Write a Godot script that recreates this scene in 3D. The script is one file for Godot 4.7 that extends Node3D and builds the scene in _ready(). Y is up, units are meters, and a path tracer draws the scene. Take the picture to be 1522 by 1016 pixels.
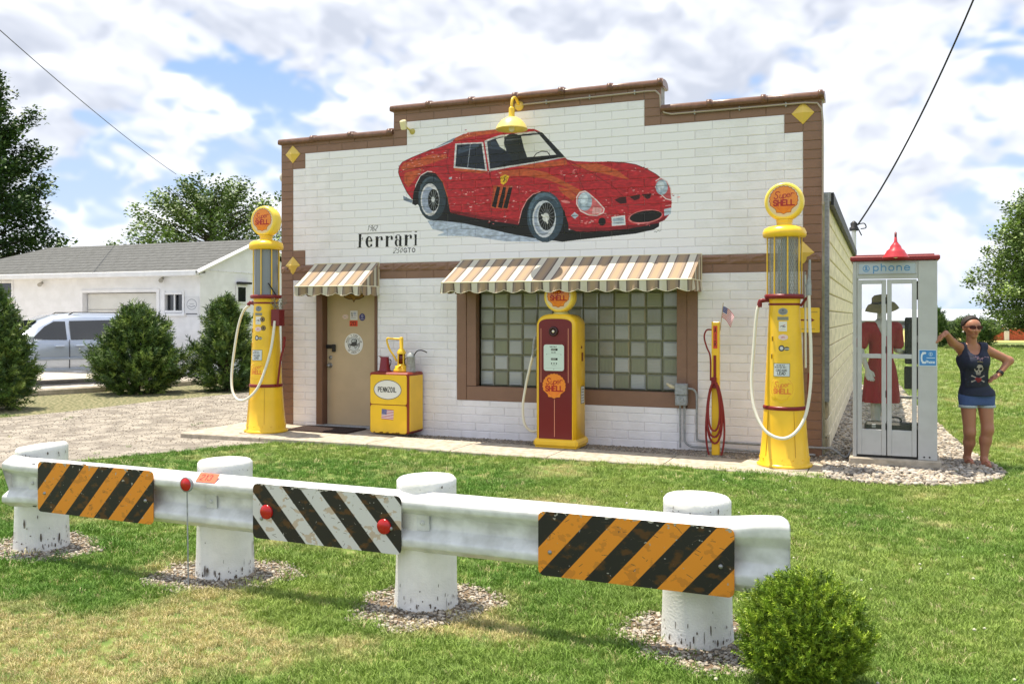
extends Node3D
# A small white block filling station with a painted car, old petrol pumps, a phone booth and a guard rail on the lawn.
# y up, metres. The front wall runs along FU from FO; points near it are written as (along, height, out of the wall).
const FO := Vector3(-3.186, 0, -12.523)
const FU := Vector3(0.92568, 0, 0.37830)
const FN := Vector3(-0.37830, 0, 0.92568)
const FYAW := -0.38796
const BW := 0.39304     # block length
const BH := 0.1016      # block height
const NB := 18          # blocks along the wall
var M := {}
var T := {}
var used := {}

func W(s: float, y: float, o: float) -> Vector3:
	return FO + FU * s + FN * o + Vector3(0, y, 0)
func pad_h(s: float) -> float:
	return 0.065 - 0.0075 * clampf(s, -1.0, 7.5)

func _ready() -> void:
	set_camera()
	set_sky()
	set_materials()
	build_ground()
	build_station()
	build_front_things()
	build_pumps()
	build_rail()
	build_booth()
	build_people()
	build_shed()
	build_far()
	build_plants()
	build_grass()

func set_camera() -> void:
	var c := Camera3D.new(); c.name = "camera"
	c.projection = Camera3D.PROJECTION_FRUSTUM
	c.near = 0.05; c.far = 2000.0
	c.size = 0.05 * 1016.0 / 1350.0
	c.frustum_offset = Vector2(0, -0.05 * 38.0 / 1350.0)
	c.position = Vector3(0, 1.54, 0)
	add_child(c); c.current = true

func set_sky() -> void:
	var e := Environment.new()
	e.background_mode = Environment.BG_SKY
	e.tonemap_mode = Environment.TONE_MAPPER_LINEAR
	e.tonemap_exposure = 2.05
	e.sdfgi_enabled = true; e.ssao_enabled = true; e.ssil_enabled = true
	var sky := Sky.new(); var pm := PanoramaSkyMaterial.new()
	pm.panorama = ImageTexture.create_from_image(sky_image())
	pm.energy_multiplier = 0.85
	sky.sky_material = pm; e.sky = sky
	var we := WorldEnvironment.new(); we.name = "world_environment"; we.environment = e
	add_child(we)
	var sun := DirectionalLight3D.new(); sun.name = "sun"
	sun.light_energy = 1.2
	sun.light_color = Color(1.0, 0.955, 0.88)
	sun.light_angular_distance = 0.5
	sun.shadow_enabled = true
	add_child(sun)
	sun.look_at_from_position(Vector3.ZERO, Vector3(0.235, -1.0, 0.172), Vector3(0, 0, 1))

# cumulus over pale blue, as linear radiance
func sky_image() -> Image:
	var w := 2048; var h := 1024
	var n1 := FastNoiseLite.new(); n1.seed = 11; n1.frequency = 1.0; n1.fractal_octaves = 6; n1.fractal_gain = 0.52; n1.noise_type = FastNoiseLite.TYPE_PERLIN
	var n2 := FastNoiseLite.new(); n2.seed = 4; n2.frequency = 1.0; n2.fractal_octaves = 3
	var n3 := FastNoiseLite.new(); n3.seed = 23; n3.frequency = 1.0; n3.fractal_octaves = 4
	# gaps in the cloud: azimuth, elevation, widths (radians), depth
	var gaps := [[-0.52, 0.335, 0.10, 0.045, 0.42], [-0.32, 0.335, 0.14, 0.022, 0.5], [-0.18, 0.335, 0.05, 0.028, 0.36], [-0.49, 0.275, 0.05, 0.05, 0.30], [-0.445, 0.258, 0.045, 0.016, 0.26], [-0.385, 0.16, 0.02, 0.02, 0.22], [0.50, 0.245, 0.07, 0.035, 0.36], [0.40, 0.265, 0.06, 0.02, 0.20], [0.39, 0.17, 0.05, 0.015, 0.22], [0.50, 0.11, 0.06, 0.02, 0.18],
		[-0.33, 0.26, 0.13, 0.05, -0.34], [0.0, 0.26, 0.17, 0.09, -0.22], [0.30, 0.32, 0.14, 0.04, -0.2], [-0.15, 0.2, 0.2, 0.08, -0.12], [-0.45, 0.22, 0.08, 0.02, -0.1]]
	var data := PackedFloat32Array(); data.resize(w * h * 3)
	for j in h:
		var el := (0.5 - (j + 0.5) / h) * PI
		var sy := sin(el); var cy := cos(el)
		for i in w:
			var az := ((i + 0.5) / w - 0.5) * TAU
			var k := (j * w + i) * 3
			if el < -0.03:
				data[k] = 0.16; data[k + 1] = 0.17; data[k + 2] = 0.12
				continue
			var d := Vector3(sin(az) * cy, sy, -cos(az) * cy)
			var p := Vector3(d.x * 3.7, d.y * 7.0, d.z * 3.7)
			var wv := n2.get_noise_3dv(p * 2.2) * 0.12
			p += Vector3(wv, wv, -wv)
			var bil := 0.30 - absf(n3.get_noise_3dv(p * 3.1))
			var v := n1.get_noise_3dv(p) * 0.95 + bil * 0.26
			var q2 := p + Vector3(0, 0.15, 0)
			var up := n1.get_noise_3dv(q2) * 0.95 + (0.30 - absf(n3.get_noise_3dv(q2 * 3.1))) * 0.26
			var b := 0.205 - 0.10 * smoothstep(0.35, 1.1, el)
			if absf(az) < 0.8 and el < 0.55:
				for g in gaps:
					var ga: float = (az - g[0]) / g[2]; var ge: float = (el - g[1]) / g[3]
					b -= g[4] * exp(-ga * ga - ge * ge)
			var cov := smoothstep(-0.05, 0.09, v + b)
			var thick := smoothstep(0.05, 0.55, v + b)
			var lit := clampf(0.42 + (v - up) * 2.2, 0.0, 1.0)
			var blue := Vector3(0.17, 0.31, 0.58).lerp(Vector3(0.40, 0.49, 0.62), smoothstep(0.42, 0.0, el))
			blue = blue.lerp(Vector3(0.12, 0.25, 0.55), smoothstep(0.4, 1.3, el))
			var white := Vector3(0.40, 0.43, 0.50).lerp(Vector3(0.86, 0.87, 0.90), lit)
			white = white.lerp(Vector3(0.36, 0.39, 0.46), thick * 0.7 * (1.0 - lit))
			var hz := smoothstep(0.12, 0.0, el)
			white = white.lerp(Vector3(0.55, 0.59, 0.67), hz * 0.6)
			var c := blue.lerp(white, cov)
			data[k] = c.x; data[k + 1] = c.y; data[k + 2] = c.z
	return Image.create_from_data(w, h, false, Image.FORMAT_RGBF, data.to_byte_array())

# ---------------------------------------------------------------- mesh helpers
class MB:
	var st := SurfaceTool.new()
	var sg := -1
	func _init(smooth := false) -> void:
		st.begin(Mesh.PRIMITIVE_TRIANGLES)
		sg = 0 if smooth else -1
		st.set_smooth_group(sg)
	func smooth(on: bool) -> void:
		sg = 0 if on else -1
		st.set_smooth_group(sg)
	# corners run counter-clockwise seen from outside
	func tri(a: Vector3, b: Vector3, c: Vector3) -> void:
		st.add_vertex(a); st.add_vertex(c); st.add_vertex(b)
	func quad(a: Vector3, b: Vector3, c: Vector3, d: Vector3) -> void:
		tri(a, b, c); tri(a, c, d)
	func tri_uv(a: Vector3, b: Vector3, c: Vector3, ua: Vector2, ub: Vector2, uc: Vector2) -> void:
		st.set_uv(ua); st.add_vertex(a); st.set_uv(uc); st.add_vertex(c); st.set_uv(ub); st.add_vertex(b)
	func quad_uv(a: Vector3, b: Vector3, c: Vector3, d: Vector3, ua: Vector2, ub: Vector2, uc: Vector2, ud: Vector2) -> void:
		tri_uv(a, b, c, ua, ub, uc); tri_uv(a, c, d, ua, uc, ud)
	func box(c: Vector3, s: Vector3, b := Basis()) -> void:
		var h := s * 0.5
		var p := []
		for k in 8:
			p.append(c + b * Vector3(h.x * (1 if k & 1 else -1), h.y * (1 if k & 2 else -1), h.z * (1 if k & 4 else -1)))
		quad(p[4], p[5], p[7], p[6]); quad(p[1], p[0], p[2], p[3]); quad(p[5], p[1], p[3], p[7])
		quad(p[0], p[4], p[6], p[2]); quad(p[6], p[7], p[3], p[2]); quad(p[0], p[1], p[5], p[4])
	# box with chamfered edges
	func cbox(c: Vector3, s: Vector3, r: float, b := Basis()) -> void:
		var h := s * 0.5
		r = minf(r, minf(h.x, minf(h.y, h.z)) * 0.95)
		var f := func(x: float, y: float, z: float) -> Vector3: return c + b * Vector3(x, y, z)
		for sx in [-1.0, 1.0]:
			var X: float = h.x * sx; var xi: float = (h.x - r) * sx
			var a := [f.call(X, -h.y + r, -h.z + r), f.call(X, h.y - r, -h.z + r), f.call(X, h.y - r, h.z - r), f.call(X, -h.y + r, h.z - r)]
			if sx > 0: quad(a[0], a[1], a[2], a[3])
			else: quad(a[3], a[2], a[1], a[0])
			for sy in [-1.0, 1.0]:
				var Y: float = h.y * sy; var yi: float = (h.y - r) * sy
				var q := [f.call(X, yi, -h.z + r), f.call(xi, Y, -h.z + r), f.call(xi, Y, h.z - r), f.call(X, yi, h.z - r)]
				if sx * sy > 0: quad(q[0], q[1], q[2], q[3])
				else: quad(q[3], q[2], q[1], q[0])
				for sz in [-1.0, 1.0]:
					var Z: float = h.z * sz; var zi: float = (h.z - r) * sz
					var t := [f.call(X, yi, zi), f.call(xi, Y, zi), f.call(xi, yi, Z)]
					if sx * sy * sz > 0: tri(t[0], t[1], t[2])
					else: tri(t[2], t[1], t[0])
			for sz in [-1.0, 1.0]:
				var Z: float = h.z * sz; var zi: float = (h.z - r) * sz
				var q := [f.call(X, -h.y + r, zi), f.call(X, h.y - r, zi), f.call(xi, h.y - r, Z), f.call(xi, -h.y + r, Z)]
				if sx * sz > 0: quad(q[0], q[1], q[2], q[3])
				else: quad(q[3], q[2], q[1], q[0])
		for sy in [-1.0, 1.0]:
			var Y: float = h.y * sy; var yi: float = (h.y - r) * sy
			var a := [f.call(-h.x + r, Y, h.z - r), f.call(h.x - r, Y, h.z - r), f.call(h.x - r, Y, -h.z + r), f.call(-h.x + r, Y, -h.z + r)]
			if sy > 0: quad(a[0], a[1], a[2], a[3])
			else: quad(a[3], a[2], a[1], a[0])
			for sz in [-1.0, 1.0]:
				var Z: float = h.z * sz; var zi: float = (h.z - r) * sz
				var q := [f.call(-h.x + r, Y, zi), f.call(-h.x + r, yi, Z), f.call(h.x - r, yi, Z), f.call(h.x - r, Y, zi)]
				if sy * sz > 0: quad(q[0], q[1], q[2], q[3])
				else: quad(q[3], q[2], q[1], q[0])
		for sz in [-1.0, 1.0]:
			var Z: float = h.z * sz
			var a := [f.call(-h.x + r, -h.y + r, Z), f.call(h.x - r, -h.y + r, Z), f.call(h.x - r, h.y - r, Z), f.call(-h.x + r, h.y - r, Z)]
			if sz > 0: quad(a[0], a[1], a[2], a[3])
			else: quad(a[3], a[2], a[1], a[0])
	# rings of points (each counter-clockwise seen from the far end) skinned together
	func loft(rings: Array, closed := true, cap0 := true, cap1 := true) -> void:
		var n: int = rings[0].size()
		for k in rings.size() - 1:
			var a: Array = rings[k]; var b: Array = rings[k + 1]
			for i in (n if closed else n - 1):
				var j := (i + 1) % n
				quad(a[i], a[j], b[j], b[i])
		if closed and cap0: fan(rings[0], true)
		if closed and cap1: fan(rings[rings.size() - 1], false)
	func fan(r: Array, flip: bool) -> void:
		var keep := sg
		st.set_smooth_group(-1)
		for i in range(1, r.size() - 1):
			if flip: tri(r[0], r[i + 1], r[i])
			else: tri(r[0], r[i], r[i + 1])
		st.set_smooth_group(keep)
	# profile of (radius, height) turned about the y axis of xf
	func lathe(prof: Array, n: int, xf := Transform3D(), arc0 := 0.0, arc1 := TAU) -> void:
		var full := arc1 - arc0 > TAU - 0.001
		for k in prof.size() - 1:
			var p: Vector2 = prof[k]; var q: Vector2 = prof[k + 1]
			for i in n:
				var a := lerpf(arc0, arc1, float(i) / n); var b := lerpf(arc0, arc1, float(i + 1) / n)
				if full and i == n - 1: b = arc0
				var pa := xf * Vector3(p.x * sin(a), p.y, p.x * cos(a)); var pb := xf * Vector3(p.x * sin(b), p.y, p.x * cos(b))
				var qa := xf * Vector3(q.x * sin(a), q.y, q.x * cos(a)); var qb := xf * Vector3(q.x * sin(b), q.y, q.x * cos(b))
				if p.x > 1e-6: tri(pa, pb, qb)
				if q.x > 1e-6: tri(pa, qb, qa)
	func tube(pts: Array, r, n := 8, caps := true) -> void:
		var rings := []
		var prev := Vector3.ZERO
		for i in pts.size():
			var p: Vector3 = pts[i]
			var t: Vector3
			if i == 0: t = pts[1] - p
			elif i == pts.size() - 1: t = p - pts[i - 1]
			else: t = (pts[i + 1] - p).normalized() + (p - pts[i - 1]).normalized()
			t = t.normalized()
			var x := prev
			if i == 0:
				x = t.cross(Vector3.UP if absf(t.y) < 0.9 else Vector3.RIGHT)
			x = (x - t * x.dot(t)).normalized()
			prev = x
			var y := t.cross(x)
			var rr: float = r[i] if r is Array else r
			var ring := []
			for k in n:
				var a := TAU * k / n
				ring.append(p + (x * cos(a) + y * sin(a)) * rr)
			rings.append(ring)
		loft(rings, true, caps, caps)
	# flat outline in the xy plane given a thickness along z (front at z1)
	func plate(o: PackedVector2Array, z0: float, z1: float, xf := Transform3D(), side := true) -> void:
		if Geometry2D.is_polygon_clockwise(o):
			o = o.duplicate(); o.reverse()
		var t := Geometry2D.triangulate_polygon(o)
		for k in range(0, t.size(), 3):
			var a := o[t[k]]; var b := o[t[k + 1]]; var c := o[t[k + 2]]
			if (b - a).cross(c - a) < 0:
				var m := b; b = c; c = m
			tri(xf * Vector3(a.x, a.y, z1), xf * Vector3(b.x, b.y, z1), xf * Vector3(c.x, c.y, z1))
			if side: tri(xf * Vector3(a.x, a.y, z0), xf * Vector3(c.x, c.y, z0), xf * Vector3(b.x, b.y, z0))
		if side:
			for i in o.size():
				var a := o[i]; var b := o[(i + 1) % o.size()]
				quad(xf * Vector3(a.x, a.y, z0), xf * Vector3(b.x, b.y, z0), xf * Vector3(b.x, b.y, z1), xf * Vector3(a.x, a.y, z1))
	func done() -> ArrayMesh:
		st.generate_normals()
		return st.commit()

func rrect(w: float, h: float, r: float, c := Vector2.ZERO, n := 5) -> PackedVector2Array:
	var o := PackedVector2Array()
	for q in 4:
		var cc := c + Vector2((w / 2 - r) * (1 if q == 0 or q == 3 else -1), (h / 2 - r) * (1 if q < 2 else -1))
		for k in n + 1:
			var a := PI / 2 * (q + float(k) / n)
			o.append(cc + Vector2(cos(a), sin(a)) * r)
	return o
func oval(rx: float, ry: float, c := Vector2.ZERO, n := 28) -> PackedVector2Array:
	var o := PackedVector2Array()
	for k in n: o.append(c + Vector2(cos(TAU * k / n) * rx, sin(TAU * k / n) * ry))
	return o
func curve(ctrl: Array, per := 6) -> Array:
	var o := []
	var n := ctrl.size()
	for i in n - 1:
		var p0: Vector3 = ctrl[maxi(i - 1, 0)]; var p1: Vector3 = ctrl[i]; var p2: Vector3 = ctrl[i + 1]; var p3: Vector3 = ctrl[mini(i + 2, n - 1)]
		for k in per: o.append(p1.cubic_interpolate(p2, p0, p3, float(k) / per))
	o.append(ctrl[n - 1])
	return o

# ---------------------------------------------------------------- naming
func numbered(called: String) -> String:
	var n: int = used.get(called, -1) + 1
	used[called] = n
	return called if n == 0 else "%s_%03d" % [called, n]
func tag(o: Node, label: String, category: String, group := "", kind := "") -> Node:
	if label: o.set_meta("label", label)
	if category: o.set_meta("category", category)
	if group: o.set_meta("group", group)
	if kind: o.set_meta("kind", kind)
	return o
func thing(called: String, label: String, category: String, at := Vector3.ZERO, turn := 0.0, group := "") -> Node3D:
	var o := Node3D.new(); o.name = numbered(called); add_child(o)
	o.position = at; o.rotation.y = turn
	tag(o, label, category, group)
	return o
func mi(called: String, mesh: Mesh, m: Material, parent: Node = self) -> MeshInstance3D:
	var o := MeshInstance3D.new(); o.mesh = mesh
	o.name = numbered(called) if parent == self else called
	if m: o.material_override = m
	parent.add_child(o, true)
	return o
func obj(called: String, mb: MB, m: Material, parent: Node = self) -> MeshInstance3D:
	return mi(called, mb.done(), m, parent)
func setting(called: String, mb: MB, m: Material) -> MeshInstance3D:
	var o := obj(called, mb, m); o.set_meta("kind", "structure"); return o

# ---------------------------------------------------------------- drawing flat print
class CV:
	var im: Image
	var w: int
	var h: int
	func _init(ww: int, hh: int, col: Color) -> void:
		w = ww; h = hh; im = Image.create_empty(w, h, false, Image.FORMAT_RGBA8); im.fill(col)
	func poly(p: PackedVector2Array, col: Color) -> void:
		var y0 := INF; var y1 := -INF
		for q in p: y0 = minf(y0, q.y); y1 = maxf(y1, q.y)
		var n := p.size()
		for y in range(maxi(0, int(floor(y0))), mini(h, int(ceil(y1)) + 1)):
			var yy := y + 0.5
			var xs := []
			for i in n:
				var a := p[i]; var b := p[(i + 1) % n]
				if (a.y <= yy) != (b.y <= yy): xs.append(a.x + (yy - a.y) / (b.y - a.y) * (b.x - a.x))
			xs.sort()
			for k in range(0, xs.size() - 1, 2):
				var xa := clampi(int(round(xs[k])), 0, w); var xb := clampi(int(round(xs[k + 1])), 0, w)
				if xb > xa: im.fill_rect(Rect2i(xa, y, xb - xa, 1), col)
	func ell(c: Vector2, rx: float, ry: float, col: Color) -> void:
		var o := PackedVector2Array()
		for k in 28: o.append(c + Vector2(cos(TAU * k / 28) * rx, sin(TAU * k / 28) * ry))
		poly(o, col)
	func line(p: PackedVector2Array, wd: float, col: Color) -> void:
		for i in p.size() - 1:
			var d := p[i + 1] - p[i]
			if d.length() < 0.01: continue
			var m := d.normalized().orthogonal() * wd * 0.5
			poly(PackedVector2Array([p[i] + m, p[i + 1] + m, p[i + 1] - m, p[i] - m]), col)
		if wd > 3.0:
			for q in p: ell(q, wd * 0.5, wd * 0.5, col)
	# simple stroke lettering; x, y = lower left of the line, sz = capital height
	func text(s: String, x: float, y: float, sz: float, wd: float, col: Color, slant := 0.0, aspect := 0.62, gap := 0.3) -> void:
		for ch in s:
			if CV.GLYPH.has(ch):
				for l in CV.GLYPH[ch]:
					var q := PackedVector2Array()
					for k in range(0, l.size(), 2):
						var gy: float = l[k + 1] / 6.0
						q.append(Vector2(x + (l[k] / 4.0) * sz * aspect + gy * sz * slant, y - gy * sz))
					line(q, wd, col)
			x += sz * (aspect + gap) * (0.55 if ch in "I1 " else 1.0)
	static var GLYPH := {"A": [[0, 0, 2, 6, 4, 0], [0.7, 2, 3.3, 2]], "B": [[0, 0, 0, 6, 3, 6, 3.8, 4.8, 3, 3.2, 0, 3.2], [3, 3.2, 4, 1.8, 3, 0, 0, 0]], "C": [[4, 5, 3, 6, 1, 6, 0, 4.5, 0, 1.5, 1, 0, 3, 0, 4, 1]],
		"D": [[0, 0, 0, 6, 2.5, 6, 4, 4.5, 4, 1.5, 2.5, 0, 0, 0]], "E": [[4, 0, 0, 0, 0, 6, 4, 6], [0, 3.1, 3.2, 3.1]], "F": [[0, 0, 0, 6, 4, 6], [0, 3.1, 3, 3.1]], "G": [[4, 5, 3, 6, 1, 6, 0, 4.5, 0, 1.5, 1, 0, 3, 0, 4, 1, 4, 2.8, 2.4, 2.8]],
		"H": [[0, 0, 0, 6], [4, 0, 4, 6], [0, 3.1, 4, 3.1]], "I": [[0.6, 0, 0.6, 6]], "J": [[4, 6, 4, 1.5, 3, 0, 1, 0, 0, 1.5]], "K": [[0, 0, 0, 6], [4, 6, 0, 2.6], [1.4, 3.6, 4, 0]], "L": [[0, 6, 0, 0, 4, 0]], "M": [[0, 0, 0, 6, 2, 2, 4, 6, 4, 0]], "N": [[0, 0, 0, 6, 4, 0, 4, 6]],
		"O": [[1, 0, 0, 1.5, 0, 4.5, 1, 6, 3, 6, 4, 4.5, 4, 1.5, 3, 0, 1, 0]], "P": [[0, 0, 0, 6, 3, 6, 4, 5, 4, 3.8, 3, 2.8, 0, 2.8]], "R": [[0, 0, 0, 6, 3, 6, 4, 5, 4, 3.8, 3, 2.8, 0, 2.8], [2, 2.8, 4, 0]], "S": [[4, 5, 3, 6, 1, 6, 0, 5, 0, 3.8, 1, 3.1, 3, 2.9, 4, 2.1, 4, 1, 3, 0, 1, 0, 0, 1]],
		"T": [[0, 6, 4, 6], [2, 6, 2, 0]], "U": [[0, 6, 0, 1.5, 1, 0, 3, 0, 4, 1.5, 4, 6]], "V": [[0, 6, 2, 0, 4, 6]], "W": [[0, 6, 1, 0, 2, 4, 3, 0, 4, 6]], "X": [[0, 0, 4, 6], [0, 6, 4, 0]], "Y": [[0, 6, 2, 3, 4, 6], [2, 3, 2, 0]], "Z": [[0, 6, 4, 6, 0, 0, 4, 0]],
		"0": [[1, 0, 0, 1.5, 0, 4.5, 1, 6, 3, 6, 4, 4.5, 4, 1.5, 3, 0, 1, 0]], "1": [[0, 4.8, 1.2, 6, 1.2, 0]], "2": [[0, 4.8, 1, 6, 3, 6, 4, 4.8, 4, 3.6, 0, 0, 4, 0]], "3": [[0, 5, 1, 6, 3, 6, 4, 5, 4, 4, 2.6, 3.2, 4, 2.2, 4, 1, 3, 0, 1, 0, 0, 1]],
		"-": [[0.5, 3, 3.5, 3]], ".": [[1, 0, 1, 0.7]],
		"p": [[0.3, -2.2, 0.3, 4], [0.3, 3, 1.2, 4, 2.8, 4, 3.8, 3, 3.8, 1, 2.8, 0, 1.2, 0, 0.3, 1]], "h": [[0.3, 0, 0.3, 6], [0.3, 3, 1.4, 4, 2.8, 4, 3.7, 3, 3.7, 0]], "o": [[1.2, 0, 0.2, 1, 0.2, 3, 1.2, 4, 2.8, 4, 3.8, 3, 3.8, 1, 2.8, 0, 1.2, 0]], "n": [[0.3, 0, 0.3, 4], [0.3, 3, 1.4, 4, 2.8, 4, 3.7, 3, 3.7, 0]], "e": [[0.3, 2.1, 3.8, 2.1, 3.8, 3, 2.8, 4, 1.2, 4, 0.2, 3, 0.2, 1, 1.2, 0, 3, 0, 3.7, 0.7]],
		"u": [[0.3, 4, 0.3, 1, 1.2, 0, 2.6, 0, 3.7, 1.2, 3.7, 4], [3.7, 1.2, 3.9, 0]], "r": [[0.6, 0, 0.6, 4], [0.6, 2.8, 1.8, 4, 3.2, 3.8]], "P_": []}
func c8(r: int, g: int, b: int) -> Color: return Color(r / 255.0, g / 255.0, b / 255.0)
func tex(cv: CV) -> ImageTexture: return ImageTexture.create_from_image(cv.im)

# ---------------------------------------------------------------- materials
func noise_tex(seed_: int, freq: float, oct: int, lo: Color, hi: Color, size := 512, normal := 0.0, p0 := 0.0, p1 := 1.0) -> NoiseTexture2D:
	var n := FastNoiseLite.new(); n.seed = seed_; n.frequency = freq; n.fractal_octaves = oct; n.noise_type = FastNoiseLite.TYPE_SIMPLEX_SMOOTH
	var t := NoiseTexture2D.new(); t.width = size; t.height = size; t.seamless = true; t.noise = n; t.generate_mipmaps = true
	if normal > 0.0:
		t.as_normal_map = true; t.bump_strength = normal
	else:
		var g := Gradient.new(); g.offsets = PackedFloat32Array([p0, p1]); g.colors = PackedColorArray([lo, hi])
		t.color_ramp = g
	return t
func mat(col: Color, rough := 0.7, metal := 0.0) -> StandardMaterial3D:
	var m := StandardMaterial3D.new(); m.albedo_color = col; m.roughness = rough; m.metallic = metal
	m.cull_mode = BaseMaterial3D.CULL_DISABLED
	return m
# colour times a mottle texture and a relief, laid on in world space
func tmat(col: Color, rough: float, mottle: String, scale: float, relief := "", nscale := 1.0, strength := 1.0) -> StandardMaterial3D:
	var m := mat(col, rough)
	m.uv1_triplanar = true; m.uv1_world_triplanar = true
	m.uv1_scale = Vector3.ONE * scale
	if mottle: m.albedo_texture = T[mottle]
	if relief:
		m.normal_enabled = true; m.normal_texture = T[relief]; m.normal_scale = strength
	return m
func lin(r: float, g: float, b: float) -> Color: return Color(r, g, b).linear_to_srgb()

func set_materials() -> void:
	T.mottle = noise_tex(3, 0.012, 5, Color(0.84, 0.84, 0.83), Color(1, 1, 1), 512, 0.0, 0.25, 0.7)
	T.soft = noise_tex(8, 0.006, 4, Color(0.962, 0.962, 0.96), Color(1, 1, 1), 512, 0.0, 0.3, 0.7)
	T.grain = noise_tex(5, 0.09, 4, Color(0.62, 0.6, 0.57), Color(1, 1, 1), 512, 0.0, 0.2, 0.75)
	T.bump = noise_tex(6, 0.05, 4, Color.BLACK, Color.WHITE, 512, 6.0)
	T.fine = noise_tex(9, 0.2, 3, Color.BLACK, Color.WHITE, 512, 4.0)
	M.white_paint = tmat(c8(239, 238, 244), 0.62, "soft", 0.9, "bump", 1.0, 0.35)
	M.mortar = tmat(c8(176, 174, 172), 0.9, "mottle", 2.0)
	M.brown_paint = tmat(c8(136, 104, 86), 0.55, "soft", 1.1, "bump", 1.0, 0.3)
	M.brown_dark = tmat(c8(112, 80, 62), 0.5, "soft", 1.1)
	M.coping = tmat(c8(122, 88, 70), 0.32, "mottle", 2.5)
	M.yellow = tmat(c8(244, 198, 46), 0.3, "soft", 0.9)
	M.yellow_pale = mat(c8(222, 190, 92), 0.35)
	M.maroon = mat(c8(110, 22, 30), 0.3)
	M.red_trim = mat(c8(120, 20, 26), 0.35)
	M.hose_white = mat(c8(222, 219, 205), 0.5)
	M.steel = mat(c8(150, 152, 154), 0.4, 0.6)
	M.galv = tmat(c8(160, 165, 170), 0.5, "mottle", 3.0)
	M.dark_metal = mat(c8(40, 40, 42), 0.5, 0.3)
	M.black = mat(c8(22, 22, 23), 0.6)
	M.concrete = tmat(c8(186, 176, 160), 0.9, "mottle", 1.2, "bump", 1.0, 0.6)
	M.tan_door = tmat(c8(192, 172, 142), 0.5, "soft", 0.8)
	M.glass_pane = mat(Color(0.75, 0.82, 0.82, 0.18), 0.03); M.glass_pane.transparency = BaseMaterial3D.TRANSPARENCY_ALPHA
	M.dark_glass = mat(c8(26, 30, 34), 0.06); M.dark_glass.metallic_specular = 0.7
	M.rail_paint = tmat(c8(226, 228, 230), 0.3, "mottle", 1.2)
	M.reflector = mat(c8(176, 28, 30), 0.2)
	M.booth_glass = mat(Color(0.8, 0.86, 0.84, 0.02), 0.03); M.booth_glass.metallic_specular = 0.2; M.booth_glass.transparency = BaseMaterial3D.TRANSPARENCY_ALPHA
	M.shirt = tmat(c8(40, 48, 74), 0.85, "grain", 5.0)
	M.red_rubber = mat(c8(126, 26, 32), 0.55)
# ---------------------------------------------------------------- ground
var DRIVE := PackedVector2Array([Vector2(-2.74, -11.18), Vector2(-3.2, -10.86), Vector2(-3.6, -10.5), Vector2(-4.26, -9.95), Vector2(-4.86, -9.4), Vector2(-5.4, -8.95), Vector2(-6.6, -8.0), Vector2(-16, -3), Vector2(-16, -9.2), Vector2(-9.7, -12.2), Vector2(-7.8, -13.6), Vector2(-7.2, -14.6), Vector2(-6.5, -16.4), Vector2(-5.4, -18.2), Vector2(-3.6, -21.5), Vector2(1.0, -22.5), Vector2(-2.9, -12.45)])
var ROCKS := PackedVector2Array([Vector2(2.98, -8.72), Vector2(3.02, -8.46), Vector2(3.3, -8.28), Vector2(3.8, -8.17), Vector2(4.21, -8.25), Vector2(4.62, -8.55), Vector2(4.86, -8.92), Vector2(4.98, -9.45), Vector2(5.3, -10.7), Vector2(5.95, -12.6), Vector2(7.0, -15.8), Vector2(8.6, -20.2), Vector2(7.2, -20.0), Vector2(3.42, -10.16), Vector2(3.37, -9.9)])
var POSTS: Array[Vector3] = [Vector3(-3.14, 0, -6.06), Vector3(-1.717, 0, -5.43), Vector3(-0.458, 0, -4.86), Vector3(0.884, 0, -4.335)]
var PAD := PackedVector2Array()
var STRIP := PackedVector2Array()
var KERB_ROAD := PackedVector2Array([Vector2(-30, -13.0), Vector2(-9.6, -17.2), Vector2(-8.3, -18.6), Vector2(-7.2, -20.3), Vector2(-6.6, -22.2), Vector2(-9, -25.2), Vector2(-30, -25.0)])
var SHRUB_BED := PackedVector2Array()

func xz(v: Vector3) -> Vector2: return Vector2(v.x, v.z)
func sheet(called: String, p: PackedVector2Array, y: float, m: Material, thick := 0.0) -> MeshInstance3D:
	var mb := MB.new()
	var q := PackedVector2Array()
	for v in p: q.append(Vector2(v.x, -v.y))
	mb.plate(q, y - maxf(thick, 0.01), y, Transform3D(Basis(Vector3.RIGHT, -PI / 2), Vector3.ZERO), thick > 0.0)
	var o := obj(called, mb, m); o.set_meta("kind", "structure"); return o
func inside(p: Vector2, poly: PackedVector2Array) -> bool: return Geometry2D.is_point_in_polygon(p, poly)

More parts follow.
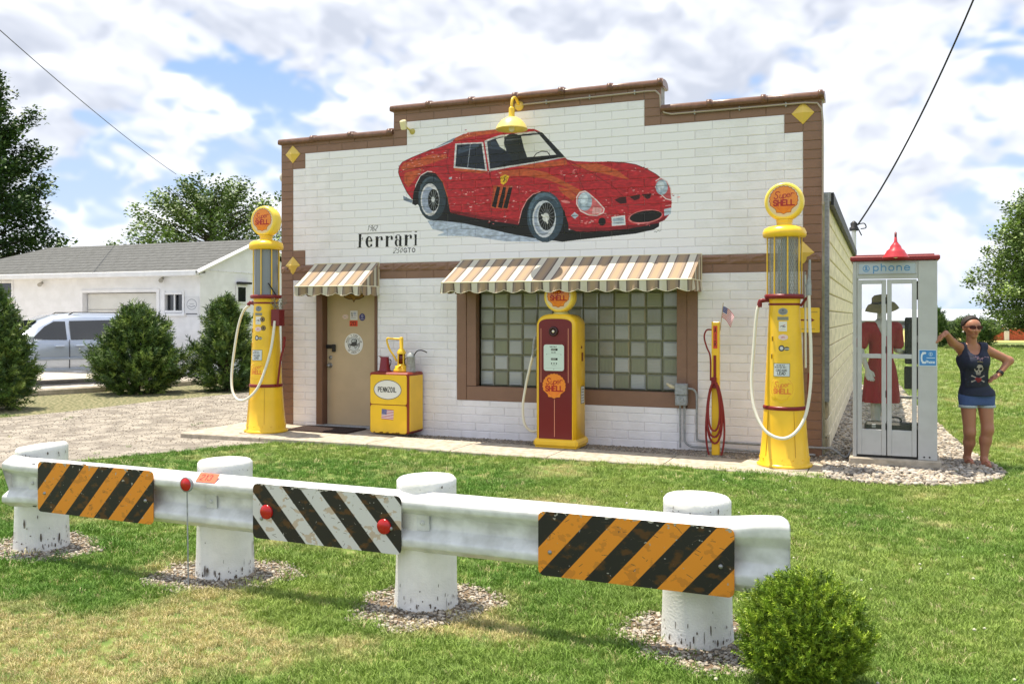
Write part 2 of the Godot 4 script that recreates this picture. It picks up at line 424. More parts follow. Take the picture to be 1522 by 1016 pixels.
func build_ground() -> void:
	for a in [[-0.55, 0.0], [2.08, 0.0], [2.12, 0.5], [7.28, 0.42], [7.3, 1.12], [4.6, 1.2], [2.6, 1.12], [0.6, 1.2], [-0.5, 1.3], [-0.75, 0.9]]: PAD.append(xz(W(a[0], 0, a[1])))
	for a in [[2.08, 0.0], [7.3, 0.0], [7.3, 0.44], [2.12, 0.52]]: STRIP.append(xz(W(a[0], 0, a[1])))
	# green of the turf, with dry straw patches, seen between the blades
	var g := FastNoiseLite.new(); g.seed = 21; g.frequency = 0.02; g.fractal_octaves = 5
	var t := NoiseTexture2D.new(); t.width = 1024; t.height = 1024; t.seamless = true; t.noise = g
	var gr := Gradient.new(); gr.offsets = PackedFloat32Array([0.2, 0.45, 0.6, 0.8]); gr.colors = PackedColorArray([lin(0.075, 0.125, 0.022), lin(0.11, 0.17, 0.03), lin(0.16, 0.205, 0.045), lin(0.24, 0.235, 0.085)])
	t.color_ramp = gr
	var gm := mat(Color.WHITE, 0.95); gm.albedo_texture = t; gm.uv1_triplanar = true; gm.uv1_world_triplanar = true; gm.uv1_scale = Vector3.ONE * 0.16
	M.turf = gm
	var mb := MB.new()
	mb.quad(Vector3(-900, 0, 60), Vector3(900, 0, 60), Vector3(900, 0, -1500), Vector3(-900, 0, -1500))
	setting("ground", mb, gm)
	# gravel drive
	var gt := noise_tex(31, 0.16, 4, lin(0.10, 0.08, 0.06), lin(0.46, 0.40, 0.33), 1024, 0.0, 0.22, 0.72)
	var gv := mat(Color.WHITE, 0.95); gv.albedo_texture = gt; gv.uv1_triplanar = true; gv.uv1_world_triplanar = true; gv.uv1_scale = Vector3.ONE * 0.9
	gv.normal_enabled = true; gv.normal_texture = T.fine; gv.normal_scale = 1.0
	M.gravel = gv
	var tracks := noise_tex(36, 0.009, 9, lin(0.185, 0.165, 0.138), lin(0.32, 0.29, 0.245), 1024, 0.0, 0.3, 0.7)
	var gd := mat(Color.WHITE, 0.95); gd.albedo_texture = tracks; gd.uv1_triplanar = true; gd.uv1_world_triplanar = true; gd.uv1_scale = Vector3.ONE * 0.25
	sheet("gravel_drive", DRIVE, 0.006, gd)
	sheet("rock_bed", ROCKS, 0.006, gv)
	sheet("gravel_strip", STRIP, 0.012, gv)
	# concrete walk in front of the wall: slabs with joints, falling gently to the right
	var cuts := [-0.55, 0.62, 2.08, 3.2, 4.35, 5.6, 7.0, 7.3]
	var walk := Node3D.new(); walk.name = "pavement"; walk.set_meta("kind", "structure"); add_child(walk)
	for i in cuts.size() - 1:
		var a: float = cuts[i] + 0.006; var b: float = cuts[i + 1] - 0.006
		var back := 0.0 if i < 2 else 0.5
		if i == 6: back = 0.36
		var f0: float = 1.22 + 0.05 * sin(a * 2.1); var f1: float = 1.22 + 0.05 * sin(b * 2.1)
		if i == 0: f0 = 1.34
		mb = MB.new()
		var ring := func(s: float, f: float) -> Array:
			var h := pad_h(s)
			return [W(s, -0.05, back), W(s, h, back), W(s, h, f - 0.012), W(s, h - 0.012, f), W(s, -0.05, f)]
		mb.loft([ring.call(a, f0), ring.call(b, f1)])
		obj("slab", mb, M.concrete, walk)
	# worn strip of grass and soil under the shrubs, then the raised road slab behind with its kerb
	var soil := noise_tex(41, 0.05, 5, lin(0.07, 0.085, 0.03), lin(0.30, 0.26, 0.15), 512, 0.0, 0.3, 0.7)
	var sm := mat(Color.WHITE, 1.0); sm.albedo_texture = soil; sm.uv1_triplanar = true; sm.uv1_world_triplanar = true; sm.uv1_scale = Vector3.ONE * 0.5
	SHRUB_BED = PackedVector2Array([Vector2(-30, -9.5), Vector2(-9.7, -12.2), Vector2(-7.8, -13.6), Vector2(-7.2, -14.6), Vector2(-6.5, -16.4), Vector2(-5.4, -18.2), Vector2(-3.6, -21.5), Vector2(-6.4, -22.4), Vector2(-7.1, -20.4), Vector2(-8.2, -18.7), Vector2(-9.5, -17.3), Vector2(-30, -13.1)])
	sheet("shrub_bed", SHRUB_BED, 0.004, sm)
	var rc := tmat(c8(196, 188, 178), 0.9, "mottle", 0.5, "bump", 1.0, 0.4)
	sheet("road", KERB_ROAD, 0.07, rc, 0.12)
	# broken kerb stones along the road edge
	var rng := RandomNumberGenerator.new(); rng.seed = 8
	var kerb := Node3D.new(); kerb.name = "kerb"; kerb.set_meta("kind", "structure"); add_child(kerb)
	for i in range(0, 4):
		var a := KERB_ROAD[i]; var b := KERB_ROAD[i + 1]
		if i == 0: a = b + (a - b).normalized() * 6.0
		var n := maxi(1, int(a.distance_to(b) / 1.2))
		for k in n:
			var p := a.lerp(b, (k + 0.5) / n); var d := (b - a).normalized()
			mb = MB.new()
			mb.cbox(Vector3.ZERO, Vector3(a.distance_to(b) / n - 0.02, 0.24, 0.16), 0.03)
			var o := obj("kerb_stone", mb, M.concrete, kerb)
			o.position = Vector3(p.x, 0.005 + rng.randf_range(-0.015, 0.015), p.y); o.rotation = Vector3(rng.randf_range(-0.03, 0.03), -atan2(d.y, d.x), rng.randf_range(-0.02, 0.02))
	# loose stones
	scatter_stones("river_rocks", "tan and grey river rocks around the phone booth and side wall", ROCKS, 14000, 0.009, 0.028, 5, 0.018)
	scatter_stones("drive_gravel", "pale crushed gravel lying loose over the drive", DRIVE, 12000, 0.004, 0.010, 6, 0.006, 0.13, 0.38)
	scatter_stones("wall_gravel", "fine brown gravel in the strip between walk and wall", STRIP, 5000, 0.005, 0.012, 7, 0.012, 0.12, 0.42)
	for i in POSTS.size():
		var ring := PackedVector2Array()
		for k in 40:
			var a := TAU * k / 40
			var r := 0.355 + 0.035 * sin(a * 2.0 + i * 1.7) + 0.025 * sin(a * 3.0 + i) + 0.02 * sin(a * 7.0 + i) + 0.012 * sin(a * 11.0)
			ring.append(Vector2(POSTS[i].x + cos(a) * r * 1.05, POSTS[i].z + 0.02 + sin(a) * r))
		RINGS.append(ring)
		var lbl: String = ["gravel round the post at the curled end of the rail", "gravel round the post behind the orange number sticker", "gravel round the post between the white and the wide hazard panels", "gravel round the post beside the round green bush"][i]
		sheet("gravel_patch", ring, 0.008, tmat(c8(140, 122, 100), 1.0, "grain", 2.0, "fine", 1.0, 1.0))
		var wide := PackedVector2Array()
		for q in ring: wide.append(xz(POSTS[i]) + (q - xz(POSTS[i])) * 1.12)
		scatter_stones("post_gravel", lbl, wide, 2100, 0.003, 0.012, 20 + i, 0.010, 0.12, 0.5)
var RINGS := []

func stone_mesh(seed_: int) -> ArrayMesh:
	var rng := RandomNumberGenerator.new(); rng.seed = seed_
	var sm := SphereMesh.new(); sm.radius = 1.0; sm.height = 2.0; sm.radial_segments = 7; sm.rings = 4
	var a := sm.get_mesh_arrays()
	var st := SurfaceTool.new(); st.create_from_arrays(a)
	var md := MeshDataTool.new(); var am := ArrayMesh.new(); am.add_surface_from_arrays(Mesh.PRIMITIVE_TRIANGLES, a); md.create_from_surface(am, 0)
	var n := FastNoiseLite.new(); n.seed = seed_; n.frequency = 0.9
	for i in md.get_vertex_count():
		var v := md.get_vertex(i)
		md.set_vertex(i, v * (1.0 + 0.38 * n.get_noise_3dv(v * 1.3)) * Vector3(1.15, 0.62, 0.9))
	var out := ArrayMesh.new(); md.commit_to_surface(out)
	var s2 := SurfaceTool.new(); s2.create_from(out, 0); s2.generate_normals()
	return s2.commit()

func scatter_stones(called: String, label: String, poly: PackedVector2Array, count: int, r0: float, r1: float, seed_: int, y: float, v0 := 0.16, v1 := 0.54) -> void:
	var rng := RandomNumberGenerator.new(); rng.seed = seed_
	var lo := Vector2(INF, INF); var hi := Vector2(-INF, -INF)
	for p in poly: lo = lo.min(p); hi = hi.max(p)
	lo = lo.max(Vector2(-9.5, -21)); hi = hi.min(Vector2(20, -3))
	var mm := MultiMesh.new(); mm.transform_format = MultiMesh.TRANSFORM_3D; mm.use_colors = true; mm.mesh = stone_mesh(seed_)
	var xf := []; var cs := []
	var tries := 0
	while xf.size() < count and tries < count * 8:
		tries += 1
		var p := Vector2(rng.randf_range(lo.x, hi.x), rng.randf_range(lo.y, hi.y))
		var d := p.length()
		if d > 12.5 and rng.randf() > 12.5 * 12.5 / (d * d): continue
		if not inside(p, poly): continue
		var r := lerpf(r0, r1, pow(rng.randf(), 1.6)) * (1.0 if d < 12 else d / 12)
		var b := Basis.from_euler(Vector3(rng.randf_range(-0.4, 0.4), rng.randf() * TAU, rng.randf_range(-0.4, 0.4))).scaled(Vector3.ONE * r)
		xf.append(Transform3D(b, Vector3(p.x, y + r * 0.2, p.y)))
		var v := rng.randf_range(v0, v1); var wmt := rng.randf()
		cs.append(Color(v, v * lerpf(0.82, 0.95, wmt), v * lerpf(0.60, 0.86, wmt)))
	mm.instance_count = xf.size()
	for i in xf.size():
		mm.set_instance_transform(i, xf[i]); mm.set_instance_color(i, cs[i])
	var o := MultiMeshInstance3D.new(); o.name = numbered(called); o.multimesh = mm
	var m := mat(Color.WHITE, 0.85); m.vertex_color_use_as_albedo = true
	o.material_override = m
	add_child(o); tag(o, label, "gravel", "", "stuff")
# ---------------------------------------------------------------- the station
const DOOR0 := 0.577
const DOOR1 := 1.525
const DOORT := 2.032
const WIN0 := 2.687
const WIN1 := 5.729
const WINB := 0.485
const WINT := 2.032

func is_brown(a: float, b: float, row: int) -> bool:
	var m := (a + b) * 0.5
	if row >= 40 or row == 20 or row == 21: return true
	if m < 0.5 or m > 17.5: return true
	if (row == 35 or row == 36 or row == 22 or row == 23) and (m < 1.0 or m > 17.0): return true
	if row >= 37:
		if m < 5.0 or m > 13.0: return true
	return false

func mural_texture() -> ImageTexture:
	# 0.78..5.90 m along the wall, 2.235..3.965 m up
	var w := 2048; var h := 692
	var base := c8(237, 236, 241)
	var cv := CV.new(w, h, base)
	var k := w / 5120.0
	for e in MURAL:
		var p := PackedVector2Array()
		for i in range(2, e.size(), 2): p.append(Vector2((e[i] - 780) * k, (3965 - e[i + 1]) * k))
		var c := Color8((e[0] >> 16) & 255, (e[0] >> 8) & 255, e[0] & 255)
		if e[1] < 0:   # flecks of dry-brushed highlight round these spots
			var rng := RandomNumberGenerator.new(); rng.seed = 5
			for q in p:
				for i in 10:
					var o := q + Vector2(rng.randfn(0.0, 27.0), rng.randfn(0.0, 10.0)); var r := rng.randf_range(1.5, 10.0)
					cv.poly(PackedVector2Array([o + Vector2(-r, 0), o + Vector2(-r * 0.3, -2.2), o + Vector2(r, -r * 0.25), o + Vector2(r * 0.4, 2.0)]), [c, c8(205, 100, 104), c8(236, 190, 188), c8(150, 30, 40)][i % 4])
		elif e[1] == 0: cv.poly(p, c)
		else: cv.line(p, e[1] * k * 1.25, c)
	# brushed unevenness of hand-laid paint
	var n := FastNoiseLite.new(); n.seed = 77; n.frequency = 0.05; n.fractal_octaves = 3
	var im := cv.im
	for y in h:
		for x in range(0, w):
			var c := im.get_pixel(x, y)
			if c.r > 0.8 and c.g > 0.8: continue
			var v := 1.0 + 0.22 * n.get_noise_2d(x * 0.5, y * 1.4)
			im.set_pixel(x, y, Color(c.r * v, c.g * v, c.b * v))
	return ImageTexture.create_from_image(im)

func block_mesh(s0: float, s1: float, y0: float, y1: float, rough: int) -> MB:
	var mb := MB.new()
	var g := 0.0008; var c := 0.0072
	var a := s0 + g; var b := s1 - g; var lo := y0 + g; var hi := y1 - g
	var uv := func(p: Vector3) -> Vector2: return Vector2((p.x - 0.78) / 5.12, (3.965 - p.y) / 1.73)
	var q := func(p: Vector3, r: Vector3, s: Vector3, t: Vector3) -> void:
		mb.quad_uv(p, r, s, t, uv.call(p), uv.call(r), uv.call(s), uv.call(t))
	if rough > 0:
		var rng := RandomNumberGenerator.new(); rng.seed = rough
		var nx := 8; var ny := 4
		var pt := []
		for j in ny + 1:
			for i in nx + 1:
				var e := 0.0 if i == 0 or j == 0 or i == nx or j == ny else rng.randf_range(0.006, 0.026)
				pt.append(Vector3(lerpf(a, b, float(i) / nx) + (rng.randf_range(-0.01, 0.01) if e > 0 else 0.0), lerpf(lo, hi, float(j) / ny), e))
		for j in ny:
			for i in nx:
				var k := j * (nx + 1) + i
				q.call(pt[k], pt[k + 1], pt[k + nx + 2], pt[k + nx + 1])
	else:
		q.call(Vector3(a + c, lo + c, 0), Vector3(b - c, lo + c, 0), Vector3(b - c, hi - c, 0), Vector3(a + c, hi - c, 0))
		q.call(Vector3(a, lo, -c), Vector3(b, lo, -c), Vector3(b - c, lo + c, 0), Vector3(a + c, lo + c, 0))
		q.call(Vector3(b, lo, -c), Vector3(b, hi, -c), Vector3(b - c, hi - c, 0), Vector3(b - c, lo + c, 0))
		q.call(Vector3(b, hi, -c), Vector3(a, hi, -c), Vector3(a + c, hi - c, 0), Vector3(b - c, hi - c, 0))
		q.call(Vector3(a, hi, -c), Vector3(a, lo, -c), Vector3(a + c, lo + c, 0), Vector3(a + c, hi - c, 0))
	var z := -c if rough == 0 else 0.0
	var zb := -0.03
	q.call(Vector3(a, lo, zb), Vector3(b, lo, zb), Vector3(b, lo, z), Vector3(a, lo, z))
	q.call(Vector3(b, lo, zb), Vector3(b, hi, zb), Vector3(b, hi, z), Vector3(b, lo, z))
	q.call(Vector3(b, hi, zb), Vector3(a, hi, zb), Vector3(a, hi, z), Vector3(b, hi, z))
	q.call(Vector3(a, hi, zb), Vector3(a, lo, zb), Vector3(a, lo, z), Vector3(a, hi, z))
	return mb

func build_station() -> void:
	var st := thing("filling_station", "white painted block filling station with a red sports car painted above the door", "building", FO, FYAW)
	var LW := NB * BW
	# core of the wall, seen in the joints and at the ends
	var core := MB.new()
	var seg := func(s0: float, s1: float, y0: float, y1: float) -> void:
		core.box(Vector3((s0 + s1) / 2, (y0 + y1) / 2, -0.104), Vector3(s1 - s0, y1 - y0, 0.192))
	seg.call(0.002, DOOR0, 0.0, DOORT); seg.call(DOOR1, WIN0, 0.0, DOORT); seg.call(WIN1, LW - 0.002, 0.0, DOORT); seg.call(WIN0, WIN1, 0.0, WINB)
	seg.call(0.002, LW - 0.002, DOORT, 3.915); seg.call(4.5 * BW + 0.002, 13.5 * BW - 0.002, 3.915, 4.225)
	var wall := obj("front_wall", core, M.mortar, st)
	# blocks
	M.mural = mat(Color.WHITE, 0.6); M.mural.albedo_texture = mural_texture(); M.mural.normal_enabled = false
	var rng := RandomNumberGenerator.new(); rng.seed = 2
	var whites := []
	for row in 42:
		var y0 := row * BH; var y1 := y0 + BH
		if row == 41: y1 = y0 + 0.06
		var lo := 0.0; var hi := float(NB)
		if row >= 39 or row == 38: pass
		if row >= 39: lo = 4.5; hi = 13.5
		var cuts := [lo, hi, 0.5, 17.5, 5.0, 13.0, 1.0, 17.0]
		if row < 39 and row != 37 and row != 38: cuts = [lo, hi, 0.5, 17.5, 1.0, 17.0]
		if not (row in [22, 23, 35, 36]): cuts.erase(1.0); cuts.erase(17.0)
		if row == 38: cuts.append_array([4.5, 13.5])
		var x := lo + (0.5 if row % 2 == 1 and row < 39 else 0.0)
		if row >= 39: x = lo + (0.5 if row % 2 == 0 else 0.0)
		while x < hi - 0.01:
			cuts.append(x); x += 1.0
		for d in [DOOR0 / BW, DOOR1 / BW]:
			if y0 < DOORT - 0.01: cuts.append(d)
		for d in [WIN0 / BW, WIN1 / BW]:
			if y0 < WINT - 0.01 and y1 > WINB + 0.02: cuts.append(d)
		cuts.sort()
		for i in cuts.size() - 1:
			var a: float = cuts[i]; var b: float = cuts[i + 1]
			if a < lo - 0.001 or b > hi + 0.001 or b - a < 0.06: continue
			var m := (a + b) * 0.5 * BW
			if m > DOOR0 and m < DOOR1 and y0 < DOORT - 0.01: continue
			var yy0 := y0; var yy1 := y1
			if row == 38 and (a < 4.49 or b > 13.51): yy1 = y0 + 0.06
			if m > WIN0 and m < WIN1 and y0 < WINT - 0.01:
				if y0 >= WINB: continue
				yy1 = minf(yy1, WINB)
				if yy1 - y0 < 0.02: continue
			var e := [a * BW, b * BW, yy0, yy1, row]
			if is_brown(a, b, row):
				var mb := block_mesh(e[0], e[1], yy0, yy1, 100 + row * 20 + i if row == 21 else 0)
				var o := obj("trim_block", mb, M.brown_paint, wall)
				o.position.z = rng.randf_range(-0.0012, 0.0012)
			else: whites.append(e)
	# the 300 nearest white blocks singly, the others joined
	whites.sort_custom(func(p, q): return p[1] - p[0] > 0.3 and q[1] - q[0] <= 0.3 or ((p[1] - p[0] > 0.3) == (q[1] - q[0] > 0.3) and p[0] > q[0]))
	var rest := SurfaceTool.new(); var rest2 := SurfaceTool.new()
	for i in whites.size():
		var e: Array = whites[i]
		var painted: bool = e[0] > 0.781 and e[1] < 5.899 and e[2] > 2.23 and e[3] < 3.964
		var mb := block_mesh(e[0], e[1], e[2], e[3], 0)
		if i < 300:
			var o := obj("block", mb, M.mural if painted else M.white_paint, wall)
			o.position.z = rng.randf_range(-0.0012, 0.0012)
		else:
			(rest if painted else rest2).append_from(mb.done(), 0, Transform3D(Basis(), Vector3(0, 0, rng.randf_range(-0.0012, 0.0012))))
	tag(mi("painted_block_courses", rest.commit(), M.mural, wall), "", "", "", "stuff")
	tag(mi("white_block_courses", rest2.commit(), M.white_paint, wall), "", "", "", "stuff")
	# glazed coping tiles with raised collars
	var cope := func(s0: float, s1: float, y: float, n: int) -> void:
		var L := (s1 - s0) / n
		for i in n:
			var mb := MB.new(true)
			var ring := func(s: float, g: float) -> Array:
				var o := []
				for p in [[0.045, -0.03], [0.05, 0.0], [0.045, 0.025], [0.02, 0.045], [-0.04, 0.058], [-0.12, 0.06], [-0.2, 0.045], [-0.245, 0.0], [-0.245, -0.03]]:
					o.append(Vector3(s, y + p[1] * g + (g - 1.0) * 0.03, -0.1 + (p[0] + 0.1) * g))
				o.reverse()
				return o
			var a := s0 + L * i; var b := a + L - 0.004
			mb.loft([ring.call(a, 1.0), ring.call(b - 0.07, 1.0), ring.call(b - 0.065, 1.16), ring.call(b - 0.02, 1.16), ring.call(b - 0.015, 1.0), ring.call(b, 1.0)])
			var o := obj("coping_tile", mb, M.coping, st)
			o.rotation.x = rng.randf_range(-0.004, 0.004); o.position.y = rng.randf_range(-0.003, 0.004)
	cope.call(-0.03, 4.5 * BW - 0.005, 3.935, 3); cope.call(4.5 * BW - 0.035, 13.5 * BW + 0.035, 4.24, 6); cope.call(13.5 * BW + 0.005, LW + 0.03, 3.935, 3)
	# yellow pyramid ornaments
	for d in [[0.5 * BW, 37 * BH], [0.5 * BW, 22 * BH], [17.5 * BW, 37 * BH], [17.5 * BW, 22 * BH]]:
		var mb := MB.new()
		var r := 0.122
		var p := [Vector3(0, r, 0.006), Vector3(-r * 0.98, 0, 0.006), Vector3(0, -r, 0.006), Vector3(r * 0.98, 0, 0.006)]
		for k in 4:
			mb.tri(p[k], p[(k + 1) % 4], Vector3(0, 0, 0.055))
			mb.quad(p[k], p[k] - Vector3(0, 0, 0.03), p[(k + 1) % 4] - Vector3(0, 0, 0.03), p[(k + 1) % 4])
		var o := obj("diamond_ornament", mb, M.yellow_pale, st); o.position = Vector3(d[0], d[1], 0)
	# door: jambs, leaf set back, hardware, stickers
	var door := Node3D.new(); door.name = "door"; st.add_child(door)
	var mb := MB.new()
	mb.cbox(Vector3(DOOR0 + 0.05, 1.04, -0.07), Vector3(0.1, 2.0, 0.16), 0.006); mb.cbox(Vector3(DOOR1 - 0.02, 1.04, -0.07), Vector3(0.04, 2.0, 0.16), 0.006); mb.cbox(Vector3((DOOR0 + DOOR1) / 2, 2.0, -0.07), Vector3(DOOR1 - DOOR0 - 0.15, 0.06, 0.16), 0.004)
	obj("door_frame", mb, M.brown_dark, door)
	mb = MB.new(); mb.cbox(Vector3((DOOR0 + 0.1 + DOOR1 - 0.04) / 2, 1.03, -0.125), Vector3(DOOR1 - DOOR0 - 0.148, 1.9, 0.045), 0.003)
	obj("door_leaf", mb, M.tan_door, door)
	mb = MB.new(); mb.cbox(Vector3((DOOR0 + DOOR1) / 2, 0.066, -0.06), Vector3(DOOR1 - DOOR0 - 0.01, 0.03, 0.16), 0.006)
	obj("threshold", mb, M.galv, door)
	mb = MB.new(true); var dx := DOOR0 + 0.16
	mb.smooth(false); mb.cbox(Vector3(dx - 0.02, 1.13, -0.09), Vector3(0.12, 0.05, 0.025), 0.008); mb.cbox(Vector3(dx + 0.06, 1.11, -0.085), Vector3(0.05, 0.1, 0.035), 0.008)
	obj("latch_guard", mb, M.dark_metal, door)
	mb = MB.new(true); mb.lathe([Vector2(0, 0.012), Vector2(0.022, 0.01), Vector2(0.028, 0.0), Vector2(0.028, -0.01)], 16, Transform3D(Basis(Vector3.RIGHT, PI / 2), Vector3(dx + 0.0, 0.98, -0.1)))
	obj("deadbolt", mb, M.steel, door)
	mb = MB.new(true); mb.lathe([Vector2(0, 0.06), Vector2(0.022, 0.056), Vector2(0.028, 0.04), Vector2(0.02, 0.022), Vector2(0.012, 0.012), Vector2(0.034, 0.006), Vector2(0.034, -0.004)], 16, Transform3D(Basis(Vector3.RIGHT, PI / 2), Vector3(dx - 0.005, 0.875, -0.1)))
	obj("door_knob", mb, M.steel, door)
	door_signs(door)
	# glass block window in its brown frame
	var win := Node3D.new(); win.name = "window"; st.add_child(win)
	mb = MB.new()
	var il := 2.952; var ir := 5.488; var ib := 0.665
	var wm := (WIN0 + il) / 2
	mb.cbox(Vector3((WIN0 + wm) / 2, (WINB + WINT) / 2, -0.05), Vector3(wm - WIN0 - 0.002, WINT - WINB, 0.11), 0.004)
	mb.cbox(Vector3((il + wm) / 2, (ib + WINT) / 2 + 0.001, -0.058), Vector3(il - wm - 0.002, WINT - ib - 0.002, 0.11), 0.004)
	obj("window_jamb", mb, M.brown_paint, win)
	mb = MB.new(); wm = (WIN1 + ir) / 2
	mb.cbox(Vector3((WIN1 + wm) / 2, (WINB + WINT) / 2, -0.05), Vector3(WIN1 - wm - 0.002, WINT - WINB, 0.11), 0.004)
	mb.cbox(Vector3((ir + wm) / 2, (ib + WINT) / 2 + 0.001, -0.058), Vector3(wm - ir - 0.002, WINT - ib - 0.002, 0.11), 0.004)
	obj("window_jamb", mb, M.brown_paint, win)
	mb = MB.new(); mb.cbox(Vector3((WIN0 + WIN1) / 2, (WINB + ib) / 2 - 0.001, -0.053), Vector3(WIN1 - WIN0 - (il - WIN0) - 0.004, ib - WINB - 0.003, 0.108), 0.004)
	obj("window_sill", mb, M.brown_paint, win)
	mb = MB.new(); mb.box(Vector3((il + ir) / 2, (ib + WINT) / 2, -0.165), Vector3(ir - il, WINT - ib, 0.03))
	obj("mortar_bed", mb, tmat(c8(136, 136, 108), 0.8, "mottle", 3.0), win)
	var nx := 13; var ny := 7
	var pw := (ir - il) / nx; var ph := (WINT - ib) / ny
	var gb := MB.new(true)
	var hw := pw / 2 - 0.008; var hh := ph / 2 - 0.008
	var nr := 9
	for k in nr:   # ribs run upright; the other blocks are turned
		for q in 4:
			var t0 := (k + q / 4.0) / nr; var t1 := (k + (q + 1) / 4.0) / nr
			var z0 := 0.004 * absf(sin(PI * (k + q / 4.0))) ; var z1 := 0.004 * absf(sin(PI * (k + (q + 1) / 4.0)))
			gb.quad(Vector3(lerpf(-hw + 0.012, hw - 0.012, t0), -hh + 0.012, z0), Vector3(lerpf(-hw + 0.012, hw - 0.012, t1), -hh + 0.012, z1), Vector3(lerpf(-hw + 0.012, hw - 0.012, t1), hh - 0.012, z1), Vector3(lerpf(-hw + 0.012, hw - 0.012, t0), hh - 0.012, z0))
	gb.smooth(false)
	var inn := [Vector3(-hw + 0.012, -hh + 0.012, 0), Vector3(hw - 0.012, -hh + 0.012, 0), Vector3(hw - 0.012, hh - 0.012, 0), Vector3(-hw + 0.012, hh - 0.012, 0)]
	var outr := [Vector3(-hw, -hh, -0.01), Vector3(hw, -hh, -0.01), Vector3(hw, hh, -0.01), Vector3(-hw, hh, -0.01)]
	for k in 4:
		gb.quad(outr[k], outr[(k + 1) % 4], inn[(k + 1) % 4], inn[k])
		gb.quad(outr[k] - Vector3(0, 0, 0.03), outr[(k + 1) % 4] - Vector3(0, 0, 0.03), outr[(k + 1) % 4], outr[k])
	var gmesh := gb.done()
	var ga := mat(c8(160, 166, 166), 0.1); ga.metallic_specular = 0.7
	var gc := mat(c8(130, 134, 122), 0.1); gc.metallic_specular = 0.7
	var gd2 := mat(c8(148, 152, 146), 0.1); gd2.metallic_specular = 0.7
	for j in ny:
		for i in nx:
			var flat := (i + j) % 2 == 0
			var o := mi("glass_block", gmesh, (ga if rng.randf() < 0.7 else gd2) if flat else (gc if rng.randf() < 0.7 else gd2), win)
			o.position = Vector3(il + (i + 0.5) * pw, ib + (j + 0.5) * ph, -0.128)
			if flat: o.rotation.z = PI / 2
	# side wall of cream painted block, receding from the right-hand end, with a grey metal corner strip and a flat roof
	var side := MB.new(); var sx := LW + 0.02; var D := 9.6
	var cream := tmat(c8(248, 234, 200), 0.75, "mottle", 0.8, "bump", 1.0, 0.5)
	for r in 14:
		for k in 24:
			var z0 := -0.22 - k * 0.4 - (0.2 if r % 2 else 0.0); var z1 := minf(-0.22, z0 + 0.4)
			if k == 0: z0 = -0.22 - (0.2 if r % 2 else 0.4); z1 = -0.22
			elif r % 2: z1 = z0 + 0.4 + 0.0; 
			if z0 < -D: continue
			side.cbox(Vector3(sx, r * 0.2 + 0.1, (z0 + z1) / 2), Vector3(0.05, 0.188, absf(z1 - z0) - 0.012), 0.008)
	tag(obj("side_wall_blocks", side, cream, st), "", "", "", "stuff")
	mb = MB.new(); mb.box(Vector3(sx - 0.06, 1.4, -D / 2 - 0.1), Vector3(0.12, 2.8, D - 0.05)); mb.box(Vector3(LW / 2 - 0.05, 1.4, -D - 0.05), Vector3(LW, 2.8, 0.1)); mb.box(Vector3(0.08, 1.4, -D / 2 - 0.1), Vector3(0.12, 2.8, D - 0.2))
	obj("shell_wall", mb, tmat(c8(190, 182, 146), 0.85, "mottle", 0.8), st)
	mb = MB.new(); mb.box(Vector3(LW / 2, 2.86, -D / 2 - 0.16), Vector3(LW + 0.16, 0.1, D - 0.1))
	obj("roof", mb, tmat(c8(168, 170, 168), 0.8, "mottle", 0.6), st)
	mb = MB.new(); mb.cbox(Vector3(LW + 0.03, 1.75, -0.165), Vector3(0.075, 2.3, 0.07), 0.01)
	obj("corner_flashing", mb, M.galv, st)
	mb = MB.new(); mb.box(Vector3(LW + 0.095, 2.84, -D / 2 - 0.2), Vector3(0.03, 0.14, D - 0.1))
	obj("roof_edge", mb, M.dark_metal, st)

func sign_plate(called: String, cv: CV, w: float, h: float, shape: PackedVector2Array, parent: Node, at: Vector3, basis := Basis(), thick := 0.002, rough := 0.4) -> MeshInstance3D:
	var mb := MB.new()
	if Geometry2D.is_polygon_clockwise(shape): shape.reverse()
	var t := Geometry2D.triangulate_polygon(shape)
	var u := func(p: Vector2) -> Vector2: return Vector2(p.x / w + 0.5, 0.5 - p.y / h)
	for k in range(0, t.size(), 3):
		var a := shape[t[k]]; var b := shape[t[k + 1]]; var c := shape[t[k + 2]]
		if (b - a).cross(c - a) < 0:
			var m := b; b = c; c = m
		mb.tri_uv(Vector3(a.x, a.y, thick), Vector3(b.x, b.y, thick), Vector3(c.x, c.y, thick), u.call(a), u.call(b), u.call(c))
	for i in shape.size():
		var a := shape[i]; var b := shape[(i + 1) % shape.size()]
		mb.quad_uv(Vector3(a.x, a.y, 0), Vector3(b.x, b.y, 0), Vector3(b.x, b.y, thick), Vector3(a.x, a.y, thick), u.call(a), u.call(b), u.call(b), u.call(a))
	var m := mat(Color.WHITE, rough); m.albedo_texture = tex(cv)
	var o := obj(called, mb, m, parent)
	o.transform = Transform3D(basis, at)
	return o

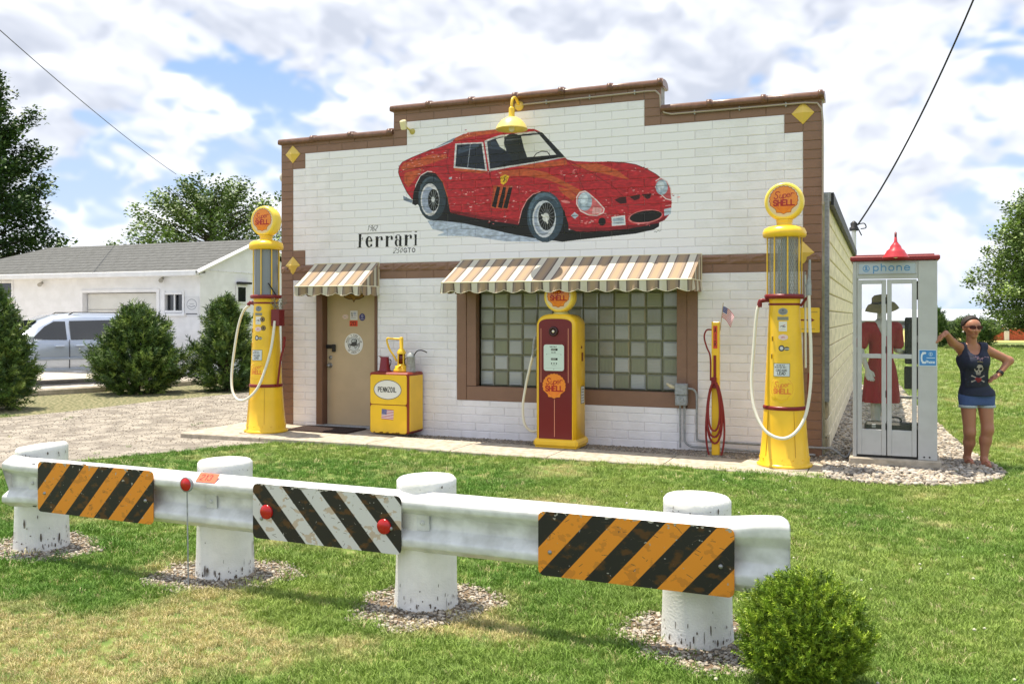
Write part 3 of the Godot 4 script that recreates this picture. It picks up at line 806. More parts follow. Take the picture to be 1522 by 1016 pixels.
func door_signs(door: Node3D) -> void:
	var z := -0.1015
	var cx := 1.105
	# winged wheel emblem
	var cv := CV.new(256, 160, c8(192, 172, 142))
	var gold := c8(148, 112, 48); var dk := c8(70, 40, 20)
	cv.poly(PackedVector2Array([Vector2(4, 60), Vector2(70, 76), Vector2(128, 60), Vector2(186, 76), Vector2(252, 60), Vector2(228, 104), Vector2(180, 122), Vector2(144, 124), Vector2(128, 150), Vector2(112, 124), Vector2(76, 122), Vector2(28, 104)]), dk)
	cv.poly(PackedVector2Array([Vector2(18, 70), Vector2(72, 84), Vector2(128, 70), Vector2(184, 84), Vector2(238, 70), Vector2(220, 100), Vector2(178, 114), Vector2(142, 116), Vector2(128, 138), Vector2(114, 116), Vector2(78, 114), Vector2(36, 100)]), gold)
	for k in 5:
		cv.line(PackedVector2Array([Vector2(40 + k * 16, 86 + k * 3), Vector2(110, 108)]), 2, dk); cv.line(PackedVector2Array([Vector2(216 - k * 16, 86 + k * 3), Vector2(146, 108)]), 2, dk)
	cv.ell(Vector2(128, 42), 46, 40, c8(36, 20, 18)); cv.ell(Vector2(110, 34), 16, 18, c8(16, 26, 30)); cv.ell(Vector2(150, 46), 16, 20, c8(90, 30, 24)); cv.line(PackedVector2Array([Vector2(104, 24), Vector2(130, 62)]), 4, c8(190, 180, 160)); cv.line(PackedVector2Array([Vector2(140, 12), Vector2(120, 40)]), 5, c8(200, 196, 186)); cv.line(PackedVector2Array([Vector2(150, 20), Vector2(168, 58)]), 4, c8(180, 170, 150))
	var sh := PackedVector2Array()
	for p in [[4, 60], [70, 76], [84, 62], [84, 30], [100, 8], [128, 2], [156, 8], [172, 30], [172, 62], [186, 76], [252, 60], [228, 104], [180, 122], [144, 124], [128, 150], [112, 124], [76, 122], [28, 104]]: sh.append(Vector2((p[0] / 256.0 - 0.5) * 0.385, (0.5 - p[1] / 160.0) * 0.24))
	sign_plate("winged_emblem", cv, 0.385, 0.24, sh, door, Vector3(cx, 1.83, z))
	cv = CV.new(128, 128, c8(214, 212, 216)); cv.line(PackedVector2Array([Vector2(30, 30), Vector2(34, 80)]), 14, c8(60, 70, 90)); cv.ell(Vector2(80, 40), 26, 18, c8(170, 176, 200)); cv.line(PackedVector2Array([Vector2(16, 100), Vector2(100, 100)]), 5, c8(120, 124, 150)); cv.line(PackedVector2Array([Vector2(60, 70), Vector2(112, 70)]), 6, c8(150, 150, 190))
	sign_plate("sticker", cv, 0.115, 0.125, rrect(0.115, 0.125, 0.008), door, Vector3(cx, 1.555, z))
	cv = CV.new(128, 80, c8(222, 210, 206)); cv.ell(Vector2(64, 40), 50, 30, c8(200, 120, 120)); cv.ell(Vector2(64, 40), 42, 24, c8(224, 214, 210)); cv.line(PackedVector2Array([Vector2(42, 48), Vector2(52, 32), Vector2(60, 46), Vector2(72, 34), Vector2(84, 46)]), 5, c8(60, 30, 30))
	sign_plate("sticker", cv, 0.09, 0.062, oval(0.045, 0.031), door, Vector3(cx - 0.135, 1.535, z))
	cv = CV.new(128, 128, c8(60, 58, 120)); cv.ell(Vector2(64, 46), 22, 22, c8(170, 170, 205)); cv.ell(Vector2(64, 46), 13, 13, c8(70, 66, 130)); cv.line(PackedVector2Array([Vector2(34, 92), Vector2(94, 92)]), 7, c8(190, 190, 215))
	sign_plate("sticker", cv, 0.09, 0.1, oval(0.045, 0.05), door, Vector3(cx + 0.13, 1.53, z))
	cv = CV.new(128, 80, c8(214, 70, 40)); cv.text("213", 18, 66, 52, 9, c8(90, 26, 18), 0.0, 0.5, 0.22)
	sign_plate("number_sticker", cv, 0.125, 0.075, rrect(0.125, 0.075, 0.004), door, Vector3(cx - 0.005, 1.445, z))
	# round club sign with an old motor car
	cv = CV.new(384, 384, c8(226, 226, 224)); var K := c8(36, 38, 40)
	cv.ell(Vector2(192, 192), 128, 128, K); cv.ell(Vector2(192, 192), 121, 121, c8(206, 210, 214))
	for w in [["MODEL T FORD CLUB", -1.35, 1.35], ["OF AMERICA", 2.35, 3.93]]:
		var s: String = w[0]
		for i in s.length():
			var top: bool = w[0].length() > 12
			var a: float = lerpf(w[1], w[2], float(i) / (s.length() - 1)) if top else lerpf(w[2], w[1], float(i) / (s.length() - 1))
			var c := Vector2(192 + sin(a) * 156, 192 - cos(a) * 156)
			if CV.GLYPH.has(s[i]):
				for l in CV.GLYPH[s[i]]:
					var q := PackedVector2Array()
					for k in range(0, l.size(), 2):
						var v := Vector2((l[k] - 2) * 4.2, -(l[k + 1] - 3) * 5.0)
						q.append(c + v.rotated(a if top else a + PI))
					cv.line(q, 5.0, K)
	cv.poly(PackedVector2Array([Vector2(140, 150), Vector2(150, 104), Vector2(230, 100), Vector2(262, 116), Vector2(258, 180), Vector2(262, 210), Vector2(190, 236), Vector2(110, 220), Vector2(112, 196), Vector2(146, 186)]), c8(58, 60, 64))
	cv.poly(PackedVector2Array([Vector2(160, 118), Vector2(196, 114), Vector2(194, 156), Vector2(154, 158)]), c8(196, 202, 208)); cv.poly(PackedVector2Array([Vector2(204, 114), Vector2(230, 112), Vector2(230, 152), Vector2(203, 155)]), c8(180, 186, 194))
	for q in [[104, 232], [228, 246], [286, 210]]:
		cv.ell(Vector2(q[0], q[1]), 24, 32, K); cv.ell(Vector2(q[0], q[1]), 17, 24, c8(196, 200, 204)); cv.line(PackedVector2Array([Vector2(q[0] - 14, q[1]), Vector2(q[0] + 14, q[1])]), 3, K); cv.line(PackedVector2Array([Vector2(q[0], q[1] - 20), Vector2(q[0], q[1] + 20)]), 3, K)
	cv.line(PackedVector2Array([Vector2(78, 206), Vector2(104, 192), Vector2(140, 206), Vector2(150, 226), Vector2(200, 230), Vector2(232, 206), Vector2(262, 226), Vector2(300, 176), Vector2(316, 190)]), 8, K)
	sign_plate("round_sign", cv, 0.285, 0.285, oval(0.1425, 0.1425, Vector2.ZERO, 36), door, Vector3(cx, 1.17, z), Basis(), 0.004)
# ---------------------------------------------------------------- things on and by the front wall
func at_wall(called: String, label: String, category: String, s: float, y: float, o: float, group := "") -> Node3D:
	return thing(called, label, category, W(s, y, o), FYAW, group)

func stripe_material() -> StandardMaterial3D:
	var cv := CV.new(128, 8, c8(150, 131, 110))
	cv.im.fill_rect(Rect2i(0, 0, 44, 8), c8(202, 197, 180))
	cv.im.fill_rect(Rect2i(44, 0, 8, 8), c8(108, 96, 86)); cv.im.fill_rect(Rect2i(52, 0, 14, 8), c8(146, 128, 110)); cv.im.fill_rect(Rect2i(66, 0, 34, 8), c8(160, 138, 110)); cv.im.fill_rect(Rect2i(100, 0, 16, 8), c8(146, 128, 110)); cv.im.fill_rect(Rect2i(116, 0, 12, 8), c8(100, 88, 78))
	var m := mat(Color.WHITE, 0.85); m.albedo_texture = tex(cv)
	m.backlight_enabled = true; m.backlight = Color(0.16, 0.14, 0.11)
	m.normal_enabled = false
	return m

func awning(label: String, s0: float, s1: float, yt: float, yf: float, out: float, drop: float, phase: float) -> void:
	var root := at_wall("awning", label, "awning", s0, yt, 0.0, "striped awnings on the front wall")
	var L := s1 - s0; var P := 0.2265
	var m: StandardMaterial3D = M.stripes
	var mb := MB.new(true)
	var n := int(L / 0.045)
	var top := func(i: int, k: float) -> Vector3:
		var x := L * i / n
		var sag := sin(PI * k) * -0.012 * (0.6 + 0.4 * sin(x * 5.0))
		return Vector3(x, (yf - yt) * k + sag, 0.012 + (out - 0.012) * k)
	for i in n:
		for k in 4:
			var a: Vector3 = top.call(i, k / 4.0); var b: Vector3 = top.call(i + 1, k / 4.0); var c: Vector3 = top.call(i + 1, (k + 1) / 4.0); var d: Vector3 = top.call(i, (k + 1) / 4.0)
			var u0 := (L * i / n + phase) / P; var u1 := (L * (i + 1) / n + phase) / P
			mb.quad_uv(d, c, b, a, Vector2(u0, 1), Vector2(u1, 1), Vector2(u1, 0), Vector2(u0, 0))
	obj("canopy", mb, m, root)
	# end panels, sewn from the same cloth
	for e in [[0.0, -1], [L, 1]]:
		mb = MB.new()
		var x: float = e[0]
		var p := [Vector3(x, -0.004, 0.012), Vector3(x, yf - yt, out), Vector3(x, yf - yt, 0.012)]
		mb.tri_uv(p[0], p[1], p[2], Vector2(0.6, 0), Vector2(3.2, 1), Vector2(0.6, 1))
		obj("end_panel", mb, m, root)
	# scalloped valance that hangs in soft folds, along the front and round the right-hand end
	mb = MB.new(true)
	var edge := []
	var q := int(L / 0.019)
	var fr := func(i: int, k: float) -> Vector3:
		var x := L * i / q
		var sc := 0.72 + 0.28 * absf(sin(PI * (x + phase + 0.03) / P))
		var z := out + 0.004 + k * 0.014 * sin(x * 27.0) + k * k * 0.012 * sin(x * 61.0 + 1.0)
		return Vector3(x, yf - yt - drop * sc * k, z)
	for i in q:
		for k in 3:
			var u0 := (L * i / q + phase) / P; var u1 := (L * (i + 1) / q + phase) / P
			mb.quad_uv(fr.call(i, (k + 1) / 3.0), fr.call(i + 1, (k + 1) / 3.0), fr.call(i + 1, k / 3.0), fr.call(i, k / 3.0), Vector2(u0, 1), Vector2(u1, 1), Vector2(u1, 0), Vector2(u0, 0))
		edge.append(fr.call(i, 1.0))
	var q2 := int(out / 0.03)
	for sx in [0.0, L]:
		var sd := func(i: int, k: float) -> Vector3:
			var z := out * i / q2 + 0.004
			var sc := 0.72 + 0.28 * absf(sin(PI * z / P))
			return Vector3(sx + k * 0.016 * sin(z * 30.0) + 0.002, yf - yt - drop * sc * k, z)
		for i in q2:
			var u0 := out * i / q2 / P; var u1 := out * (i + 1) / q2 / P
			mb.quad_uv(sd.call(i + 1, 1.0), sd.call(i, 1.0), sd.call(i, 0.0), sd.call(i + 1, 0.0), Vector2(u1, 1), Vector2(u0, 1), Vector2(u0, 0), Vector2(u1, 0))
	obj("valance", mb, m, root)
	var cream := mat(c8(228, 220, 194), 0.7)
	mb = MB.new(true); mb.tube(edge, 0.0035, 5); obj("hem_binding", mb, cream, root)
	mb = MB.new(true)
	mb.tube([Vector3(0, yf - yt, 0.0), Vector3(0, yf - yt, out)], 0.007, 6); mb.tube([Vector3(L, yf - yt, 0.0), Vector3(L, yf - yt, out)], 0.007, 6); mb.tube([Vector3(0, yf - yt, out + 0.002), Vector3(L, yf - yt, out + 0.002)], 0.008, 6); mb.tube([Vector3(0, 0.004, 0.01), Vector3(L, 0.004, 0.01)], 0.008, 6)
	mb.tube([Vector3(L, 0.004, 0.01), Vector3(L + 0.004, -0.05, 0.02), Vector3(L + 0.004, yf - yt, 0.02)], 0.006, 6)
	obj("awning_frame", mb, cream, root)

func shell_canvas(bg: Color, faded := false) -> CV:
	var cv := CV.new(512, 512, bg)
	var red := c8(168, 30, 20); var orange := c8(236, 140, 40); var line := c8(150, 40, 20); var org2 := c8(222, 98, 40)
	if faded:
		orange = bg; red = c8(222, 120, 40); line = c8(226, 160, 40); org2 = bg
	var o := PackedVector2Array()
	var c := Vector2(256, 452)
	for i in 15:   # scalloped fan
		var a0 := deg_to_rad(-118 + i * 236.0 / 15); var a1 := deg_to_rad(-118 + (i + 1) * 236.0 / 15)
		for k in 5:
			var a := lerpf(a0, a1, k / 5.0)
			var r := 1.0 + 0.055 * sin(PI * k / 5.0)
			o.append(Vector2(256 + sin(a) * 205 * r, 236 - cos(a) * 205 * r))
	o.append_array(PackedVector2Array([Vector2(388, 372), Vector2(372, 392), Vector2(364, 430), Vector2(300, 436), Vector2(256, 456), Vector2(212, 436), Vector2(148, 430), Vector2(140, 392), Vector2(124, 372)]))
	var big := PackedVector2Array()
	for p in o: big.append(Vector2(256, 250) + (p - Vector2(256, 250)) * 1.045)
	cv.poly(big, line)
	cv.poly(o, orange)
	for i in 13:
		var a := deg_to_rad(-104 + i * 208.0 / 12)
		cv.line(PackedVector2Array([Vector2(256 + sin(a) * 200, 236 - cos(a) * 200), Vector2(256 + sin(a) * 60 * 0.9, 400 - cos(a) * 20)]), 3, org2)
		cv.line(PackedVector2Array([Vector2(256 + sin(a) * 36, 430), Vector2(256 + sin(a) * 120, 330 - cos(a) * 30)]), 2.5, org2)
	# "Super" in slanting script, "SHELL" in block capitals
	cv.line(PackedVector2Array([Vector2(196, 118), Vector2(172, 102), Vector2(138, 112), Vector2(132, 142), Vector2(158, 164), Vector2(170, 190), Vector2(150, 216), Vector2(116, 212), Vector2(110, 192)]), 15, red)
	var x := 190.0; var yb := 212.0
	for ch in "uper":
		for l in CV.GLYPH[ch]:
			var q := PackedVector2Array()
			for k in range(0, l.size(), 2): q.append(Vector2(x + l[k] * 11.5 + l[k + 1] * 2.2, yb - l[k + 1] * 14.0))
			cv.line(q, 12, red)
		x += 56.0; yb -= 8.0
	cv.line(PackedVector2Array([Vector2(404, 138), Vector2(424, 142)]), 8, red)
	cv.text("SHELL", 104, 326, 84, 23, red, 0.0, 0.56, 0.235)
	return cv

func build_front_things() -> void:
	M.stripes = stripe_material()
	awning("narrow striped awning with scalloped hem over the tan door", 0.555, 1.56, 2.245, 1.93, 0.46, 0.125, 0.02)
	awning("wide striped awning with scalloped hem over the glass block window", 2.755, 5.775, 2.25, 1.945, 0.58, 0.13, 0.05)
	# gooseneck lamp
	var g := at_wall("gooseneck_lamp", "yellow gooseneck wall lamp with round shade above the painted car", "lamp", 3.54, 3.7, 0.0)
	var mb := MB.new(true)
	mb.lathe([Vector2(0, 0.035), Vector2(0.03, 0.03), Vector2(0.058, 0.018), Vector2(0.06, 0.0)], 20, Transform3D(Basis(Vector3.RIGHT, PI / 2), Vector3(0, 0.43, 0)))
	obj("wall_plate", mb, M.yellow_pale, g)
	mb = MB.new(true); mb.tube(curve([Vector3(0, 0.43, 0.01), Vector3(0, 0.47, 0.06), Vector3(0, 0.50, 0.14), Vector3(0, 0.47, 0.22), Vector3(0, 0.40, 0.25), Vector3(0, 0.34, 0.25)], 5), 0.017, 10); obj("neck", mb, M.yellow, g)
	mb = MB.new(true); mb.lathe([Vector2(0.0, 0.365), Vector2(0.03, 0.36), Vector2(0.036, 0.34), Vector2(0.036, 0.25), Vector2(0.045, 0.235)], 18, Transform3D(Basis(), Vector3(0, 0, 0.25))); obj("socket", mb, M.yellow, g)
	mb = MB.new(true); mb.lathe([Vector2(0.03, 0.248), Vector2(0.07, 0.235), Vector2(0.12, 0.205), Vector2(0.165, 0.155), Vector2(0.19, 0.105), Vector2(0.196, 0.095), Vector2(0.192, 0.09), Vector2(0.155, 0.14), Vector2(0.11, 0.19), Vector2(0.05, 0.22), Vector2(0.0, 0.225)], 36, Transform3D(Basis(), Vector3(0, 0, 0.25))); obj("shade", mb, mat(c8(240, 214, 120), 0.35), g)
	mb = MB.new(true); mb.lathe([Vector2(0, 0.06), Vector2(0.03, 0.08), Vector2(0.036, 0.11), Vector2(0.02, 0.16), Vector2(0.014, 0.22)], 14, Transform3D(Basis(), Vector3(0, 0, 0.25))); obj("bulb", mb, mat(c8(236, 232, 220), 0.3), g)
	# small camera-like flood light under the parapet step
	g = at_wall("security_light", "small cream security light on a swivel under the parapet step", "wall light", 2.02, 3.93, 0.0)
	mb = MB.new(true); mb.lathe([Vector2(0, 0.03), Vector2(0.03, 0.025), Vector2(0.04, 0.0)], 14, Transform3D(Basis(Vector3.RIGHT, PI / 2), Vector3(0.03, 0, 0))); mb.tube([Vector3(0.03, 0, 0.02), Vector3(0.0, 0.03, 0.08), Vector3(-0.03, 0.05, 0.1)], 0.013, 8); obj("swivel", mb, mat(c8(190, 176, 96), 0.5), g)
	mb = MB.new(); mb.cbox(Vector3(-0.04, 0.07, 0.11), Vector3(0.07, 0.12, 0.08), 0.012, Basis(Vector3.RIGHT, 0.4)); obj("housing", mb, mat(c8(228, 220, 180), 0.4), g)
	# conduit along the parapet
	g = at_wall("parapet_conduit", "thin grey conduit following the stepped parapet from the lamp to the corner", "conduit", 3.6, 4.1, 0.03)
	mb = MB.new(true)
	var pts := [Vector3(0, 0.035, 0), Vector3(1.55, 0.055, 0), Vector3(1.65, 0.05, 0), Vector3(1.70, 0.0, 0), Vector3(1.71, -0.14, 0), Vector3(1.75, -0.21, 0), Vector3(1.83, -0.235, 0), Vector3(3.30, -0.235, 0.0), Vector3(3.43, -0.25, 0), Vector3(3.475, -0.32, 0), Vector3(3.485, -0.45, -0.01), Vector3(3.485, -1.35, -0.012)]
	mb.tube(pts, 0.0105, 8); obj("pipe", mb, mat(c8(166, 154, 140), 0.5), g)
	mb = MB.new()
	for x in [0.3, 0.85, 1.4, 2.1, 2.6, 3.1]: mb.cbox(Vector3(x, (0.04 + x * 0.012) if x < 1.6 else -0.235, -0.012), Vector3(0.016, 0.05, 0.03), 0.003)
	obj("pipe_clips", mb, M.galv, g)
	# dusk light on the left-hand corner
	g = at_wall("barn_light", "white dome shaped dusk light on the left hand wall corner", "wall light", -0.12, 3.52, -0.3)
	mb = MB.new(true); mb.tube([Vector3(0.15, 0.12, 0), Vector3(0.02, 0.14, 0), Vector3(-0.02, 0.08, 0)], 0.015, 8); obj("arm", mb, M.dark_metal, g)
	mb = MB.new(true); mb.lathe([Vector2(0.0, 0.1), Vector2(0.05, 0.09), Vector2(0.08, 0.04), Vector2(0.11, 0.0), Vector2(0.1, -0.05), Vector2(0.07, -0.09), Vector2(0, -0.1)], 18); obj("lens", mb, mat(c8(210, 206, 196), 0.4), g)
	# electric box and its pipes beside the window
	g = at_wall("electric_box", "grey electric switch box on the window frame with bent conduits", "electric box", 5.56, 0.02, 0.02)
	mb = MB.new(); mb.cbox(Vector3(0, 0.69, 0.055), Vector3(0.14, 0.13, 0.1), 0.01); mb.cbox(Vector3(0, 0.565, 0.05), Vector3(0.135, 0.12, 0.09), 0.01); mb.cbox(Vector3(0.01, 0.57, 0.1), Vector3(0.05, 0.05, 0.012), 0.004); obj("box", mb, M.galv, g)
	mb = MB.new(true); mb.tube(curve([Vector3(0.03, 0.52, 0.04), Vector3(0.03, 0.2, 0.03), Vector3(0.04, 0.09, 0.03), Vector3(0.10, 0.045, 0.03), Vector3(0.18, 0.04, 0.03), Vector3(0.6, 0.03, 0.03), Vector3(1.45, 0.02, 0.02)], 5), 0.013, 8); mb.tube(curve([Vector3(0.07, 0.7, 0.05), Vector3(0.13, 0.69, 0.04), Vector3(0.165, 0.64, 0.03), Vector3(0.17, 0.5, 0.03), Vector3(0.17, 0.16, 0.03), Vector3(0.19, 0.12, 0.03), Vector3(0.3, 0.11, 0.03), Vector3(1.45, 0.1, 0.02), Vector3(1.62, 0.10, 0.05), Vector3(1.76, 0.02, 0.06), Vector3(1.82, 0.12, 0.02)], 5), 0.012, 8); mb.tube([Vector3(-0.02, 0.51, 0.03), Vector3(-0.02, 0.02, 0.02)], 0.011, 8); obj("conduit", mb, M.galv, g)
	mb = MB.new(true); mb.tube([Vector3(-0.06, 0.7, 0.05), Vector3(-0.12, 0.72, 0.06), Vector3(-0.17, 0.75, 0.05)], [0.016, 0.022, 0.012], 8); obj("sensor", mb, mat(c8(200, 190, 160), 0.5), g)
	# door mat
	g = at_wall("door_mat", "dark brown door mat on the walk before the tan door", "mat", 0.95, pad_h(0.9) + 0.002, 0.33)
	mb = MB.new(); mb.cbox(Vector3(0.0, 0.007, 0.0), Vector3(0.92, 0.014, 0.52), 0.004); obj("mat_body", mb, tmat(c8(58, 40, 34), 1.0, "grain", 3.0, "fine", 1.0, 1.0), g)
	# artificial flowers hung by the door
	g = at_wall("flower_cluster", "orange red artificial flowers half hidden behind the yellow oil cabinet", "flowers", 1.60, 0.50, 0.10)
	var rng := RandomNumberGenerator.new(); rng.seed = 3
	mb = MB.new(); mb.tube([Vector3(0.02, -0.43, -0.02), Vector3(0.0, 0.1, 0.0)], 0.006, 5); obj("stem", mb, mat(c8(70, 90, 40), 0.7), g)
	for k in 9:
		mb = MB.new()
		for p in 6:
			var b := Basis.from_euler(Vector3(rng.randf_range(-0.5, 0.5), 0, TAU * p / 6))
			mb.quad(Vector3.ZERO, b * Vector3(0.02, 0.02, 0.012), b * Vector3(0, 0.045, 0.006), b * Vector3(-0.02, 0.02, 0.012))
		var o := obj("flower", mb, mat(c8(226, 74, 34), 0.6), g); o.position = Vector3(rng.randf_range(-0.05, 0.04), rng.randf_range(-0.06, 0.16), rng.randf_range(0.0, 0.05))
	# yellow sign on the brown corner column, behind the tall pump
	g = at_wall("arrow_sign", "yellow tin sign with a red arrow on the brown corner column", "sign", 6.93, 1.50, 0.05)
	var cv := CV.new(192, 192, c8(240, 200, 50)); cv.line(PackedVector2Array([Vector2(10, 96), Vector2(120, 96)]), 12, c8(120, 24, 20)); cv.poly(PackedVector2Array([Vector2(112, 74), Vector2(152, 96), Vector2(112, 118)]), c8(120, 24, 20)); cv.line(PackedVector2Array([Vector2(130, 34), Vector2(170, 34)]), 10, c8(190, 160, 60)); cv.line(PackedVector2Array([Vector2(30, 164), Vector2(150, 164)]), 8, c8(190, 160, 60))
	sign_plate("sign_face", cv, 0.25, 0.27, rrect(0.25, 0.27, 0.012), g, Vector3.ZERO, Basis(Vector3.UP, 0.15))
	mb = MB.new(); mb.box(Vector3(0, 0, -0.022), Vector3(0.03, 0.2, 0.04)); obj("bracket", mb, M.galv, g)
	oil_cabinet()
	air_post()

func oil_cabinet() -> void:
	var s := 1.66; var h := pad_h(1.9)
	var g := at_wall("oil_cabinet", "yellow two panel oil cabinet with an oval sign and small flag sticker", "cabinet", s, h, 0.0)
	var x0 := 0.0; var w := 0.56; var d := 0.40; var H := 0.785; var zc := 0.02 + d / 2
	var mb := MB.new(); mb.cbox(Vector3(w / 2, H / 2 + 0.01, zc), Vector3(w, H - 0.02, d), 0.018); obj("cabinet_body", mb, mat(c8(136, 44, 20), 0.45), g)
	mb = MB.new(); mb.cbox(Vector3(w + 0.002, H / 2 + 0.005, zc), Vector3(0.012, H - 0.09, d - 0.055), 0.005); obj("side_panel", mb, M.yellow, g)
	mb = MB.new(); mb.plate(rrect(w - 0.04, 0.37, 0.03, Vector2(w / 2, H - 0.215)), 0.0, 0.012, Transform3D(Basis(), Vector3(0, 0, 0.02 + d - 0.002)))
	var up := obj("upper_panel", mb, M.yellow, g)
	mb = MB.new(); mb.plate(rrect(w - 0.04, 0.35, 0.03, Vector2(w / 2, 0.2)), 0.0, 0.012, Transform3D(Basis(), Vector3(0, 0, 0.02 + d - 0.002)))
	var dn := obj("lower_panel", mb, M.yellow, g)
	var cv := CV.new(512, 320, c8(226, 224, 216)); cv.ell(Vector2(256, 160), 255, 159, c8(44, 42, 36)); cv.ell(Vector2(256, 160), 245, 150, c8(228, 226, 220)); cv.text("PENNZOIL", 84, 196, 74, 13, c8(24, 24, 22), 0.0, 0.38, 0.24)
	sign_plate("oval_sign", cv, 0.40, 0.25, oval(0.20, 0.125), up, Vector3(w / 2 - 0.01, H - 0.215, 0.02 + d + 0.0105))
	sign_plate("flag_sticker", flag_canvas(), 0.17, 0.125, rrect(0.17, 0.125, 0.004), dn, Vector3(w / 2 - 0.01, 0.26, 0.02 + d + 0.0105), Basis(Vector3(0, 0, 1), -0.05))
	var crng := RandomNumberGenerator.new(); crng.seed = 31
	mb = MB.new()
	for k in 16:   # enamel chipped off along the bottom edge
		var fx := crng.randf_range(0.06, w - 0.05); var o := []
		for m in 7: o.append(Vector3(fx + cos(TAU * m / 7) * crng.randf_range(0.006, 0.03), 0.03 + absf(sin(TAU * m / 7)) * crng.randf_range(0.002, 0.014) * (1 if m < 4 else -0.3), 0.02 + d + 0.0108))
		mb.fan(o, false)
	tag(obj("chipped_enamel", mb, mat(c8(104, 36, 20), 0.7), dn), "", "", "", "stuff")
	# hand pump standing on the cabinet
	var top := h + H + 0.001
	g = at_wall("hand_oil_pump", "yellow hand crank oil pump with a sight glass on top of the oil cabinet", "oil pump", s + 0.35, top, zc)
	g.scale = Vector3.ONE * 0.82
	mb = MB.new(true); mb.lathe([Vector2(0.0, 0.0), Vector2(0.125, 0.0), Vector2(0.125, 0.03), Vector2(0.105, 0.05), Vector2(0.1, 0.09), Vector2(0.07, 0.1), Vector2(0, 0.1)], 22); obj("pump_base", mb, M.yellow, g)
	mb = MB.new(true)
	for a in 4: mb.tube([Vector3(cos(a * PI / 2 + 0.5) * 0.062, 0.09, sin(a * PI / 2 + 0.5) * 0.062), Vector3(cos(a * PI / 2 + 0.5) * 0.055, 0.29, sin(a * PI / 2 + 0.5) * 0.055)], 0.012, 6)
	mb.lathe([Vector2(0.07, 0.275), Vector2(0.07, 0.30), Vector2(0.045, 0.345), Vector2(0.03, 0.36), Vector2(0.03, 0.52), Vector2(0.024, 0.535), Vector2(0, 0.54)], 18); mb.lathe([Vector2(0, 0.1), Vector2(0.07, 0.1), Vector2(0.07, 0.12), Vector2(0, 0.12)], 18); obj("pump_column", mb, M.yellow, g)
	mb = MB.new(true); mb.lathe([Vector2(0, 0.12), Vector2(0.045, 0.12), Vector2(0.045, 0.28), Vector2(0, 0.28)], 16); obj("sight_glass", mb, mat(c8(90, 22, 16), 0.1), g)
	mb = MB.new(true); mb.tube(curve([Vector3(0, 0.505, 0), Vector3(-0.14, 0.51, 0.02), Vector3(-0.225, 0.515, 0.03), Vector3(-0.24, 0.48, 0.03), Vector3(-0.225, 0.42, 0.03), Vector3(-0.19, 0.34, 0.03), Vector3(-0.12, 0.24, 0.02), Vector3(-0.075, 0.16, 0.01)], 5), 0.0165, 8); obj("crank_arm", mb, M.yellow, g)
	mb = MB.new(true); mb.tube([Vector3(0.04, 0.1, 0.09), Vector3(0.02, 0.08, 0.13), Vector3(0.02, 0.05, 0.14)], 0.018, 8); obj("spout", mb, M.yellow, g)
	# two oil cans beside it
	g = at_wall("red_oil_can", "dark red pitcher shaped oil can on the left of the hand oil pump", "oil can", s + 0.12, top, zc + 0.02)
	g.scale = Vector3.ONE * 0.86
	mb = MB.new(true); mb.lathe([Vector2(0, 0), Vector2(0.105, 0), Vector2(0.108, 0.012), Vector2(0.085, 0.016), Vector2(0.083, 0.03), Vector2(0.062, 0.2), Vector2(0.06, 0.215), Vector2(0.052, 0.215), Vector2(0.05, 0.19), Vector2(0, 0.19)], 22); obj("can_body", mb, mat(c8(128, 26, 42), 0.35), g)
	mb = MB.new(); mb.tri(Vector3(-0.055, 0.215, 0.03), Vector3(-0.055, 0.215, -0.03), Vector3(-0.105, 0.235, 0)); mb.tri(Vector3(-0.062, 0.18, 0), Vector3(-0.055, 0.215, 0.03), Vector3(-0.105, 0.235, 0)); mb.tri(Vector3(-0.062, 0.18, 0), Vector3(-0.105, 0.235, 0), Vector3(-0.055, 0.215, -0.03)); obj("lip", mb, mat(c8(128, 26, 42), 0.35), g)
	mb = MB.new(true); mb.tube(curve([Vector3(0.06, 0.18, 0), Vector3(0.1, 0.17, 0), Vector3(0.1, 0.12, 0), Vector3(0.075, 0.06, 0)], 5), 0.007, 6); obj("handle", mb, M.dark_metal, g)
	g = at_wall("grey_oil_can", "grey metal oil can with a long curved spout on the oil cabinet", "oil can", s + 0.485, top, zc)
	g.scale = Vector3.ONE * 0.8
	mb = MB.new(true); mb.lathe([Vector2(0, 0), Vector2(0.08, 0), Vector2(0.078, 0.02), Vector2(0.066, 0.23), Vector2(0.072, 0.235), Vector2(0.066, 0.25), Vector2(0.045, 0.29), Vector2(0.02, 0.31), Vector2(0, 0.315)], 22); obj("can_body", mb, tmat(c8(166, 172, 174), 0.45, "mottle", 4.0), g)
	mb = MB.new(true); mb.tube(curve([Vector3(0.05, 0.24, 0), Vector3(0.075, 0.29, 0), Vector3(0.12, 0.335, 0), Vector3(0.19, 0.345, 0), Vector3(0.26, 0.325, 0), Vector3(0.285, 0.31, 0)], 5), 0.009, 8); obj("spout", mb, M.dark_metal, g)
	mb = MB.new(true); mb.tube(curve([Vector3(-0.06, 0.22, 0), Vector3(-0.1, 0.2, 0), Vector3(-0.1, 0.12, 0), Vector3(-0.07, 0.06, 0)], 5), 0.006, 6); obj("handle", mb, M.dark_metal, g)

func flag_canvas() -> CV:
	var cv := CV.new(256, 182, c8(226, 222, 222))
	for k in 7: cv.im.fill_rect(Rect2i(0, k * 28, 256, 14), c8(178, 66, 82))
	cv.im.fill_rect(Rect2i(0, 0, 108, 98), c8(58, 66, 128))
	for r in 5:
		for c in 6: cv.ell(Vector2(12 + c * 17, 12 + r * 19), 4, 4, c8(210, 210, 226))
	return cv

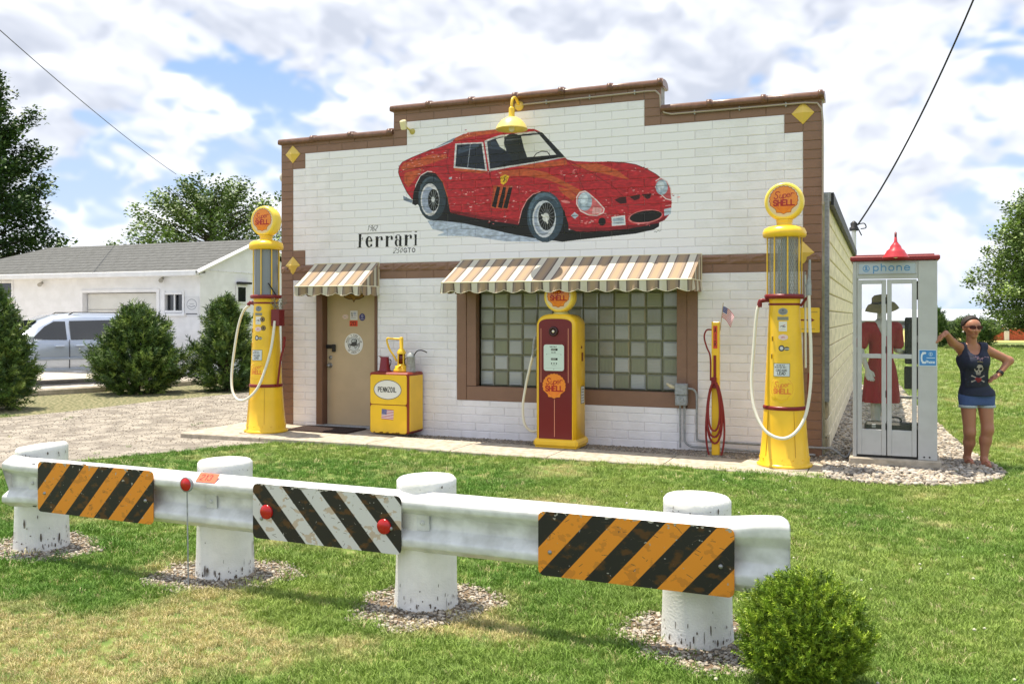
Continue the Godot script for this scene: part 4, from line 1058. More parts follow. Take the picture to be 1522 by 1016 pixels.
func air_post() -> void:
	var g := at_wall("air_post", "slim yellow air post lettered down its face with a coiled red hose", "air post", 5.98, 0.012, 0.26)
	var mb := MB.new(); mb.cbox(Vector3(0, 0.735, 0), Vector3(0.085, 1.47, 0.075), 0.008); obj("post", mb, M.yellow, g)
	var cv := CV.new(64, 192, c8(206, 70, 40))
	for k in 3:
		cv.text("AIR"[k], 20 if k != 1 else 28, 56 + k * 58, 42, 9, c8(60, 14, 12), 0.0, 0.56)
	sign_plate("lettering", cv, 0.045, 0.25, rrect(0.045, 0.25, 0.003), g, Vector3(0.0, 1.30, 0.038))
	mb = MB.new(); mb.cbox(Vector3(-0.005, 0.92, 0.042), Vector3(0.03, 0.36, 0.012), 0.003); mb.cbox(Vector3(-0.012, 0.80, 0.055), Vector3(0.055, 0.12, 0.05), 0.006); obj("hose_hook", mb, M.red_trim, g)
	mb = MB.new(true)
	var rng := RandomNumberGenerator.new(); rng.seed = 12
	for k in 4:
		var r := 0.094 - k * 0.009 + rng.randf_range(-0.005, 0.005); var hh := 0.37 - k * 0.035 + (0.07 if k == 0 else 0.0); var ox := rng.randf_range(-0.008, 0.012); var oz := 0.056 + k * 0.013
		var pts := []
		for i in 33:
			var a := TAU * i / 32
			var y := cos(a)
			pts.append(Vector3(ox + sin(a) * r * (1.0 - 0.22 * y), 0.805 - hh + y * hh, oz + 0.004 * sin(a * 3.0 + k)))
		mb.tube(pts, 0.0115, 7, false)
	obj("hose_coil", mb, M.red_rubber, g)
	mb = MB.new(true); mb.tube(curve([Vector3(-0.04, 1.38, 0.0), Vector3(-0.10, 1.375, 0.01), Vector3(-0.125, 1.30, 0.015), Vector3(-0.10, 1.19, 0.01), Vector3(-0.06, 1.08, 0.01), Vector3(-0.055, 0.82, 0.02)], 6), 0.009, 7); obj("feed_hose", mb, M.red_rubber, g)
	var f := at_wall("small_flag", "little stars and stripes flag drooping from the air post", "flag", 6.035, 1.43, 0.24)
	mb = MB.new(true); mb.tube([Vector3(-0.012, -0.05, 0.0), Vector3(0.022, 0.26, 0.0)], 0.004, 6); obj("flag_stick", mb, mat(c8(170, 150, 110), 0.6), f)
	mb = MB.new(true)
	var P := func(u: float, v: float) -> Vector3:
		var droop := u * u * 0.085 + u * 0.03
		return Vector3(0.018 - v * 0.013 + u * 0.125 * (1.0 - 0.2 * v), 0.225 - v * 0.125 - droop, 0.018 * sin(u * 7.0 + v * 2.0) * u)
	for i in 10:
		for j in 5:
			var a := i / 10.0; var b := (i + 1) / 10.0; var c := j / 5.0; var d := (j + 1) / 5.0
			mb.quad_uv(P.call(a, d), P.call(b, d), P.call(b, c), P.call(a, c), Vector2(a, d), Vector2(b, d), Vector2(b, c), Vector2(a, c))
	var m := mat(Color.WHITE, 0.8); m.albedo_texture = tex(flag_canvas()); obj("cloth", mb, m, f)
# ---------------------------------------------------------------- petrol pumps
func globe(g: Node3D, at: Vector3, r: float) -> void:
	var part := Node3D.new(); part.name = "globe"; part.position = at; g.add_child(part)
	var ax := Basis(Vector3.RIGHT, PI / 2)
	var mb := MB.new(true)
	mb.lathe([Vector2(r * 0.80, 0.078), Vector2(r * 0.86, 0.082), Vector2(r * 0.94, 0.07), Vector2(r * 0.99, 0.035), Vector2(r, 0.0), Vector2(r * 0.99, -0.035), Vector2(r * 0.94, -0.07), Vector2(r * 0.86, -0.082), Vector2(r * 0.80, -0.078)], 40, Transform3D(ax, Vector3.ZERO))
	obj("globe_rim", mb, M.globe_yellow, part)
	for sgn in [1.0, -1.0]:
		mb = MB.new(true)
		var R := r * 0.81
		for i in 5:
			for k in 32:
				var f := func(a: int, b: int) -> Vector3:
					var rr := R * a / 5.0; var t := TAU * b / 32
					return Vector3(cos(t) * rr, sin(t) * rr, 0.078 + 0.014 * (1.0 - pow(a / 5.0, 2.0)))
				var p: Vector3 = f.call(i, k); var q: Vector3 = f.call(i + 1, k); var s: Vector3 = f.call(i + 1, (k + 1) % 32); var t2: Vector3 = f.call(i, (k + 1) % 32)
				var u := func(v: Vector3) -> Vector2: return Vector2(0.5 + v.x / R * 0.5 * 0.98, 0.5 - v.y / R * 0.5 * 0.98)
				if i > 0: mb.tri_uv(p, q, t2, u.call(p), u.call(q), u.call(t2))
				mb.tri_uv(q, s, t2, u.call(q), u.call(s), u.call(t2))
		var o := obj("globe_face", mb, M.shell_face, part)
		if sgn < 0: o.rotation.y = PI

# sticker wrapped on the tapering column; radius given by f(y)
func wrap_sticker(called: String, cv: CV, g: Node3D, y: float, ang: float, w: float, h: float, rad: Callable, rough := 0.4, oval_cut := false, lift := 0.0025) -> void:
	var mb := MB.new(true)
	var nx := 8; var ny := 8 if oval_cut else 2
	var P := func(u: float, v: float) -> Vector3:
		var hw := 1.0
		if oval_cut: hw = sqrt(maxf(0.0, 1.0 - pow(v * 2.0 - 1.0, 2.0)))
		var yy := y + (0.5 - v) * h
		var r: float = rad.call(yy) + lift
		var a := ang + (u - 0.5) * hw * w / r
		return Vector3(sin(a) * r, yy, cos(a) * r)
	var U := func(u: float, v: float) -> Vector2:
		var hw := 1.0
		if oval_cut: hw = sqrt(maxf(0.0, 1.0 - pow(v * 2.0 - 1.0, 2.0)))
		return Vector2(0.5 + (u - 0.5) * hw, v)
	for i in nx:
		for j in ny:
			var a := float(i) / nx; var b := float(i + 1) / nx; var c := float(j) / ny; var d := float(j + 1) / ny
			mb.quad_uv(P.call(a, d), P.call(b, d), P.call(b, c), P.call(a, c), U.call(a, d), U.call(b, d), U.call(b, c), U.call(a, c))
	var m := mat(Color.WHITE, rough); m.albedo_texture = tex(cv)
	obj(called, mb, m, g)

func visible_pump(label: String, s: float, o: float, mesh_guard: bool) -> Node3D:
	var g := at_wall("visible_gas_pump", label, "gas pump", s, pad_h(s), o)
	var rad := func(y: float) -> float:
		if y < 0.58: return lerpf(0.245, 0.206, y / 0.58)
		return lerpf(0.203, 0.152, clampf((y - 0.58) / 1.08, 0, 1))
	var mb := MB.new(true)
	mb.lathe([Vector2(0, 0.0), Vector2(0.275, 0.0), Vector2(0.278, 0.018), Vector2(0.26, 0.03), Vector2(0.25, 0.04), Vector2(0.248, 0.10), Vector2(0.244, 0.105), Vector2(rad.call(0.3), 0.3), Vector2(rad.call(0.42), 0.42), Vector2(rad.call(0.425), 0.425), Vector2(rad.call(0.575), 0.575)], 40)
	for k in 14:   # rivets round the foot
		var a := TAU * k / 14
		mb.lathe([Vector2(0, 0.007), Vector2(0.008, 0.004), Vector2(0.009, 0)], 6, Transform3D(Basis(Vector3.UP, a) * Basis(Vector3.RIGHT, PI / 2), Vector3(sin(a) * 0.248, 0.085, cos(a) * 0.248)))
	obj("pump_base", mb, M.yellow, g)
	mb = MB.new()
	for a in [0.55, -0.75]: mb.tube([Vector3(sin(a) * 0.2445, 0.11, cos(a) * 0.2445), Vector3(sin(a) * 0.2075, 0.57, cos(a) * 0.2075)], 0.0022, 4)
	obj("base_seam", mb, mat(c8(176, 136, 30), 0.5), g)
	mb = MB.new(true); mb.lathe([Vector2(0.206, 0.575), Vector2(0.214, 0.58), Vector2(0.216, 0.60), Vector2(0.212, 0.612), Vector2(0.202, 0.616)], 40); obj("lower_band", mb, M.red_trim, g)
	mb = MB.new(true); mb.lathe([Vector2(rad.call(0.612), 0.612), Vector2(rad.call(1.0), 1.0), Vector2(rad.call(1.4), 1.4), Vector2(rad.call(1.62), 1.62), Vector2(0.155, 1.66), Vector2(0.165, 1.72)], 40)
	var col := obj("column", mb, M.yellow, g)
	mb = MB.new(true); mb.lathe([Vector2(0.156, 1.638), Vector2(0.16, 1.642), Vector2(0.16, 1.656), Vector2(0.156, 1.66)], 40); mb.lathe([Vector2(0.0, 1.70), Vector2(0.19, 1.705), Vector2(0.2, 1.72), Vector2(0.2, 1.742), Vector2(0.19, 1.752), Vector2(0.0, 1.752)], 40); obj("collar", mb, M.red_trim, g)
	# sight cylinder
	mb = MB.new(true); mb.lathe([Vector2(0.15, 1.75), Vector2(0.15, 2.33)], 36); obj("sight_glass", mb, M.cyl_clear if mesh_guard else M.cyl_milky, g)
	mb = MB.new(true); mb.lathe([Vector2(0.02, 1.75), Vector2(0.02, 2.33)], 10); mb.tube([Vector3(0.05, 1.75, 0.02), Vector3(0.05, 2.3, 0.02)], 0.008, 6); mb.tube([Vector3(-0.05, 1.75, 0.03), Vector3(-0.05, 2.25, 0.03)], 0.01, 6); obj("inner_pipe", mb, M.steel, g)
	for k in 8:
		var a := TAU * (k + 0.35) / 8
		mb = MB.new(true); mb.tube([Vector3(sin(a) * 0.172, 1.745, cos(a) * 0.172), Vector3(sin(a) * 0.172, 2.345, cos(a) * 0.172)], 0.0075, 8); obj("guard_rod", mb, M.yellow, g)
	if mesh_guard:   # expanded metal guard: crossing helical wires
		mb = MB.new()
		var nw := 52; var steps := 22
		for dir in [1.0, -1.0]:
			for k in nw:
				var a0 := TAU * k / nw
				for i in steps:
					var y0 := 1.755 + 0.58 * i / steps; var y1 := 1.755 + 0.58 * (i + 1) / steps
					var ta: float = a0 + dir * 1.05 * i / steps; var tb: float = a0 + dir * 1.05 * (i + 1) / steps
					var p := Vector3(sin(ta) * 0.161, y0, cos(ta) * 0.161); var q := Vector3(sin(tb) * 0.161, y1, cos(tb) * 0.161)
					var e: Vector3 = Vector3(cos(ta), 0, -sin(ta)) * 0.0016
					mb.quad(p - e, p + e, q + e, q - e)
		tag(obj("wire_guard", mb, mat(c8(150, 152, 140), 0.45, 0.5), g), "", "", "", "stuff")
	mb = MB.new(true); mb.lathe([Vector2(0, 2.33), Vector2(0.205, 2.335), Vector2(0.216, 2.35), Vector2(0.218, 2.385), Vector2(0.212, 2.40), Vector2(0.2, 2.425), Vector2(0.16, 2.445), Vector2(0.09, 2.455), Vector2(0.078, 2.47), Vector2(0.082, 2.50), Vector2(0.085, 2.515), Vector2(0.0, 2.515)], 40); obj("cap", mb, M.yellow, g)
	globe(g, Vector3(0, 2.70, 0), 0.198)
	# stickers and plates
	var K := c8(60, 62, 64)
	var cv := CV.new(128, 96, c8(150, 152, 150)); cv.ell(Vector2(64, 48), 52, 38, c8(128, 130, 130)); cv.ell(Vector2(64, 34), 12, 12, c8(90, 92, 94)); cv.line(PackedVector2Array([Vector2(30, 64), Vector2(98, 64)]), 6, c8(96, 98, 100))
	wrap_sticker("oval_plate", cv, g, 1.575, 0.0, 0.095, 0.075, rad, 0.35, true)
	cv = CV.new(128, 40, c8(140, 138, 120)); cv.line(PackedVector2Array([Vector2(10, 20), Vector2(118, 20)]), 8, c8(116, 114, 100))
	wrap_sticker("serial_plate", cv, g, 1.505, 0.0, 0.11, 0.035, rad, 0.35)
	cv = CV.new(128, 160, c8(222, 220, 212)); cv.line(PackedVector2Array([Vector2(24, 84), Vector2(60, 70), Vector2(104, 86), Vector2(60, 92)]), 12, c8(110, 112, 116)); cv.line(PackedVector2Array([Vector2(70, 66), Vector2(100, 52)]), 8, c8(180, 60, 60)); cv.line(PackedVector2Array([Vector2(24, 130), Vector2(100, 124)]), 5, c8(150, 150, 156))
	wrap_sticker("white_sticker", cv, g, 1.425, 0.0, 0.08, 0.1, rad)
	cv = CV.new(128, 80, c8(226, 200, 196)); cv.line(PackedVector2Array([Vector2(40, 50), Vector2(50, 32), Vector2(60, 48), Vector2(70, 34), Vector2(88, 46)]), 6, c8(190, 60, 80))
	wrap_sticker("oval_sticker", cv, g, 1.315, 0.02, 0.095, 0.062, rad, 0.4, true)
	cv = CV.new(128, 128, c8(236, 192, 44)); cv.ell(Vector2(42, 60), 30, 34, c8(64, 66, 68)); cv.ell(Vector2(42, 60), 17, 19, c8(206, 208, 210)); cv.ell(Vector2(92, 64), 26, 22, c8(96, 92, 80)); cv.line(PackedVector2Array([Vector2(76, 66), Vector2(112, 66)]), 10, c8(196, 198, 190))
	wrap_sticker("lock_plate", cv, g, 1.20, 0.06, 0.13, 0.12, rad)
	mb = MB.new()
	for q in [[-0.105, 1.30, 0.05], [-0.11, 1.12, 0.05]]: mb.cbox(Vector3(q[0], q[1], rad.call(q[1]) * 0.86), Vector3(0.012, q[2], 0.012), 0.003)
	obj("hinge", mb, mat(c8(150, 116, 30), 0.5), g)
	cv = CV.new(256, 200, c8(40, 44, 48)); cv.im.fill_rect(Rect2i(6, 6, 244, 188), c8(206, 212, 214)); cv.text("FOR USE AS A", 44, 40, 18, 4, K, 0.0, 0.5, 0.22); cv.text("MOTOR FUEL ONLY", 24, 70, 18, 4, K, 0.0, 0.5, 0.2); cv.text("CONTAINS", 40, 120, 30, 6, K, 0.0, 0.55, 0.22); cv.text("LEAD", 64, 170, 40, 9, K, 0.0, 0.6, 0.2)
	wrap_sticker("lead_sign", cv, g, 0.985, -0.06, 0.165, 0.135, rad, 0.35)
	wrap_sticker("faded_emblem", shell_canvas(c8(243, 197, 41), true), g, 0.785, -0.05, 0.27, 0.27, rad, 0.3, true, 0.0015)
	return g

func hose(g: Node3D, pts: Array, r := 0.0165) -> void:
	var mb := MB.new(true); mb.tube(curve(pts, 7), r, 10); obj("hose", mb, M.hose_white, g)

func build_pumps() -> void:
	M.globe_yellow = mat(c8(246, 214, 84), 0.3)
	M.shell_face = mat(Color.WHITE, 0.25); M.shell_face.albedo_texture = tex(shell_canvas(c8(228, 206, 170)))
	M.cyl_clear = mat(Color(0.55, 0.6, 0.62, 0.35), 0.05); M.cyl_clear.transparency = BaseMaterial3D.TRANSPARENCY_ALPHA
	M.cyl_milky = mat(c8(126, 132, 138), 0.12)
	# right-hand pump
	var g := visible_pump("tall yellow glass cylinder pump with a wire guard beside the phone booth", 6.75, 0.69, true)
	hose(g, [Vector3(-0.24, 1.66, 0.06), Vector3(-0.27, 1.55, 0.07), Vector3(-0.295, 1.2, 0.1), Vector3(-0.31, 0.85, 0.15), Vector3(-0.27, 0.58, 0.22), Vector3(-0.16, 0.38, 0.29), Vector3(0.0, 0.31, 0.31), Vector3(0.13, 0.37, 0.27), Vector3(0.225, 0.55, 0.2), Vector3(0.265, 0.85, 0.14), Vector3(0.265, 1.2, 0.1), Vector3(0.25, 1.5, 0.06), Vector3(0.24, 1.78, 0.03)])
	var mb := MB.new(true); mb.tube(curve([Vector3(-0.12, 1.69, 0.05), Vector3(-0.19, 1.69, 0.055), Vector3(-0.235, 1.68, 0.06), Vector3(-0.242, 1.62, 0.06)], 4), [0.02, 0.02, 0.02, 0.02, 0.021, 0.022, 0.024, 0.024, 0.024, 0.024, 0.025, 0.025, 0.026], 10); obj("hose_outlet", mb, M.red_trim, g)
	mb = MB.new(true); mb.tube([Vector3(0.24, 1.74, 0.03), Vector3(0.24, 1.84, 0.03), Vector3(0.245, 1.92, 0.03), Vector3(0.25, 2.1, 0.03)], [0.026, 0.028, 0.016, 0.012], 10); mb.tube(curve([Vector3(0.24, 1.8, 0.03), Vector3(0.2, 1.86, 0.03), Vector3(0.205, 1.98, 0.03)], 4), 0.006, 6); obj("nozzle", mb, M.galv, g)
	mb = MB.new(true); mb.tube([Vector3(0.16, 1.63, 0.02), Vector3(0.21, 1.7, 0.03), Vector3(0.24, 1.73, 0.03)], 0.013, 8); obj("nozzle_holder", mb, M.red_trim, g)
	mb = MB.new(true); mb.tube([Vector3(0.22, 0.55, 0.02), Vector3(0.235, 0.62, 0.02), Vector3(0.24, 0.95, 0.0)], 0.014, 8); obj("pump_lever", mb, M.red_trim, g)
	mb = MB.new(true); mb.tube([Vector3(0.205, 1.0, -0.03), Vector3(0.2, 1.95, -0.04)], 0.011, 8); obj("vent_pipe", mb, M.hose_white, g)
	# left-hand pump
	g = visible_pump("tall yellow glass cylinder pump with a red flower box near the tan door", 0.33, 0.76, false)
	hose(g, [Vector3(-0.215, 1.62, 0.06), Vector3(-0.30, 1.55, 0.07), Vector3(-0.36, 1.35, 0.1), Vector3(-0.39, 1.0, 0.15), Vector3(-0.385, 0.72, 0.2), Vector3(-0.32, 0.52, 0.26), Vector3(-0.2, 0.42, 0.3), Vector3(-0.06, 0.44, 0.3), Vector3(0.07, 0.58, 0.26), Vector3(0.15, 0.82, 0.21), Vector3(0.205, 1.1, 0.16), Vector3(0.225, 1.42, 0.12)])
	mb = MB.new(true); mb.tube(curve([Vector3(-0.10, 1.64, 0.07), Vector3(-0.16, 1.65, 0.07), Vector3(-0.2, 1.655, 0.065), Vector3(-0.235, 1.63, 0.06)], 4), [0.03, 0.03, 0.03, 0.026, 0.022, 0.024, 0.028, 0.026, 0.022, 0.02, 0.022, 0.024, 0.024], 10); obj("hose_outlet", mb, M.red_trim, g)
	mb = MB.new(); mb.cbox(Vector3(0.225, 1.46, 0.06), Vector3(0.125, 0.21, 0.12), 0.006); obj("flower_box", mb, M.maroon, g)
	var rng := RandomNumberGenerator.new(); rng.seed = 5
	mb = MB.new()
	for k in 26:
		var b := Vector3(0.225 + rng.randf_range(-0.05, 0.05), 1.55, 0.06 + rng.randf_range(-0.04, 0.04)); var t := b + Vector3(rng.randf_range(-0.07, 0.07), rng.randf_range(0.06, 0.16), rng.randf_range(-0.03, 0.05))
		mb.tube([b, t], 0.0025, 4)
		for j in 3:
			var c := t + Vector3(rng.randf_range(-0.02, 0.02), rng.randf_range(-0.03, 0.01), rng.randf_range(-0.02, 0.02))
			mb.quad(c + Vector3(-0.008, 0, 0), c + Vector3(0, -0.009, 0.004), c + Vector3(0.008, 0, 0), c + Vector3(0, 0.009, 0.004))
	tag(obj("dried_flowers", mb, mat(c8(126, 122, 110), 0.9), g), "", "", "", "stuff")
	mb = MB.new(true); mb.tube([Vector3(0.21, 0.58, 0.06), Vector3(0.225, 0.62, 0.06), Vector3(0.25, 0.95, 0.03), Vector3(0.275, 1.1, 0.0), Vector3(0.285, 1.22, 0.0)], [0.014, 0.014, 0.013, 0.017, 0.018], 8); obj("pump_lever", mb, M.red_trim, g)
	mb = MB.new(true); mb.tube([Vector3(0.19, 1.72, 0.02), Vector3(0.14, 1.9, 0.14)], 0.008, 6); obj("nozzle_wire", mb, M.dark_metal, g)
	for p in [[1.44, -0.38, 0.06, 0.075], [1.33, -0.3, 0.06, 0.07]]:
		var cv := CV.new(96, 96, c8(40, 38, 36)); cv.ell(Vector2(48, 48), 36, 36, c8(150, 120, 70)); cv.ell(Vector2(48, 48), 22, 22, c8(60, 50, 44))
		wrap_sticker("round_sticker", cv, g, p[0], p[1] + 0.75, 0.06, 0.07, func(y: float) -> float: return lerpf(0.203, 0.152, clampf((y - 0.58) / 1.08, 0, 1)), 0.4, true)
	board_behind()
	centre_pump()

func board_behind() -> void:
	# tall brown board with a rounded head that stands behind the left-hand pump
	var g := at_wall("brown_board", "tall brown board with rounded top standing behind the pump with the flower box", "board", -0.03, 0.004, 0.30)
	var mb := MB.new(); var o := PackedVector2Array([Vector2(-0.14, 0), Vector2(0.14, 0), Vector2(0.14, 1.6)])
	for k in 9: o.append(Vector2(0, 1.6) + Vector2(cos(PI * k / 8), sin(PI * k / 8) * 0.6) * 0.14)
	mb.plate(o, -0.02, 0.0); obj("panel", mb, M.brown_paint, g)

func centre_pump() -> void:
	var s := 4.217
	var g := at_wall("electric_gas_pump", "short yellow and maroon dial pump standing before the glass block window", "gas pump", s, pad_h(s), 0.385)
	var w := 0.49; var d := 0.40; var H := 1.44
	var out := func(ww: float, hh: float, arch: float) -> PackedVector2Array:
		var o := PackedVector2Array([Vector2(-ww / 2, 0), Vector2(ww / 2, 0)])
		var n := 16
		for k in n + 1:
			var t := PI * k / n
			var c := cos(t); var sn := sin(t)
			o.append(Vector2(signf(c) * pow(absf(c), 0.62) * ww / 2, hh - arch + pow(sn, 0.85) * arch))
		return o
	# body: rounded shell lofted front to back
	var mb := MB.new(true)
	var rings := []
	for q in [[-d / 2, 0.05], [-d / 2 + 0.02, 0.015], [-d / 2 + 0.06, 0.0], [d / 2 - 0.05, 0.0], [d / 2 - 0.018, 0.010], [d / 2, 0.032]]:
		var r := []
		for p in out.call(w - q[1] * 2, H - q[1], 0.15): r.append(Vector3(p.x, p.y + 0.095, q[0]))
		rings.append(r)
	mb.loft(rings); obj("pump_body", mb, M.yellow, g)
	mb = MB.new(true); mb.smooth(false); mb.cbox(Vector3(0, 0.055, 0), Vector3(0.54, 0.10, 0.44), 0.03); mb.cbox(Vector3(0, 0.012, 0), Vector3(0.50, 0.024, 0.40), 0.004); obj("plinth", mb, M.yellow, g)
	mb = MB.new(); var f: PackedVector2Array = out.call(0.40, 1.375, 0.07)
	mb.plate(f, d / 2 - 0.01, d / 2 + 0.006, Transform3D(Basis(), Vector3(0, 0.105, 0))); var face := obj("front_panel", mb, M.maroon, g)
	var z := d / 2 + 0.006
	# dial window
	mb = MB.new(); mb.plate(rrect(0.272, 0.33, 0.035), z, z + 0.012, Transform3D(Basis(), Vector3(-0.012, 1.035, 0))); var win := obj("dial_bezel", mb, M.maroon, g)
	var cv := CV.new(256, 320, c8(206, 222, 214)); var K := c8(40, 44, 44)
	cv.text("THIS SALE", 76, 36, 16, 3, K, 0, 0.5, 0.2); cv.im.fill_rect(Rect2i(92, 48, 84, 26), K); cv.text("000", 100, 70, 18, 3, c8(220, 224, 220), 0, 0.55, 0.5)
	cv.text("GALLONS", 96, 102, 12, 2.5, K, 0, 0.5, 0.2); cv.line(PackedVector2Array([Vector2(40, 112), Vector2(216, 112)]), 2, c8(150, 160, 156)); cv.im.fill_rect(Rect2i(92, 164, 84, 26), K); cv.text("000", 100, 186, 18, 3, c8(220, 224, 220), 0, 0.55, 0.5)
	for k in 3: cv.im.fill_rect(Rect2i(94 + k * 30, 222, 14, 16), K)
	cv.line(PackedVector2Array([Vector2(100, 254), Vector2(160, 254)]), 4, c8(110, 116, 114)); cv.line(PackedVector2Array([Vector2(30, 286), Vector2(226, 286)]), 2, c8(150, 160, 156)); cv.ell(Vector2(38, 120), 4, 4, K); cv.ell(Vector2(218, 120), 4, 4, K); cv.ell(Vector2(128, 300), 4, 4, K)
	sign_plate("dial_face", cv, 0.245, 0.30, rrect(0.245, 0.30, 0.028), win, Vector3(-0.012, 1.035, z + 0.0125), Basis(), 0.002, 0.15)
	# round sight window
	mb = MB.new(true); mb.lathe([Vector2(0.0, 0.012), Vector2(0.03, 0.012), Vector2(0.034, 0.03), Vector2(0.048, 0.03), Vector2(0.056, 0.015), Vector2(0.058, 0.0)], 24, Transform3D(Basis(Vector3.RIGHT, PI / 2), Vector3(-0.018, 1.335, z))); var sw := obj("sight_ring", mb, mat(c8(52, 22, 24), 0.25), g)
	mb = MB.new(true); mb.lathe([Vector2(0, 0.03), Vector2(0.015, 0.026), Vector2(0.02, 0.014), Vector2(0.0, 0.012)], 14, Transform3D(Basis(Vector3.RIGHT, PI / 2), Vector3(-0.018, 1.335, z))); obj("sight_ball", mb, mat(c8(226, 214, 196), 0.2), sw)
	mb = MB.new()
	for x in [-0.172, 0.158]: mb.cbox(Vector3(x, 1.06, z + 0.003), Vector3(0.007, 0.62, 0.006), 0.002)
	mb.cbox(Vector3(-0.008, 0.345, z + 0.003), Vector3(0.007, 0.43, 0.006), 0.002); obj("trim_line", mb, mat(c8(224, 150, 120), 0.4), g)
	# shell shaped emblem, cut to its outline
	var shp := PackedVector2Array()
	for i in 15:
		var a0 := deg_to_rad(-118 + i * 236.0 / 15); var a1 := deg_to_rad(-118 + (i + 1) * 236.0 / 15)
		for k in 5:
			var a := lerpf(a0, a1, k / 5.0); var r := (1.0 + 0.055 * sin(PI * k / 5.0)) * 205 / 512.0
			shp.append(Vector2(sin(a) * r, 20.0 / 512 + cos(a) * r) * 0.335)
	for p in [[388, 372], [372, 392], [364, 430], [300, 436], [256, 456], [212, 436], [148, 430], [140, 392], [124, 372]]: shp.append(Vector2(p[0] / 512.0 - 0.5, 0.5 - p[1] / 512.0) * 0.335)
	sign_plate("shell_emblem", shell_canvas(c8(240, 186, 60)), 0.335, 0.335, shp, g, Vector3(-0.012, 0.70, z + 0.001), Basis(), 0.006)
	globe(g, Vector3(0.0, 1.735, 0.02), 0.188)
	mb = MB.new(true); mb.lathe([Vector2(0.1, 1.515), Vector2(0.095, 1.54), Vector2(0.08, 1.55), Vector2(0.08, 1.57)], 24); obj("globe_collar", mb, mat(c8(196, 196, 130), 0.4), g)
	# right side: latch and small notice
	mb = MB.new(); mb.cbox(Vector3(w / 2 + 0.004, 1.15, 0.0), Vector3(0.012, 0.03, 0.025), 0.003); mb.cbox(Vector3(w / 2 + 0.008, 1.04, -0.02), Vector3(0.018, 0.1, 0.02), 0.004); obj("latch", mb, mat(c8(110, 60, 30), 0.5), g)
	cv = CV.new(96, 160, c8(40, 44, 48)); cv.im.fill_rect(Rect2i(5, 5, 86, 150), c8(206, 210, 210))
	for k in 5: cv.line(PackedVector2Array([Vector2(18, 30 + k * 26), Vector2(78, 30 + k * 26)]), 7, c8(90, 94, 98))
	sign_plate("side_notice", cv, 0.13, 0.2, rrect(0.13, 0.2, 0.006), g, Vector3(w / 2 + 0.001, 0.60, -0.05), Basis(Vector3.UP, PI / 2))
	# hose and nozzle on the left side
	hose(g, [Vector3(-0.27, 0.17, 0.0), Vector3(-0.37, 0.16, 0.02), Vector3(-0.44, 0.25, 0.05), Vector3(-0.455, 0.45, 0.06), Vector3(-0.42, 0.68, 0.06), Vector3(-0.37, 0.9, 0.06), Vector3(-0.335, 1.05, 0.05)], 0.016)
	mb = MB.new(true); mb.tube(curve([Vector3(-0.335, 1.02, 0.05), Vector3(-0.325, 1.12, 0.05), Vector3(-0.315, 1.22, 0.05), Vector3(-0.285, 1.3, 0.04), Vector3(-0.255, 1.34, 0.03)], 4), 0.018, 8); mb.tube(curve([Vector3(-0.325, 1.1, 0.06), Vector3(-0.28, 1.13, 0.06), Vector3(-0.27, 1.2, 0.06)], 4), 0.007, 6); obj("nozzle", mb, M.galv, g)
	mb = MB.new(); mb.cbox(Vector3(-0.26, 1.22, 0.03), Vector3(0.05, 0.12, 0.06), 0.008); obj("nozzle_boot", mb, M.galv, g)
# ---------------------------------------------------------------- guard rail
func hazard_canvas(a: Color, b: Color, lean: float, seed_: int, worn: Color) -> CV:
	var cv := CV.new(640, 256, a)
	var pitch := 160.0
	for k in range(-4, 9):
		var x := k * pitch
		cv.poly(PackedVector2Array([Vector2(x, 256), Vector2(x + pitch * 0.5, 256), Vector2(x + pitch * 0.5 + lean, 0), Vector2(x + lean, 0)]), b)
	var rng := RandomNumberGenerator.new(); rng.seed = seed_
	# rust bleeding through in stains, chips of bare metal along the upper edge
	var n := FastNoiseLite.new(); n.seed = seed_; n.frequency = 0.012; n.fractal_octaves = 4
	var n2 := FastNoiseLite.new(); n2.seed = seed_ + 5; n2.frequency = 0.03; n2.fractal_octaves = 4
	for y in 256:
		for x in 640:
			var c := cv.im.get_pixel(x, y)
			var v := n.get_noise_2d(x, y * 1.3)
			if c.r < 0.25 and v > 0.12: c = c.lerp(c8(96, 58, 14), clampf((v - 0.12) * 2.6, 0.0, 0.75))
			elif v > 0.3: c = c.lerp(c8(150, 96, 40), 0.3)
			var w := n2.get_noise_2d(x, y)
			if w > 0.60 - 0.52 * exp(-y / 12.0): c = worn
			cv.im.set_pixel(x, y, c)
	for k in 60:
		var p := Vector2(rng.randf_range(0, 640), rng.randf_range(0, 256))
		cv.line(PackedVector2Array([p, p + Vector2(rng.randf_range(-20, 20), rng.randf_range(-14, 14))]), 1.5, c8(70, 60, 50))
	return cv

